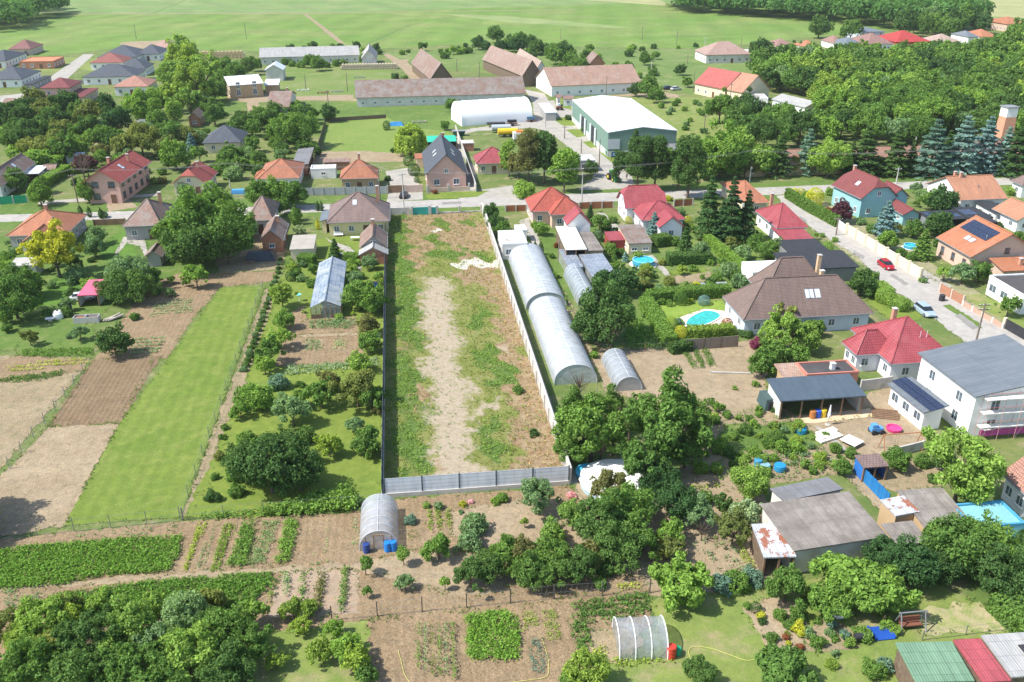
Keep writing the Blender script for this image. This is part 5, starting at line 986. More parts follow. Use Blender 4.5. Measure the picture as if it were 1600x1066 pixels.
scatter('820,345 1230,335 1330,440 1140,460 1010,462 930,420', 70, ['bush', 'bush', 'scrub', 'fruit'], 'gmdlsbyo', .5, 1.5, 3)
scatter('1110,640 1235,645 1340,735 1290,740 1090,740', 46, ['bush', 'scrub', 'bush'], 'gmlsby', .4, 1.1, 4)
scatter('0,385 130,380 210,420 300,430 300,455 200,490 60,500 0,500', 26, ['bush', 'fruit', 'scrub'], 'gmdls', .7, 1.8, 5)
scatter('446,410 600,395 600,560 575,560 565,500 450,500 430,560', 24, ['bush', 'bush', 'scrub'], 'gmlsby', .5, 1.3, 6)
scatter('350,600 596,575 596,770 330,790', 6, ['bush', 'fruit', 'scrub'], 'gmly', .6, 1.6, 7)
scatter('1160,940 1340,920 1440,1000 1400,1060 1200,1030', 18, ['bush', 'scrub'], 'gmlsby', .3, .8, 8)
scatter('1250,300 1440,330 1480,430 1600,420 1600,360 1440,300', 48, ['bush', 'fruit', 'bush'], 'gmdlsb', .8, 1.8, 9)
scatter('905,780 1180,760 1200,880 1000,925 700,930 700,860', 14, ['bush', 'scrub', 'fruit'], 'gmdos', .5, 1.5, 10)
scatter('1400,715 1480,720 1560,760 1480,770', 6, ['bush', 'fruit'], 'gmd', .8, 1.6, 11)
scatter('985,150 1170,160 1140,240 1060,245 1050,200', 26, ['bush', 'scrub'], 'gls', .8, 1.6, 12)
# beyond 290 of a kind the smallest in view become one mass
def merge_rest(kind, keep, label):
    lst = [t for t in LASTT if t[0].name.split('.')[0] == kind]
    lst.sort(key=lambda t: -t[0].scale.x*F/pix(t[0].location)[2]); rest = lst[keep:]
    if not rest: return
    Vs, ts, mi, mats = [], [], [], []
    dead = set(t[0] for t in rest); kids = defaultdict(list)
    for o in bpy.data.objects:
        if o.parent in dead: kids[o.parent].append(o)
    for o, c, kd in rest:
        src = o if o.type == 'MESH' else [k for k in kids[o] if k.name.startswith('crown')][0]
        me = src.data; n = len(me.vertices); v = np.empty(n*3, np.float32); me.vertices.foreach_get('co', v); v = v.reshape(-1, 3); t = np.empty(n//4, np.float32); me.attributes['tint'].data.foreach_get('value', t)
        a = o.rotation_euler.z; ca, sa = math.cos(a), math.sin(a); v = v*np.array(o.scale)[None]; v = np.stack([v[:, 0]*ca-v[:, 1]*sa, v[:, 0]*sa+v[:, 1]*ca, v[:, 2]], 1)+np.array(o.location)[None]
        m = LEAF(COL[c]); 
        if m not in mats: mats.append(m)
        Vs.append(v); ts.append(t); mi.append(np.full(n//4, mats.index(m), np.int32))
    me = leafmesh('greenery', np.concatenate(Vs), np.concatenate(ts), mats[0]); [me.materials.append(m) for m in mats[1:]]; me.polygons.foreach_set('material_index', np.concatenate(mi))
    g = bpy.data.objects.new('greenery', me); col.objects.link(g); g['kind'] = 'stuff'; g['label'] = label; g['category'] = 'greenery'
    REG[:] = [q for q in REG if q[0] not in dead]; LASTT[:] = [t for t in LASTT if t[0] not in dead]
    for i, (lb, tl) in enumerate(WOODL): WOODL[i] = (lb, [t for t in tl if t[0] not in dead])
    for o in dead:
        for k in kids[o]: bpy.data.objects.remove(k)
        bpy.data.objects.remove(o)
merge_rest('bush', 290, 'small low bushes filling in between the gardens')
merge_rest('leafy_tree', 295, 'far and small tree crowns merging into one mass')
for lb_, tl_ in WOODL:
    tl_ = sorted(tl_, key=lambda t: t[0].location.y); per = 12
    for bi in range(0, len(tl_), per):
        for k, (o, c, kd) in enumerate(sorted(tl_[bi:bi+per], key=lambda t: pix(t[0].location)[0])): o['label'] = f'{CN[c]} tree, {NT[k]} from the left in the {NTH(bi//per)} row of {lb_}'
# clipped hedges
def hedge(s, w, h, c, desc, cat='hedge'):
    q = P(s); rs2 = np.random.RandomState(len(REG)); core = MB(); Vs = []; ts = []; nm = 'hedge'
    for (x0, y0), (x1, y1) in zip(q, q[1:]):
        a = Vector((x0, y0, 0)); b = Vector((x1, y1, 0)); L = (b-a).length; d = (b-a)/L; n = Vector((-d.y, d.x, 0)); k = .84
        core.loft([[tuple(p+n*s_*w/2*k+Vector((0, 0, z))) for s_, z in ((-1, .0), (1, .0), (.9, h*.9), (-.9, h*.9))] for p in (a, b)])
        N_ = int((L*h*2+L*w+w*h*2)*38); f = rs2.uniform(0, L, N_); fc = rs2.randint(0, 100, N_); tot = h*2+w
        u = rs2.uniform(0, tot, N_); off = np.where(u < h, -w/2, np.where(u > h+w, w/2, u-h-w/2)); z = np.where(u < h, u, np.where(u > h+w, tot-u, h)); wob = rs2.normal(0, .07, N_)
        nn = np.where((u < h)[:, None], -np.array(n)[None], np.where((u > h+w)[:, None], np.array(n)[None], np.array([[0, 0, 1.]])))
        c_ = np.array(a)[None]+np.array(d)[None]*f[:, None]+np.array(n)[None]*off[:, None]+np.array([[0, 0, 1.]])*z[:, None]+nn*wob[:, None]
        V, t = leaves(c_, nn, .13, rs2, .5); Vs.append(V); ts.append(t)
        for e, sg in ((a, -1), (b, 1)):
            M_ = int(w*h*40); cc = np.array(e)[None]+np.array(n)[None]*rs2.uniform(-w/2, w/2, M_)[:, None]+np.array([[0, 0, 1.]])*rs2.uniform(0, h, M_)[:, None]; V, t = leaves(cc, np.tile(np.array(d)*sg, (M_, 1)), .13, rs2, .5); Vs.append(V); ts.append(t)
    V = np.concatenate(Vs); t = np.concatenate(ts); m = LEAF(COL[c]); co = core.build(nm, m, fix=False); me = leafmesh(nm, V, t, m)
    bm = bmesh.new(); bm.from_mesh(me); ly = bm.faces.layers.float['tint']; n0 = len(bm.faces); bm.from_mesh(co.data); bm.to_mesh(me); bm.free()
    bpy.data.objects.remove(co); o = bpy.data.objects.new(nm, me); col.objects.link(o); tag(o, desc, cat, near=False); return o
hedge('1229,309 1262,330 1308,355', 1.3, 2.4, 'g', 'long tall hedge in front of the turquoise house, along the side street')
hedge('1042,412 1110,410', 2.6, 2.0, 'm', 'thick dark hedge block between the small conifer and the vegetable bed')
hedge('1022,385 1044,382', 2.6, 2.2, 'm', 'short dark hedge block beside the blue spruce')
hedge('1104,380 1133,404 1166,430', 1.6, 1.9, 'b', 'bright narrow hedge running down beside the tall spruces')
hedge('1012,472 1060,467 1138,462', 2.2, 2.0, 'g', 'straight hedge at the back of the swimming pool lawn')
hedge('1008,478 1046,542', 2.2, 1.8, 'b', 'bright sloping hedge between the dark tree and the pool garden')
hedge('1074,524 1100,524 1144,520', 2.0, 1.4, 'y', 'curved yellow-green hedge in front of the swimming pool')
hedge('1047,552 1078,546', 1.6, 1.5, 'd', 'dark end of the hedge at the corner of the pool garden')
hedge('62,296 105,270', 2.6, 2.2, 'b', 'sloping bright hedge behind the lane at the left')
hedge('1572,948 1600,975 1640,1010', 4.5, 2.0, 'g', 'wide clipped hedge at the right edge of the bottom lawn')
hedge('1366,455 1384,470', 3., 2.0, 'l', 'rounded hedge beside the brown shingled house, near the street')
hedge('1393,478 1414,486', 2.6, 1.6, 'l', 'low rounded hedge next to the silver blue car')
hedge('8,420 22,412', 2.0, 1.2, 'b', 'low clipped hedge at the left edge below the orange roof')
hedge('468,412 492,413', 2.6, 1.8, 'g', 'dark clipped hedge between the cream shed and the glass roof greenhouse')
hedge('540,408 562,410', 2.2, 1.6, 'g', 'small clipped hedge behind the glass roof greenhouse')
# ---------------------------------------------------------------- crops and weeds, one object for each bed
def crop(name, label, poly, dens, h, size, c, rows=0, rowdir='v', clump=5, wob=.12, gap=.12):
    q = P(poly); Q = np.array(q); r2 = np.random.RandomState(int(Q[0][0]*10) % 9999); V_ = np.array([GV.x, GV.y]); U_ = np.array([GU.x, GU.y])
    uu = Q@U_; vv = Q@V_; area = (np.ptp(uu))*(np.ptp(vv)); n = int(area*dens*2.4); u = r2.uniform(uu.min(), uu.max(), n); v = r2.uniform(vv.min(), vv.max(), n)
    if rows:
        if rowdir == 'v': u = np.round(u/rows)*rows+r2.normal(0, wob, n)
        else: v = np.round(v/rows)*rows+r2.normal(0, wob, n)
    x = u*U_[0]+v*V_[0]; y = u*U_[1]+v*V_[1]; k = inside(q, x, y) & (r2.uniform(0, 1, n) > gap); x, y = x[k], y[k]
    if len(x) == 0: return
    hh = h*r2.uniform(.5, 1.1, len(x)); X = np.repeat(np.stack([x, y, hh], 1), clump, 0); sp = size*1.6; X[:, :2] += r2.normal(0, sp, (len(X), 2)); X[:, 2] *= r2.uniform(.35, 1, len(X)); X[:, 2] += .02+LAY[0]*.004
    V, t = leaves(X, np.tile([0, 0, .8], (len(X), 1)), size, r2, .7); me = leafmesh(name, V, t, LEAF(COL[c])); o = bpy.data.objects.new(name, me); col.objects.link(o); o['kind'] = 'stuff'; o['label'] = label; o['category'] = 'plants'
crop('potato_plants', 'dense bed of green potato plants at the left of the bottom gardens', '-60,868 0,862 120,850 285,841 280,866 265,894 150,904 75,918 0,922 -60,928', 12, .5, .105, 'c', .75, 'u', 6, .16, .05)
crop('potato_plants', 'second bed of potato plants below the light path', '80,935 180,918 300,908 422,896 422,915 380,960 100,975', 12, .5, .105, 'c', .75, 'u', 6, .16, .05)
crop('lettuce', 'narrow double row of pale yellow lettuce', '314,818 324,817 293,891 284,893', 14, .2, .09, 'z', .55, 'v', 4, .05, .1)
crop('onions', 'thin double row of grey-green seedlings', '333,823 344,822 318,889 304,891', 9, .15, .06, 's', .5, 'v', 3, .05, .3)
crop('carrots', 'green rows beside the seedlings', '352,821 369,820 344,893 329,895', 16, .25, .08, 'y', .55, 'v', 4, .05, .1)
crop('peas', 'bright dense row of peas', '382,820 400,817 385,884 358,888 362,870', 11, .55, .11, 'b', 0, 'v', 6, .1, .05)
crop('onions', 'block of grey-green onions', '412,818 437,816 413,882 386,885', 10, .35, .08, 's', .4, 'v', 4, .05, .05)
crop('peas', 'second bright row beside the onions', '448,815 466,813 452,878 432,882', 11, .5, .11, 'b', 0, 'v', 6, .1, .05)
crop('seedlings', 'two sparse lines of seedlings on brown soil', '487,818 494,818 490,872 483,872', 6, .12, .06, 'x', .6, 'v', 3, .05, .3)
crop('seedlings', 'third sparse line of seedlings on brown soil', '513,816 520,815 513,868 506,868', 6, .12, .06, 'x', .6, 'v', 3, .05, .3)
crop('weeds', 'patch of pale weeds beside the film tunnel', '552,810 562,809 560,855 548,857', 5, .15, .07, 'x', 0, 'v', 4, .05, .3)
crop('raspberry_canes', 'tall bright raspberry bed below the big dark tree', '400,806 452,790 545,765 560,790 545,803 470,808', 9, 1.1, .16, 'b', 1.2, 'u', 7, .3, .05)
crop('potato_plants', 'low green row behind the bottom fence of the lawn', '312,808 400,800 400,808 312,815', 6, .6, .12, 'b', 0, 'u', 5, .1, .2)
crop('weeds', 'straggling weeds on the soil strip by the lawn', '0,852 200,830 285,820 290,832 120,845 0,860', 1.2, .2, .1, 's', 0, 'u', 5, .1, .4)
crop('weeds', 'sparse plants on the dark soil at the left', '8,925 70,920 70,950 5,958', 2.2, .25, .1, 's', 0, 'u', 5, .1, .3)
for i, (a, b) in enumerate(((425, 430), (447, 452), (472, 478), (496, 507))):
    crop('pepper_plants', ['short row of small dark plants', 'row of young green plants', 'row of thick young plants', 'double row of brownish young plants'][i]+' below the light path', f'{a+1},897 {b+1},896 {b-5},{940+i*6} {a-5},{941+i*6}', 8+i, .55, .1, 'gsgr'[i], 0, 'v', 6, .06, .25)
crop('bean_plants', 'narrow row of beans left of the film tunnel path', '537,890 545,889 540,957 531,958', 10, .5, .1, 'g', 0, 'v', 6, .08, .15)
for i in range(6):
    a = 653+i*10.5; crop('tomato_plants', f'{["first","second","third","fourth","fifth","sixth"][i]} row from the left of staked plants in the bottom bed', f'{a},977 {a+3},976 {a+3+i*.7},{1058+i} {a+i*.4},{1059+i}', 14, .7, .07, 'gsogsg'[i], 0, 'v', 6, .05, .12)
crop('potato_plants', 'large green potato block at the bottom centre', '727,965 760,960 790,958 808,970 812,1030 790,1033 772,1034 748,1036 733,1030', 12, .5, .1, 'c', 0, 'u', 6, .1, .04)
crop('carrots', 'small green seedling block, left one', '817,960 838,957 842,980 820,985', 10, .2, .07, 'y', .4, 'u', 4, .05, .1)
crop('carrots', 'small green seedling block, right one', '845,957 868,955 877,1000 855,1002', 10, .2, .07, 'y', .4, 'u', 4, .05, .15)
crop('onions', 'grey-green onion block beside the yellow hose', '827,1002 849,999 853,1050 831,1054', 9, .3, .07, 'S', .4, 'v', 4, .05, .1)
crop('strawberry_plants', 'leafy bed behind the small film greenhouse', '890,945 960,936 1010,932 1018,962 970,968 915,974', 6, .35, .12, 'g', .9, 'u', 6, .15, .1)
crop('weeds', 'green strip left of the small film greenhouse', '890,960 912,962 928,1010 905,1020 895,995', 5, .4, .11, 'g', 0, 'u', 6, .1, .1)
crop('weeds', 'low plants along the front of the small film greenhouse', '955,1033 1050,1026 1050,1036 960,1046', 5, .35, .1, 'y', 0, 'u', 6, .1, .2)
crop('weeds', 'yellowing clump beside the film greenhouse', '925,1010 945,1008 948,1030 925,1034', 6, .3, .09, 'z', 0, 'u', 5, .1, .2)
crop('flowers', 'yellow strip of flowers on the bare ground', '965,916 1000,912 1006,920 966,924', 6, .35, .1, 'z', 0, 'u', 5, .1, .1)
crop('strawberry_plants', 'light green patch of strawberries right of the tunnel', '665,800 705,798 712,825 668,830 660,845', 4, .25, .1, 'y', 1.0, 'v', 5, .1, .25)
crop('seedlings', 'fine rows of seedlings beside the film tunnel', '637,828 655,828 654,848 636,850', 6, .12, .06, 'o', .5, 'u', 3, .04, .2)
crop('cabbages', 'row of cabbages behind the pool cover', '1078,757 1118,753 1122,768 1078,772', .7, .3, .16, 'y', 1.3, 'u', 7, .03, .1)
crop('bean_plants', 'green strip of garlic beside the wooden barn', '1148,848 1156,846 1178,890 1168,895', 6, .4, .1, 'y', .6, 'v', 5, .1, .1)
crop('weeds', 'sparse weeds on the sandy ground by the bare fruit tree', '1070,845 1150,850 1160,895 1120,900', .6, .4, .12, 's', 0, 'v', 6, .1, .2)
crop('onions', 'left green row on the sandy plot', '1067,552 1075,550 1090,576 1082,577', 9, .3, .09, 'g', 0, 'v', 5, .05, .1)
crop('onions', 'middle green row on the sandy plot', '1082,550 1090,549 1103,575 1095,576', 9, .3, .09, 'g', 0, 'v', 5, .05, .1)
crop('onions', 'right green row on the sandy plot', '1097,548 1105,547 1118,573 1108,574', 9, .3, .09, 'g', 0, 'v', 5, .05, .1)
crop('weeds', 'scattered weeds in the gardens below the sandy plot', '1120,640 1230,650 1300,720 1320,740 1130,760 1090,720', .35, .4, .13, 'g', 0, 'v', 6, .1, .2)
crop('tomato_plants', 'rows of young plants in the garden before the grey barn', '1195,712 1290,706 1310,728 1200,738', 1.6, .5, .11, 's', 1.6, 'u', 6, .1, .25)
crop('vegetables', 'green rows in front of the glass roof greenhouse', '485,502 555,500 552,514 484,515', 3, .4, .12, 's', 0, 'u', 6, .1, .1)
crop('vegetables', 'wide low row of leafy plants above the orchard', '450,573 560,566 590,560 592,575 448,588', 4, .35, .12, 'x', 0, 'u', 6, .1, .1)
crop('vegetables', 'two small green patches inside the brown beds', '480,532 503,531 502,547 476,548', 5, .15, .08, 's', 0, 'u', 4, .1, .1)
crop('vegetables', 'pale leafy corner of the brown beds', '522,532 540,531 540,546 522,548', 3, .3, .1, 'x', 0, 'u', 5, .1, .2)
crop('vegetables', 'rows of low plants at the top of the brown field', '245,474 300,468 300,490 235,496', 3, .2, .1, 'x', 1.1, 'u', 5, .1, .2)
crop('vegetables', 'rows of low plants beside the round dark bush', '208,530 258,528 250,552 205,555', 3, .2, .1, 'x', 1.3, 'u', 5, .1, .2)
crop('vegetables', 'yellow-green row at the left edge', '10,572 138,560 138,568 20,584', 4, .25, .1, 'z', 1.2, 'u', 4, .1, .3)
crop('vegetables', 'green row at the left edge', '0,592 60,585 100,580 102,586 60,596 0,600', 6, .3, .1, 'g', 0, 'u', 5, .1, .1)
crop('tall_grass', 'uncut grass under the sparse tree at the left', '35,548 145,545 148,556 35,558', 6, .3, .1, 'g', 0, 'u', 5, .1, .1)
crop('weeds', 'rank weeds in the shade of the dark tree', '970,500 1000,500 1030,545 985,548', 3, .5, .13, 'b', 0, 'u', 6, .1, .1)
crop('weeds', 'weeds between the two greenhouses', '862,432 876,450 900,500 895,510 872,470', 3, .4, .1, 'l', 0, 'u', 5, .1, .2)
# ragged grass along the borders of the beds and paths
_e = []; r5 = np.random.RandomState(12)
for q_, l_ in PATS[10:]:
    for (x0, y0), (x1, y1) in zip(q_, q_[1:]+q_[:1]):
        L_ = math.hypot(x1-x0, y1-y0); pm = pix(((x0+x1)/2, max(20, (y0+y1)/2), 0))
        if pm[1] < 330 or L_ > 90: continue
        if any(math.hypot(x0-a, y0-b) > 1e9 for a, b in ()): continue
        for k in range(int(L_/.22)):
            if r5.uniform() < .55: t = r5.uniform(); _e.append((x0+(x1-x0)*t+r5.normal(0, .22), y0+(y1-y0)*t+r5.normal(0, .22)))
E_ = np.array(_e); nr = np.zeros(len(E_), bool)
for r_q in ROADS[:2]: nr |= inside(r_q, E_[:, 0], E_[:, 1])
E_ = E_[~nr]; E_ = E_[np.sin(E_[:, 0]*.9)*np.sin(E_[:, 1]*.7)+r5.normal(0, .5, len(E_)) > -.2]
for lab_, cc_, sl_ in (('tufts of grass along the borders of beds and paths', 'g', slice(0, None, 2)), ('drier tufts along the borders of beds and paths', 'o', slice(1, None, 2))):
    e_ = E_[sl_]; X = np.repeat(np.concatenate([e_, r5.uniform(.08, .22, (len(e_), 1))], 1), 4, 0); X[:, :2] += r5.normal(0, .12, (len(X), 2)); X[:, 2] += .02
    V, t = leaves(X, np.tile([0, 0, .4], (len(X), 1)), .085, r5, .8); o = bpy.data.objects.new('grass_tufts', leafmesh('grass_tufts', V, t, LEAF(COL[cc_]))); col.objects.link(o); o['kind'] = 'stuff'; o['label'] = lab_; o['category'] = 'grass'
# weeds on the walled plot
r3 = np.random.RandomState(77)
def weeds(label, bl, dens, h, size, c, inv=None, thr=.3):
    n = int(PW*PL*dens); u = r3.uniform(.4, PW-.3, n); v = r3.uniform(.3, PL-.3, n); tk = track(u, v); a = (np.maximum(blobs(bl, u, v), tk if bl is BARE else 0)-(0 if bl is BARE else tk*.8)) if bl is not None else 1-np.maximum(blobs(inv, u, v), tk)
    nz = np.sin(u*1.7+1)*np.sin(v*1.1)+.6*np.sin(u*3.9)*np.sin(v*3.1+2); k = (a+nz*.22+r3.normal(0, .3, n)) > thr+.3; u, v = u[k], v[k]
    hh = h*r3.uniform(.3, 1.2, len(u)); X = np.stack([PA.x+GU.x*u+GV.x*v, PA.y+GU.y*u+GV.y*v, hh], 1); X = np.repeat(X, 4, 0); X[:, :2] += r3.normal(0, size*1.3, (len(X), 2)); X[:, 2] = X[:, 2]*r3.uniform(.3, 1, len(X))+.8
    X[:, 2] += -.8+.1+LAY[0]*.004
    V, t = leaves(X, np.tile([0, 0, .5], (len(X), 1)), size, r3, .8); me = leafmesh('weeds', V, t, LEAF(COL[c], .4)); o = bpy.data.objects.new('weeds', me); col.objects.link(o); o['kind'] = 'stuff'; o['label'] = label; o['category'] = 'weeds'
weeds('lush green weeds in the walled plot', GREENB, 6, .3, .1, 'l', thr=.42)
weeds('yellow-green grass tufts in the walled plot', None, 2.4, .22, .09, 'y', BARE+DRYB, .5)
weeds('olive grass tufts in the walled plot', None, 2.4, .2, .09, 'o', BARE, .5)
weeds('dry straw-coloured tufts in the walled plot', DRYB, 3, .2, .08, 'q', thr=.45)
weeds('scattered small weeds on the bare strip of the walled plot', BARE, .8, .2, .09, 's', thr=.55)
# ---------------------------------------------------------------- walls, fences, greenhouses, vehicles and small things
def seg(A, B):
    a = G(*A) if not isinstance(A, Vector) else A; b = G(*B) if not isinstance(B, Vector) else B; d = b-a; return a, d.length, math.atan2(d.y, d.x)
def fence(desc, A, B, h, sp, post, panel, name='fence', pw=.14, ph=None, base=None, pt=.05, mesh=False, cat='fence', gapb=.05):
    a, L, rz = seg(A, B); r = empty(name, a, rz); tag(r, desc, cat, near=False); n = max(1, round(L/sp)); s = L/n; ph = ph or h+.08
    p0 = MB().box(-pw/2, -pw/2, 0, pw/2, pw/2, ph).build('post', post, r)
    for i in range(1, n+1):
        c = p0.copy(); col.objects.link(c); c.parent = r; c.location = (s*i, 0, 0)
    if mesh:
        w = MB()
        for z in (.15, h*.5, h-.05): w.tube((0, 0, z), (L, 0, z), .01, n=4)
        for i in range(int(L/.5)): w.tube((i*.5, 0, .15), (i*.5+.25, 0, h-.05), .006, n=3)
        w.build('wire_mesh', panel, r, fix=False)
    elif panel:
        b0 = base[0] if base else gapb
        q = MB().box(pw/2+.003, -pt/2, b0+.003, s-pw/2-.003, pt/2, h)
        q0 = q.build('panel', panel, r)
        for i in range(1, n): c = q0.copy(); col.objects.link(c); c.parent = r; c.location = (s*i, 0, 0)
    if base: MB().box(-pw/2, -.13, -.02, L+pw/2, .13, base[0]).build('plinth', base[1], r)
    return r
ANTH = M((.07, .085, .10), .08, 1, .5); GPAN = ROOF((.78, .81, .84), (.76, .79, .82), 'seam', 30, .5, .5)
c1 = G(598, 778); c2 = G(891, 757); vL = (G(604, 338)-c1).dot(GV); vR = (G(752, 331)-c2).dot(GV)
fence('long anthracite steel fence along the left side of the empty plot', c1, c1+GV*vL, 2.5, 2.5, ANTH, ANTH, 'steel_fence', .12, base=(.35, CONCL))
fence('grey steel panel fence across the near end of the empty plot', c1+GU*.3, c2-GU*.2, 2.6, 4.4, ANTH, GPAN, 'steel_fence', .14, base=(.6, CONCL))
wr = empty('concrete_wall', c2, math.atan2(GV.y, GV.x)); tag(wr, 'long pale concrete wall along the right side of the empty plot', 'wall', near=False)
MB().box(0, -.12, 0, vR, .12, 2.15).build('wall_face', CONCL, wr); MB().box(-.05, -.17, 2.153, vR+.05, .17, 2.23).build('coping', CONC, wr)
_a = [c2+GU*.16, c2+GU*1.0, c2+GU*1.0+GV*vR, c2+GU*.16+GV*vR]; patch('concrete_apron', '', PAVE, 0, world=[(p.x, p.y) for p in _a])
for i in range(30): MB().box(3.6*i+.2, .1, 0, 3.6*i+.5, .28, 2.12).build('pillar', CONCL, wr) if 3.6*i < vR-1 else None
fence('grey block wall at the far left corner of the empty plot', (608, 337), (640, 336), 1.8, 5, CONC, CONC, 'block_wall', .35, pt=.2, cat='wall')
fence('green sheet metal gate at the far end of the empty plot', (644, 337), (671, 336), 1.9, 4.2, CONC, M((.03, .33, .28), .1, 1, .5), 'gate', .4, pt=.06, ph=2.2, cat='gate')
fence('narrow green door beside the gate of the empty plot', (673, 336), (683, 335.6), 1.8, 2, CONC, M((.03, .33, .28), .1, 1, .5), 'gate', .35, pt=.06, ph=2.2, cat='gate')
fence('low wall with concrete posts at the far end of the empty plot', (684, 335), (752, 332), .5, 4.5, CONC, CONC, 'low_wall', .4, ph=1.9, pt=.2, cat='wall')
fence('grey concrete panel fence before the pyramid-roofed house', (472, 306), (604, 303), 1.9, 2.6, CONC, M((.36, .37, .38), .08), 'panel_fence', .2)
fence('brown gate before the drive of the pyramid-roofed house', (606, 302), (633, 301), 1.9, 4, CONC, WOOD, 'gate', .3, cat='gate')
fence('peach wall between the drive and the grey-roofed pink house', (634, 301), (660, 300), 1.8, 3, W_PEA, W_PEA, 'garden_wall', .35, pt=.2, cat='wall')
fence('low pink fence with pillars before the grey-roofed pink house', (668, 301), (733, 298), 1.1, 4.5, CONC, W_PEA, 'fence', .4, ph=1.9, pt=.15)
fence('green sheet fence at the left end of the street', (0, 320), (44, 317), 1.9, 3.5, CONC, M((.02, .33, .17), .1, 1, .5), 'sheet_fence', .3)
fence('brown picket fence behind the lawn of the grey house', (147, 353), (197, 351), 1.4, 2.5, WOOD, WOOD, 'picket_fence', .14)
fence('brown wooden fence between the street and the red-tiled house', (905, 327), (958, 325), 1.6, 3, CONC, M((.3, .12, .06), .15, 2), 'picket_fence', .25)
fence('short brown fence between the white wall and the red-tiled house', (790, 331), (822, 330), 1.5, 2.6, CONC, M((.3, .12, .06), .15, 2), 'picket_fence', .25)
fence('red-brown fence right of the pink-red roofed house', (1053, 323), (1082, 321), 1.6, 3, CONC, M((.3, .12, .06), .15, 2), 'picket_fence', .25)
fence('weathered grey board fence below the swimming pool', (1072, 548), (1152, 542), 1.9, 2.4, OLDWOOD, ROOF((.3, .24, .19), (.25, .2, .16), 'sheet', .15, 30, .9), 'board_fence', .12)
fence('white metal gate at the corner of the side street', (1309, 355), (1321, 364), 1.7, 3, CONC, M((.55, .57, .58), .05), 'gate', .3, cat='gate')
fence('cream wall with panels along the side street', (1322, 365), (1437, 437), 2.1, 4.0, W_CRM, M((.62, .56, .44), .06), 'garden_wall', .5, pt=.2, ph=2.3, cat='wall')
fence('reddish wooden fence further down the side street', (1468, 457), (1504, 477), 1.7, 3.5, W_PEA, M((.36, .18, .11), .15, 2), 'board_fence', .3)
fence('low red and white fence before the flat white bungalow', (1504, 478), (1566, 514), .9, 2.4, WHITE, M((.5, .3, .22), .1), 'fence', .2)
fence('dark gate with tan pillars at the right edge', (1568, 513), (1606, 535), 1.8, 5, W_CRM, DARK, 'gate', .5, cat='gate')
fence('bright blue board fence leading to the blue shed', (1386, 792), (1334, 738), 1.8, 1.4, M((.02, .2, .55), .1), ROOF((.03, .27, .62), (.02, .2, .52), 'sheet', .15, 30, .7), 'board_fence', .1)
fence('grey wall between the blue shed and the white house', (1388, 716), (1440, 703), 1.3, 6, CONC, CONC, 'garden_wall', .25, pt=.2, cat='wall')
fence('concrete wall behind the raspberry roofed house yard', (1344, 612), (1390, 606), 1.8, 6, CONC, CONC, 'garden_wall', .25, pt=.2, cat='wall')
fence('wire fence with thin posts between the ploughed strips', (15, 733), (131, 585), 1.7, 3.6, STEEL, STEEL, 'wire_fence', .07, mesh=True)
fence('wire fence with posts along the right side of the long lawn', (282, 812), (411, 452), 1.7, 4.2, STEEL, STEEL, 'wire_fence', .07, mesh=True)
fence('wire fence across the foot of the long lawn', (0, 843), (286, 814), 1.7, 3.6, STEEL, STEEL, 'wire_fence', .07, mesh=True)
fence('wire fence at the foot of the orchard', (287, 813), (596, 790), 1.6, 4.0, STEEL, STEEL, 'wire_fence', .07, mesh=True)
fence('wire fence with dark posts across the lower vegetable gardens', (519, 971), (865, 937), 1.8, 4.4, M((.1, .09, .08), .2), STEEL, 'wire_fence', .1, mesh=True)
fence('wire fence continuing behind the film greenhouse', (866, 937), (1015, 927), 1.8, 4.4, M((.1, .09, .08), .2), STEEL, 'wire_fence', .1, mesh=True)
fence('wire fence between the sandy plot and the dark tree', (935, 552), (1044, 549), 1.5, 4, RUST, STEEL, 'wire_fence', .07, mesh=True)
fence('wire fence in front of the swing seat lawn', (1440, 1002), (1575, 985), 1.2, 5, STEEL, STEEL, 'wire_fence', .07, mesh=True)
fence('grey wall of the yard beside the grey gabled pink house', (712, 205), (744, 300), 1.9, 6, CONC, CONC, 'garden_wall', .25, pt=.2, cat='wall')
fence('wooden fence behind the mown meadow lawn', (508, 191), (603, 185), 1.3, 4, WOOD, OLDWOOD, 'board_fence', .12)
fence('dark fence down the left side of the mown meadow lawn', (484, 280), (508, 195), 1.5, 5, WOOD, OLDWOOD, 'board_fence', .12)
fence('grey metal fence around the top left bungalow', (26, 92), (62, 80), 2.0, 6, GREYM, GREYM, 'fence', .1)
fence('grey fence below the dark-roofed new bungalow', (118, 132), (250, 127), 1.7, 6, GREYM, M((.25, .3, .3), .1), 'fence', .1)
fence('pale wall along the foot of the cream roofed greenhouse', (1175, 585), (1110, 583), .25, 8, CONC, CONC, 'kerb_wall', .2, pt=.2, cat='wall')
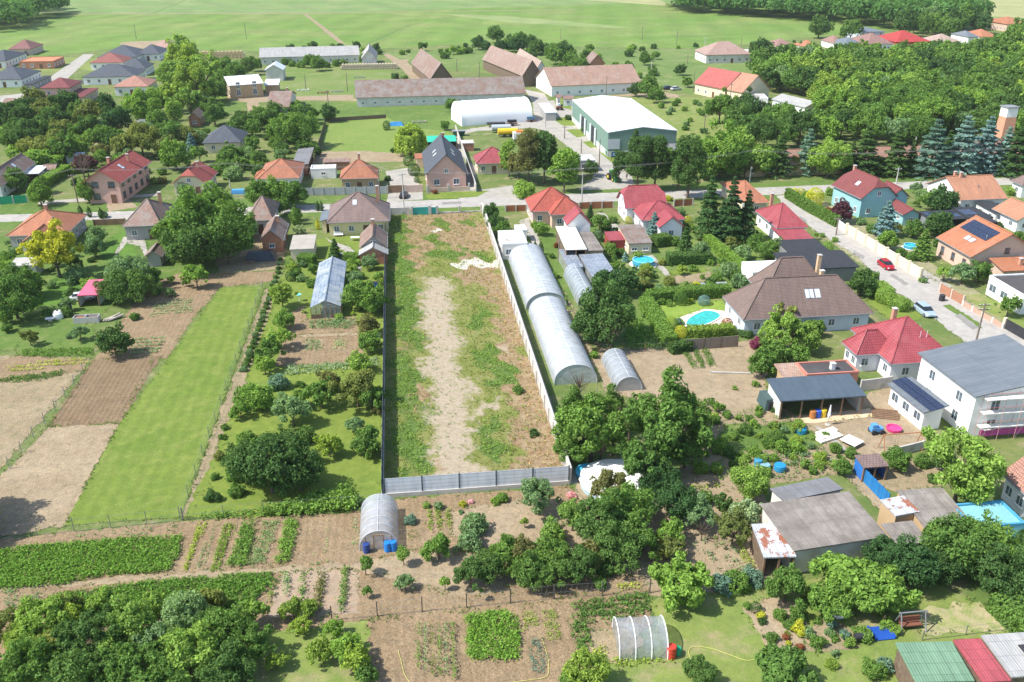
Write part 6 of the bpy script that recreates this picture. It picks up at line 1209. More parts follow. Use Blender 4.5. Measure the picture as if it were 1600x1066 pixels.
# greenhouses
def tunnel(desc, A, B, back, h, nh, film, name='polytunnel', ends=True, ab=True, door=False, hoopm=None, n=14, gable_from=0.0, label=None, hr=.035):
    a = G(*A); b = G(*B); u = (b-a).normalized() if not ab else GU; W = (b-a).dot(u); v = Vector((-u.y, u.x, 0)); L = back if isinstance(back, (int, float)) else (G(*back)-a).dot(v)
    c = a+u*W/2; r = empty(name, c, math.atan2(u.y, u.x)); tag(r, desc, 'greenhouse', near=False)
    arc = [(W/2*math.cos(math.pi*k/n), h*math.sin(math.pi*k/n)**.8) for k in range(n+1)]
    m = MB(); i = 0
    ys = [L*j/(nh*2) for j in range(nh*2+1)]
    for j, y in enumerate(ys):
        s = 1-.012*(j % 2)
        m.v += [(x*s, y, z*s) for x, z in arc]
    for j in range(len(ys)-1):
        for k in range(n): q = j*(n+1)+k; m.f.append((q, q+1, q+n+2, q+n+1)); m.m.append(0)
    m.build('film_cover', film, r, smooth=True, fix=False)
    hm = hoopm or M((.55, .58, .62), .05, 1, .5)
    hp = MB().path([(x*1.006, 0, z*1.006+.01) for x, z in arc], hr, 5).build('hoop', hm, r, fix=False)
    for j in range(1, nh+1): c_ = hp.copy(); col.objects.link(c_); c_.parent = r; c_.location = (0, L*j/nh, 0)
    MB().tube((0, 0, h+.02), (0, L, h+.02), hr, n=5).build('ridge_bar', hm, r, fix=False)
    if ends:
        for y in (0.02, L-.02):
            e = MB().poly([(x*.985, y, z*.985) for x, z in arc]).build('end_wall', film, r, fix=False)
    if door:
        d = MB().box(-.55, -.06, 0, -.47, .02, h*.8).box(.47, -.06, 0, .55, .02, h*.8).box(-.47, -.06, h*.8-.08, .47, .02, h*.8).build('door_frame', WOOD, r)
        MB().box(-W*.34, -.04, .02, -W*.34+.07, .03, h*.72).box(W*.34-.07, -.04, .02, W*.34, .03, h*.72).build('timber_frame', WOOD, r)
    return r
FM1 = FILM((.56, .59, .61), .72); FM2 = FILM((.52, .55, .58), .5); FM3 = FILM((.36, .4, .43), .68)
tunnel('far half of the long arched greenhouse beside the concrete wall', (822, 484), (885, 481), (788, 404), 3.0, 18, FM1, n=18, hr=.045)
tunnel('near half of the long arched greenhouse beside the concrete wall', (866, 602), (932, 597), (822, 491), 3.1, 22, FM1, n=18, hr=.045)
tunnel('small arched greenhouse partly behind the dark tree', (903, 478), (935, 476), (887, 433), 2.6, 9, FM3)
tunnel('small silvery film tunnel beside the sandy plot', (962, 612), (1003, 610), (948, 566), 2.2, 6, FM3)
tn = tunnel('clear film tunnel with blue barrels at its door, in front of the steel fence', (562, 862), (623, 860), (568, 803), 2.5, 5, FM2, door=True, n=14)
tent = tunnel('big white arched storage tent beside the farm road', (716, 196), (722, 196), 8, 3, 2, FILM(), name='storage_tent', label='x')
def remove_tree(o):
    REG[:] = [q for q in REG if q[0] != o]
    for c in [c for c in bpy.data.objects if c.parent == o]: bpy.data.objects.remove(c)
    bpy.data.objects.remove(o)
remove_tree(tent)
def arch_tent(desc, A, B, depth, h, nh, m, name):
    a = G(*A); b = G(*B); L = (b-a).length; u = (b-a)/L; c = a; r = empty(name, c, math.atan2(u.y, u.x)); tag(r, desc, 'tent', near=False); n = 14
    arc = [(depth/2-depth/2*math.cos(math.pi*k/n), h*math.sin(math.pi*k/n)**.7) for k in range(n+1)]; w = MB()
    for j in range(nh*2+1):
        s = 1-.015*(j % 2); w.v += [(L*j/(nh*2), depth/2+(y-depth/2)*s, z*s) for y, z in arc]
    for j in range(nh*2):
        for k in range(n): q = j*(n+1)+k; w.f.append((q, q+1, q+n+2, q+n+1)); w.m.append(0)
    w.build('cover', m, r, smooth=True, fix=False)
    for x in (.02, L-.02): MB().poly([(x, depth/2+(y-depth/2)*.985, z*.985) for y, z in arc]).build('end_wall', m, r, fix=False)
    return r
arch_tent('big white arched storage tent beside the farm road', (722, 198), (832, 190), 13, 7, 8, M((.85, .85, .84), .02, .5, .5), 'storage_tent')
ag = arch_tent('small clear film greenhouse with white hoops on the bottom lawn', (968, 1034), (1043, 1031), 4.2, 2.4, 3, FILM((.42, .46, .48), .42), 'film_greenhouse'); ag['category'] = 'greenhouse'
La = (G(1043, 1031)-G(968, 1034)).length
for i in range(4): MB().path([(La*i/3, 2.1-2.13*math.cos(math.pi*k/14), 2.43*math.sin(math.pi*k/14)**.7) for k in range(15)], .05, 6).build('hoop', WHITE, ag, fix=False)
# glass gable greenhouse left
gg = H('long gabled glass greenhouse with patchy tinted panes', (484, 481), (533, 478), (500, 411), 2.1, 'gable', 1.2, FILM((.6, .62, .6), .35), ROOF((.30, .36, .43), (.20, .25, .31), 'tile', 1.0, .7, .25, wear=(.36, .38, .38), wa=.45, wb=.6), ridge='v', over=.05, name='glass_greenhouse', cat='greenhouse', wins=0, gutter=0, t=.05, label='long gabled glass greenhouse with patchy tinted panes beside the orchard')
for i in range(7):
    x = -gg['_w']/2+.1+(gg['_w']-.2)*i/6; MB().box(x-.06, -gg['_l']/2-.02, 0, x+.06, -gg['_l']/2+.1, 2.0).build('post', WOOD, gg)
MB().box(-gg['_w']/2+.2, -gg['_l']/2-.04, 0, -.9, -gg['_l']/2-.025, .8).box(.9, -gg['_l']/2-.04, 0, gg['_w']/2-.2, -gg['_l']/2-.025, .8).build('board', OLDWOOD, gg)
for d, A, B, D in (('glass lean-to roof below the woodshed, left part', (888, 418), (915, 422), (873, 392)), ('glass lean-to roof below the woodshed, right part', (925, 432), (958, 421), (904, 400))):
    H(d, A, B, D, 2.2, 'shed', .3, FILM((.6, .62, .6), .4), ROOF((.34, .37, .42), (.24, .27, .31), 'tile', .8, .8, .3), orient='ad', over=.05, name='glass_greenhouse', cat='greenhouse', wins=0, gutter=0, t=.05, label=d)
# pools
def ring_pool(desc, px, py, r, h):
    p = G(px, py); o = empty('garden_pool', p); tag(o, desc, 'pool', near=False); R = r*pix(p)[2]/F
    MB().lathe([(R*1.28, .02+LAY[0]*.004), (R*1.28, .06+LAY[0]*.004)], 28).build('base_ring', M((.75, .7, .62), .05), o)
    w = MB(); w.lathe([(R, .1), (R+.04, h*.5), (R, h), (R-.12, h), (R-.12, .1)], 32, caps=False); w.build('pool_wall', M((.05, .3, .44), .08, 1, .4), o)
    MB().lathe([(R+.02, h+.001), (R+.02, h+.05), (R-.14, h+.05), (R-.14, h+.001)], 32, caps=False).build('rim', M((.3, .62, .7), .05), o)
    MB().lathe([(R-.13, .2), (R-.13, h-.14)], 32).build('water', POOLW, o); return o
def _pw(c):
    m, nt, bs = newmat('pool_water'); tc = N(nt, 'ShaderNodeTexCoord').outputs['Object']; nt.links.new(mix(nt, ramp(nt, noise(nt, tc, 1.5, 3), .4, .6), c, tuple(min(1, x*1.35) for x in c)), bs.inputs['Base Color'])
    bs.inputs['Roughness'].default_value = .08; bump(nt, bs, noise(nt, tc, 4, 2), .15, .05); return m
POOLW = _pw((.03, .36, .52)); POOLG = _pw((.03, .34, .30))
ring_pool('round blue above-ground pool beside the summer kitchen', 1005, 414, 17, 1.1)
ring_pool('small round turquoise pool in the garden behind the cream wall', 1423, 388, 11, .7)
q = P('1072,508 1078,498 1098,488 1112,487 1123,491 1124,497 1108,506 1092,510 1078,511'); kp = empty('swimming_pool', (*q[0], 0)); tag(kp, 'kidney-shaped turquoise swimming pool on the terrace', 'swimming pool', near=False)
cx_, cy_ = np.mean([a for a, b in q]), np.mean([b for a, b in q]); zz = LAY[0]*.004+.01
sm = []
for i in range(len(q)):
    a, b = q[i], q[(i+1) % len(q)]; c0 = q[i-1]; d0 = q[(i+2) % len(q)]
    for t in (0, .25, .5, .75):
        f = lambda k: .5*((2*a[k])+(-c0[k]+b[k])*t+(2*c0[k]-5*a[k]+4*b[k]-d0[k])*t*t+(-c0[k]+3*a[k]-3*b[k]+d0[k])*t**3); sm.append((f(0), f(1)))
MB().slab([[(x-q[0][0], y-q[0][1], zz+.03) for x, y in sm]], .03).build('water', POOLG, kp, fix=False)
rim = MB()
for i in range(len(sm)):
    a, b = sm[i], sm[(i+1) % len(sm)]; o1 = lambda p, s: (cx_+(p[0]-cx_)*s-q[0][0], cy_+(p[1]-cy_)*s-q[0][1])
    i0, j0, i1, j1 = o1(a, .99), o1(b, .99), o1(a, 1.1), o1(b, 1.1); rim.poly([(*i0, zz+.09), (*i1, zz+.09), (*j1, zz+.09), (*j0, zz+.09)]); rim.poly([(*i0, zz), (*i0, zz+.09), (*j0, zz+.09), (*j0, zz)]); rim.poly([(*i1, zz+.09), (*i1, zz), (*j1, zz), (*j1, zz+.09)])
rim.build('pool_edge', M((.72, .68, .6), .05), kp, fix=False)
# poles
def pole(desc, bx, by, top_y, kind='wood', arm=1, lean=0):
    p = G(bx, by); lo, hi = 2, 30
    for _ in range(30):
        md = (lo+hi)/2
        if pix((p.x, p.y, md))[1] > top_y: lo = md
        else: hi = md
    h = max(4, lo); r = empty('utility_pole', p, GROT+rv.uniform(-.4, .4)); tag(r, desc, 'pole', group='utility poles of the village')
    m = M((.2, .16, .13), .2, 2) if kind == 'wood' else CONC
    MB().tube((0, 0, 0), (lean, 0, h), .17, .11, 8).build('mast', m, r, fix=False)
    for k in range(arm):
        a = MB().box(-.9+lean, -.05, h-.5-k*.7, .9+lean, .05, h-.38-k*.7).build('crossarm', m, r)
        for x in (-.8, -.3, .3, .8): MB().lathe([(.03, 0), (.05, .08), (.05, .14), (.02, .18)], 6).build('insulator', WHITE, a, loc=(x+lean, 0, h-.375-k*.7), fix=False)
    if kind == 'lamp': MB().tube((0, 0, h-.3), (0, -1.2, h-.1), .04, .03).box(-.15, -1.7, h-.16, .15, -1.1, h-.06).build('lamp_head', GREYM, r)
    return p, h
for a in [('tall utility pole on the side street', 1522, 546, 473, 'wood', 2), ('dark pole at the corner of the side street', 1306, 368, 340, 'wood', 1), ('pole in front of the pyramid-roofed house', 594, 311, 265, 'wood', 1), ('grey pole standing in the street at the plot gate', 631, 324, 270, 'conc', 1),
          ('concrete pole at the farm road junction', 909, 317, 270, 'conc', 1), ('street lamp on the farm road verge', 852, 201, 176, 'lamp', 0), ('pole on the farm road', 882, 217, 209, 'wood', 1), ('thin pole behind the gatehouse', 908, 240, 218, 'wood', 0), ('pole beside the gatehouse lawn', 936, 260, 218, 'wood', 0),
          ('pole behind the orange-roofed house', 69, 320, 291, 'conc', 1), ('pole before the two-storey pink house', 122, 318, 272, 'wood', 1), ('white pole before the clipped-gable house', 362, 308, 281, 'conc', 0), ('pole on the meadow by the farm lane', 513, 163, 141, 'wood', 1),
          ('thin pole on the mown meadow', 478, 140, 116, 'wood', 0), ('pole near the scrap machines', 543, 143, 114, 'wood', 0), ('brown pole beside the white-roofed workshop', 408, 150, 123, 'wood', 0), ('pole beside the red half of the long house', 1083, 143, 111, 'wood', 0), ('pole before the orange half of the long house', 1140, 163, 130, 'wood', 1),
          ('pole with a street lamp in the meadow', 1017, 119, 94, 'lamp', 0), ('pole in the rough meadow', 1100, 204, 180, 'wood', 1), ('pole behind the white stable', 947, 150, 119, 'wood', 0), ('pole in front of the mottled barn', 678, 158, 134, 'wood', 0), ('pole before the timber barn', 666, 122, 110, 'wood', 0), ('pole in the meadow behind the mottled barn', 749, 124, 97, 'wood', 0),
          ('pole beside the bigger timber barn', 714, 112, 92, 'wood', 0), ('pole at the corner of the bigger timber barn', 785, 119, 106, 'wood', 0), ('pole with crossarm in the far field', 213, 61, 38, 'wood', 1), ('pole in the far field', 385, 61, 37, 'wood', 1), ('thin mast in the far field', 876, 62, 45, 'wood', 0), ('pole in the field behind the trees', 1003, 63, 42, 'wood', 1),
          ('right-hand pole in the field behind the trees', 1057, 70, 49, 'wood', 1), ('grey mast at the edge of the field', 1101, 76, 58, 'conc', 1), ('white pole at the turquoise house', 1400, 287, 262, 'conc', 1), ('lamp before the russet roof', 1171, 285, 260, 'lamp', 0), ('pole among the spruces', 1426, 225, 215, 'wood', 0), ('white stack behind the spruce row', 1427, 240, 214, 'conc', 0), ('pole beside the woodshed', 873, 408, 376, 'wood', 0), ('dark pole left of the street by the garages', 1158, 72, 55, 'wood', 0), ('pole of the far meadow lane', 1074, 100, 84, 'wood', 0)]:
    pole(*a)
def wire(desc, pts, n=3, sp=.5):
    b = MB(); ps = [Vector(p) for p in pts]
    for k in range(n):
        for a, c in zip(ps, ps[1:]):
            o = Vector((0, sp*(k-(n-1)/2), 0)); prev = None
            for i in range(9):
                t = i/8; q = a.lerp(c, t)+o; q.z -= 1.0*4*t*(1-t)*.8
                if prev: b.tube(prev, q, .015, n=3)
                prev = q
    o = b.build('power_line', M((.3, .3, .3), .05), fix=False); tag(o, desc, 'cable', near=False); return o
wp = [G(x, y) for x, y in ((-120, 330), (69, 320), (122, 318), (362, 308), (594, 311), (631, 322), (909, 317), (1171, 285), (1400, 287), (1700, 270))]
wire('overhead power line following the main street', [(p.x, p.y, 8.3) for p in wp])
# cars
def car(desc, px, py, ang, body, length=4.3, name='parked_car', est=False):
    p = G(px, py); r = empty(name, p, GROT+R_(ang)); tag(r, desc, 'car', near=False); r.scale = (length/4.3,)*3; r['group'] = 'cars parked in the village'
    pm = M(body, .03, 1, .25, .2, spec=.6); S = []
    for x, zb, zt, w in ((-2.15, .38, .72, .70), (-2.0, .28, .92, .84), (-1.3, .22, .98, .89), (0, .2, .97, .90), (1.0, .2, .95, .89), (1.7, .25, .84, .85), (2.05, .32, .68, .74), (2.15, .38, .6, .6)):
        S.append([(x, -w, zb), (x, -w*1.02, (zb+zt)/2), (x, -w*.95, zt-.08), (x, -w*.8, zt), (x, w*.8, zt), (x, w*.95, zt-.08), (x, w*1.02, (zb+zt)/2), (x, w, zb)])
    MB().loft(S).build('body', pm, r, smooth=False)
    xb = -1.95 if est else -1.7
    MB().loft([[(xb, -.78, .93), (1.15, -.78, .93), (1.15, .78, .93), (xb, .78, .93)], [(xb+.35, -.62, 1.4), (.4, -.62, 1.4), (.4, .62, 1.4), (xb+.35, .62, 1.4)]]).build('window', GLASS((.02, .025, .03)), r)
    MB().loft([[(xb+.3, -.64, 1.4), (.45, -.64, 1.4), (.45, .64, 1.4), (xb+.3, .64, 1.4)], [(xb+.4, -.55, 1.47), (.3, -.55, 1.47), (.3, .55, 1.47), (xb+.4, .55, 1.47)]]).build('roof', pm, r)
    for x in (-1.35, 1.3):
        for s in (-1, 1):
            w = MB().tube((x, s*.72, .31), (x, s*.93, .31), .31, n=14).build('wheel', M((.02, .02, .02), .1), r, fix=False)
            MB().tube((x, s*.9, .31), (x, s*.945, .31), .19, n=10).build('rim', STEEL, w, fix=False)
    for s in (-1, 1):
        MB().box(1.98, s*.58-.16, .52, 2.13, s*.58+.16, .68).build('headlight', M((.85, .87, .9), .02, 1, .1), r); MB().box(-2.13, s*.6-.14, .62, -2.0, s*.6+.14, .8).build('tail_light', M((.4, .02, .02), .05, 1, .3), r)
    return r
SA = math.degrees(math.atan2(GV.y, GV.x))-math.degrees(GROT)
car('red hatchback with a black roof parked in the side street', 1384, 418, SA+180, (.42, .015, .03))
car('pale blue estate car parked in the side street', 1444, 490, SA+180, (.38, .48, .56), 4.6, est=True)
car('dark blue-grey car behind the unfinished white house', 1560, 573, SA+180, (.1, .13, .18), 4.5)
car('black car standing before the brown gate', 631, 308, 80, (.015, .017, .02), 4.2)
car('silver car parked near the stables', 1056, 141, 20, (.5, .53, .56), 4.6)
car('black car parked near the stables', 1044, 140, 10, (.02, .02, .025), 4.6)
car('white car under the pink carport', 131, 468, 10, (.75, .75, .74), 4.4)
car('dark car at the edge of the spruce row', 1122, 270, 5, (.08, .09, .11), 4.5)
# tractor
tr_ = empty('tractor', G(957, 281), GROT+R_(-75)); tag(tr_, 'green tractor with a loader on the farm road', 'tractor', near=False)
MB().box(-.9, -.6, 1.1, .6, .6, 2.3).build('cab', GLASS((.03, .05, .04)), tr_); MB().box(-1.0, -.7, 2.303, .7, .7, 2.45).build('cab_roof', M((.06, .25, .08), .05), tr_)
MB().loft([[(.6, -.45, .8), (.6, .45, .8), (.6, .45, 1.6), (.6, -.45, 1.6)], [(2.2, -.38, .8), (2.2, .38, .8), (2.2, .38, 1.4), (2.2, -.38, 1.4)]]).build('hood', M((.06, .25, .08), .05, 1, .4), tr_)
MB().box(-1.4, -.5, .5, 2.1, .5, .797).build('chassis', GREYM, tr_)
for x, s, rr, w in ((-.6, 1, .85, .45), (-.6, -1, .85, .45), (1.7, 1, .55, .35), (1.7, -1, .55, .35)):
    wh = MB().tube((x, s*.62, rr), (x, s*(.62+w), rr), rr, n=18).build('wheel', M((.025, .025, .025), .1), tr_, fix=False); MB().tube((x, s*(.66+w), rr), (x, s*(.63+w), rr), rr*.5, n=12).build('rim', M((.6, .5, .05), .05), wh, fix=False)
MB().box(2.3, -.9, .2, 3.0, .9, .9).build('bucket', M((.06, .25, .08), .05), tr_)
# a person standing on the farm road
def person(desc, px, py, top, bot):
    P_ = G(px, py); me = bpy.data.meshes.new('person'); b = bmesh.new()
    J = dict(hip=(0, 0, .93), ch=(0, 0, 1.25), nk=(0, 0, 1.48), hd=(0, .02, 1.64), ht=(0, .01, 1.74), ls=(-.19, 0, 1.42), le=(-.25, .02, 1.14), lh=(-.24, .1, .88), lf=(-.235, .13, .78), rs=(.19, 0, 1.42), re=(.25, .02, 1.14), rh=(.24, .1, .88), rf=(.235, .13, .78),
             lk=(-.11, .02, .5), la=(-.12, 0, .09), lt=(-.13, .15, .04), rk=(.11, .04, .5), ra=(.13, .05, .09), rt=(.14, .2, .04), lhp=(-.1, 0, .88), rhp=(.1, 0, .88))
    Rr = dict(hip=.15, ch=.16, nk=.065, hd=.1, ht=.07, ls=.07, le=.05, lh=.035, lf=.025, rs=.07, re=.05, rh=.035, rf=.025, lk=.065, la=.045, lt=.035, rk=.065, ra=.045, rt=.035, lhp=.1, rhp=.1)
    vv = {k: b.verts.new(v) for k, v in J.items()}
    for e in 'hip-ch ch-nk nk-hd hd-ht ch-ls ls-le le-lh lh-lf ch-rs rs-re re-rh rh-rf hip-lhp lhp-lk lk-la la-lt hip-rhp rhp-rk rk-ra ra-rt'.split(): x, y = e.split('-'); b.edges.new((vv[x], vv[y]))
    ks = list(J); b.to_mesh(me); b.free(); o = bpy.data.objects.new('person', me); col.objects.link(o); md = o.modifiers.new('s', 'SKIN'); sk = me.skin_vertices[0].data
    for i, k in enumerate(ks): sk[i].radius = (Rr[k], Rr[k]*.85)
    sk[0].use_root = True; sb = o.modifiers.new('d', 'SUBSURF'); sb.levels = sb.render_levels = 1
    dg = bpy.context.evaluated_depsgraph_get(); m2 = bpy.data.meshes.new_from_object(o.evaluated_get(dg)); o.modifiers.clear(); o.data = m2
    for m in (M((.5, .32, .24), .03), M(top, .1), M(bot, .1), M((.06, .04, .03), .1)): m2.materials.append(m)
    for p in m2.polygons: z = p.center.z; x = abs(p.center.x); p.material_index = 3 if z > 1.68 or z < .08 else (0 if z > 1.5 or (x > .2 and z < 1.15 and z > .7) else (1 if z > .93 else 2))
    o.location = P_; o.rotation_euler = (0, 0, 2.6); tag(o, desc, 'person', near=False)
person('person in dark clothes standing on the farm road beside the tractor', 979, 281, (.06, .07, .1), (.04, .045, .06))
# trailers, machines and oddments
def blob_thing(name, desc, cat, px, py, parts, rz=0, near=False):
    r = empty(name, G(px, py), GROT+R_(rz)); tag(r, desc, cat, near=near)
    for nm, mb, m in parts: mb.build(nm, m, r)
    return r
def wheels(xs, y, r, w=.3):
    return [('wheel', MB().tube((x, s*y, r), (x, s*(y+w), r), r, n=12), DARK) for x in xs for s in (-1, 1)]
blob_thing('tank_trailer', 'yellow tank trailer parked in the farm yard', 'trailer', 793, 214, [('tank', MB().tube((-3, 0, 1.7), (3, 0, 1.7), 1.0, n=18), M((.75, .48, .03), .05, 1, .4)), ('chassis', MB().box(-3.2, -.6, .6, 3.4, .6, .75), GREYM)]+wheels((-1, 1), .65, .5))
blob_thing('tank_trailer', 'silver tank trailer behind the yellow one', 'trailer', 783, 207, [('tank', MB().tube((-3, 0, 1.6), (3, 0, 1.6), .9, n=18), M((.55, .6, .64), .05, 1, .3, .3)), ('chassis', MB().box(-3.2, -.6, .6, 3.4, .6, .75), GREYM)]+wheels((-1, 1), .65, .5))
blob_thing('flatbed_trailer', 'dark flat trailer in front of the white tent', 'trailer', 775, 198, [('bed', MB().box(-3, -1.1, .9, 3, 1.1, 1.3), DARK), ('drawbar', MB().box(3, -.1, .7, 4.2, .1, .85), RUST)]+wheels((-1.2, 0), .9, .45))
blob_thing('seed_drill', 'dark farm machine at the corner of the white tent', 'farm machine', 800, 196, [('hopper', MB().box(-1.5, -.6, 1, 1.5, .6, 1.8), DARK), ('frame', MB().box(-1.8, -.9, .5, 1.8, .9, .6), RUST)]+wheels((0,), 1.5, .5))
blob_thing('seed_drill', 'blue machine at the right end of the white tent', 'farm machine', 829, 190, [('hopper', MB().box(-1.3, -.6, .8, 1.3, .6, 1.7), M((.1, .2, .3), .1)), ('frame', MB().box(-1.6, -.9, .4, 1.6, .9, .5), RUST)]+wheels((0,), 1.3, .45))
blob_thing('combine', 'white and orange harvester behind the pines', 'farm machine', 812, 222, [('body', MB().box(-2, -1.3, 1, 2, 1.3, 3), WHITE), ('cab', MB().box(2.003, -.9, 1.2, 3.1, .9, 2.9), GLASS()), ('hopper', MB().box(-1.2, -1, 3.003, 1, 1, 3.5), M((.75, .2, .05), .05))]+wheels((-1.2, 1.8), 1.1, .7))
blob_thing('green_container', 'dark green waste container beside the garden wall', 'container', 717, 212, [('bin', MB().loft([[(-1.6, -.8, .2), (1.6, -.8, .2), (1.6, .8, .2), (-1.6, .8, .2)], [(-2, -1, 1.5), (2, -1, 1.5), (2, 1, 1.5), (-2, 1, 1.5)]]), M((.03, .1, .06), .1)), ('rim', MB().box(-2.1, -1.1, 1.503, 2.1, 1.1, 1.6), GREYM)])
blob_thing('green_container', 'green waste container beside the grass island', 'container', 952, 244, [('bin', MB().loft([[(-.9, -.6, .1), (.9, -.6, .1), (.9, .6, .1), (-.9, .6, .1)], [(-1.1, -.7, 1.4), (1.1, -.7, 1.4), (1.1, .7, 1.4), (-1.1, .7, 1.4)]]), M((.03, .2, .06), .1)), ('lid', MB().box(-1.12, -.72, 1.403, 1.12, .72, 1.5), M((.03, .16, .05), .1))])
blob_thing('notice_board', 'dark blue notice board at the farm entrance', 'notice board', 963, 251, [('board', MB().box(-1.5, -.05, .9, 1.5, .05, 2.4), M((.03, .07, .14), .1)), ('panel', MB().box(-1.1, -.08, 1.3, .1, -.053, 2.1), M((.25, .4, .55), .1)), ('post', MB().box(-1.45, .053, 0, -1.3, .15, 2.5), WOOD), ('post', MB().box(1.3, .053, 0, 1.45, .15, 2.5), WOOD)])
blob_thing('tarp_pile', 'blue tarpaulin over a heap on the meadow lawn edge', 'tarpaulin', 619, 196, [('cover', MB().loft([[(-2.4, -1.2, 0), (2.4, -1.2, 0), (2.4, 1.2, 0), (-2.4, 1.2, 0)], [(-1.8, -.7, 1.1), (1.6, -.6, 1.3), (1.7, .6, 1.1), (-1.7, .7, 1.0)]]), M((.05, .25, .55), .2)), ('stone', MB().box(-2.6, -1.4, 0, -2.3, -1.1, .3), CONC)])
# stacked straw and logs
for d, px, py, L_, H_, c in (('row of round straw bales covered with film near the cowshed', 577, 108, 26, 2.6, (.5, .42, .3)), ('stack of round timber at the edge of the field', 346, 91, 24, 3.6, (.5, .38, .22)), ('light stack of pallets by the farm bushes', 530, 101, 8, 1.5, (.6, .55, .45))):
    r = empty('bale_stack', G(px, py), GROT); tag(r, d, 'stack', near=False); k = 0; rr = H_/4
    for j in range(2):
        for i in range(int(L_/(2*rr))-j):
            MB().tube((-L_/2+rr+2*rr*i+rr*j, -1.5, rr+j*1.75*rr), (-L_/2+rr+2*rr*i+rr*j, 1.5, rr+j*1.75*rr), rr*.97, n=10).build('bale', M(c, .15, 1.5), r, fix=False)
# barrels
def barrel(desc, px, py, c, r=.3, h=.9):
    o = MB().lathe([(r*.92, 0), (r, .05), (r, h*.33), (r*1.05, h*.36), (r, h*.39), (r, h*.66), (r*1.05, h*.69), (r, h*.72), (r, h-.05), (r*.9, h)], 16).build('barrel', M(c, .06, 1, .4), loc=G(px, py)+Vector((0, 0, .03))); tag(o, desc, 'barrel', near=False); return o
barrel('dark blue barrel left of the film tunnel door', 573, 863, (.03, .06, .22), .38, 1.1); barrel('bright blue barrel right of the film tunnel door, inner one', 606, 861, (.02, .2, .6), .38, 1.15); barrel('bright blue barrel right of the film tunnel door, outer one', 615, 860, (.02, .2, .6), .38, 1.15)
barrel('tall red barrel beside the small film greenhouse', 1048, 1027, (.5, .05, .03), .45, 1.3); barrel('green barrel behind the red barrel', 1058, 1022, (.02, .3, .14), .35, .7); barrel('black water butt on the grass by the pink carport', 109, 487, (.02, .03, .06), .5, 1.4)
barrel('blue water tub in the kitchen garden beside the path', 1251, 676, (.02, .25, .42), .7, .7); barrel('turquoise water tub in the lower garden', 1218, 735, (.02, .24, .45), .7, .8); barrel('pale blue tub half under foliage', 1195, 732, (.22, .4, .47), .6, .6); barrel('blue plastic tank in the kitchen garden', 1184, 728, (.05, .25, .42), .5, .9)
barrel('blue bin under the open garage', 1277, 652, (.03, .1, .5), .45, 1.1); barrel('yellow bin under the open garage', 1285, 651, (.7, .5, .03), .45, 1.1); barrel('orange brown bin under the open garage', 1269, 653, (.4, .16, .05), .45, 1.1); barrel('black dustbin on the pavement', 1471, 470, (.03, .03, .035), .5, 1.1)
barrel('white bucket beside the glass roof greenhouse', 533, 404, (.7, .7, .68), .5, 1.0)
# white cover over a pool behind the dark trees
o = empty('covered_pool', G(962, 757)); tag(o, 'large round pool under a white cover behind the dark trees', 'pool', near=False)
MB().lathe([(4.2, 0), (4.2, .7)], 32).build('pool_wall', M((.35, .5, .55), .08), o); MB().lathe([(4.4, .703), (4.35, .8), (2.5, 1.1), (.1, 1.2)], 14).build('cover', M((.85, .85, .84), .02), o)
o = MB().lathe([(1.6, 0), (1.65, .5), (1.5, .55), (1.45, .3)], 20).build('paddling_pool', M((.08, .45, .65), .08), loc=G(920, 742)+Vector((0, 0, .08))); tag(o, 'blue paddling pool left of the white pool cover', 'pool', near=False)
# hoses
def hose(desc, pts, c=(.75, .7, .12)):
    q = [G(x, y)+Vector((0, 0, .06+LAY[0]*.004)) for x, y in pts]; sm = []
    for i in range(len(q)-1):
        p0, p1, p2, p3 = q[max(0, i-1)], q[i], q[i+1], q[min(len(q)-1, i+2)]
        for t in (0, .2, .4, .6, .8): sm.append(.5*((2*p1)+(p2-p0)*t+(2*p0-5*p1+4*p2-p3)*t*t+(3*p1-p0-3*p2+p3)*t**3))
    sm.append(q[-1]); o = MB().path(sm, .024, 5).build('garden_hose', M((.6, .58, .16), .05, 1, .5), fix=False); tag(o, desc, 'hose', near=False)
hose('yellow hose curling across the bottom lawn', [(1080, 1034), (1076, 1020), (1084, 1012), (1110, 1015), (1140, 1025), (1170, 1034), (1200, 1024), (1212, 1020)])
hose('yellow hose between the onion block and the carrots', [(846, 996), (852, 1015), (857, 1035), (855, 1058), (830, 1064), (800, 1068)])
hose('yellow hose in the bed of staked plants', [(622, 1018), (627, 1035), (632, 1055), (640, 1068)])
# swing set, swing seat, blue slide
def frame(name, desc, cat, px, py, L, h, m, rz, extra):
    r = empty(name, G(px, py), GROT+R_(rz)); tag(r, desc, cat, near=False)
    for s in (-1, 1):
        for t in (-1, 1): MB().tube((s*L/2, t*.8, 0), (s*L/2, 0, h), .06, n=6).build('leg', m, r, fix=False)
    MB().tube((-L/2-.2, 0, h), (L/2+.2, 0, h), .07, n=6).build('top_bar', m, r, fix=False)
    for nm, mb, mm in extra: mb.build(nm, mm, r, fix=False)
    return r
frame('swing_set', 'wooden swing frame in the yard of the unfinished house', 'swing', 1406, 702, 5, 2.3, M((.4, .18, .08), .1), 0, [('swing', MB().box(-.9, -.15, .5, -.4, .15, .55).tube((-.85, 0, .55), (-.85, 0, 2.3), .012, n=4).tube((-.45, 0, .55), (-.45, 0, 2.3), .012, n=4), DARK)])
frame('garden_swing', 'garden swing seat with a red cushion under the big fig', 'swing seat', 1421, 982, 2.4, 2.0, GREYM, 0, [('seat', MB().box(-1, -.3, .5, 1, .35, .62).box(-1, .3, .63, 1, .42, 1.2), M((.2, .08, .05), .1)), ('hanger', MB().tube((-.95, 0, .6), (-.95, 0, 2), .015, n=4).tube((.95, 0, .6), (.95, 0, 2), .015, n=4), GREYM)])
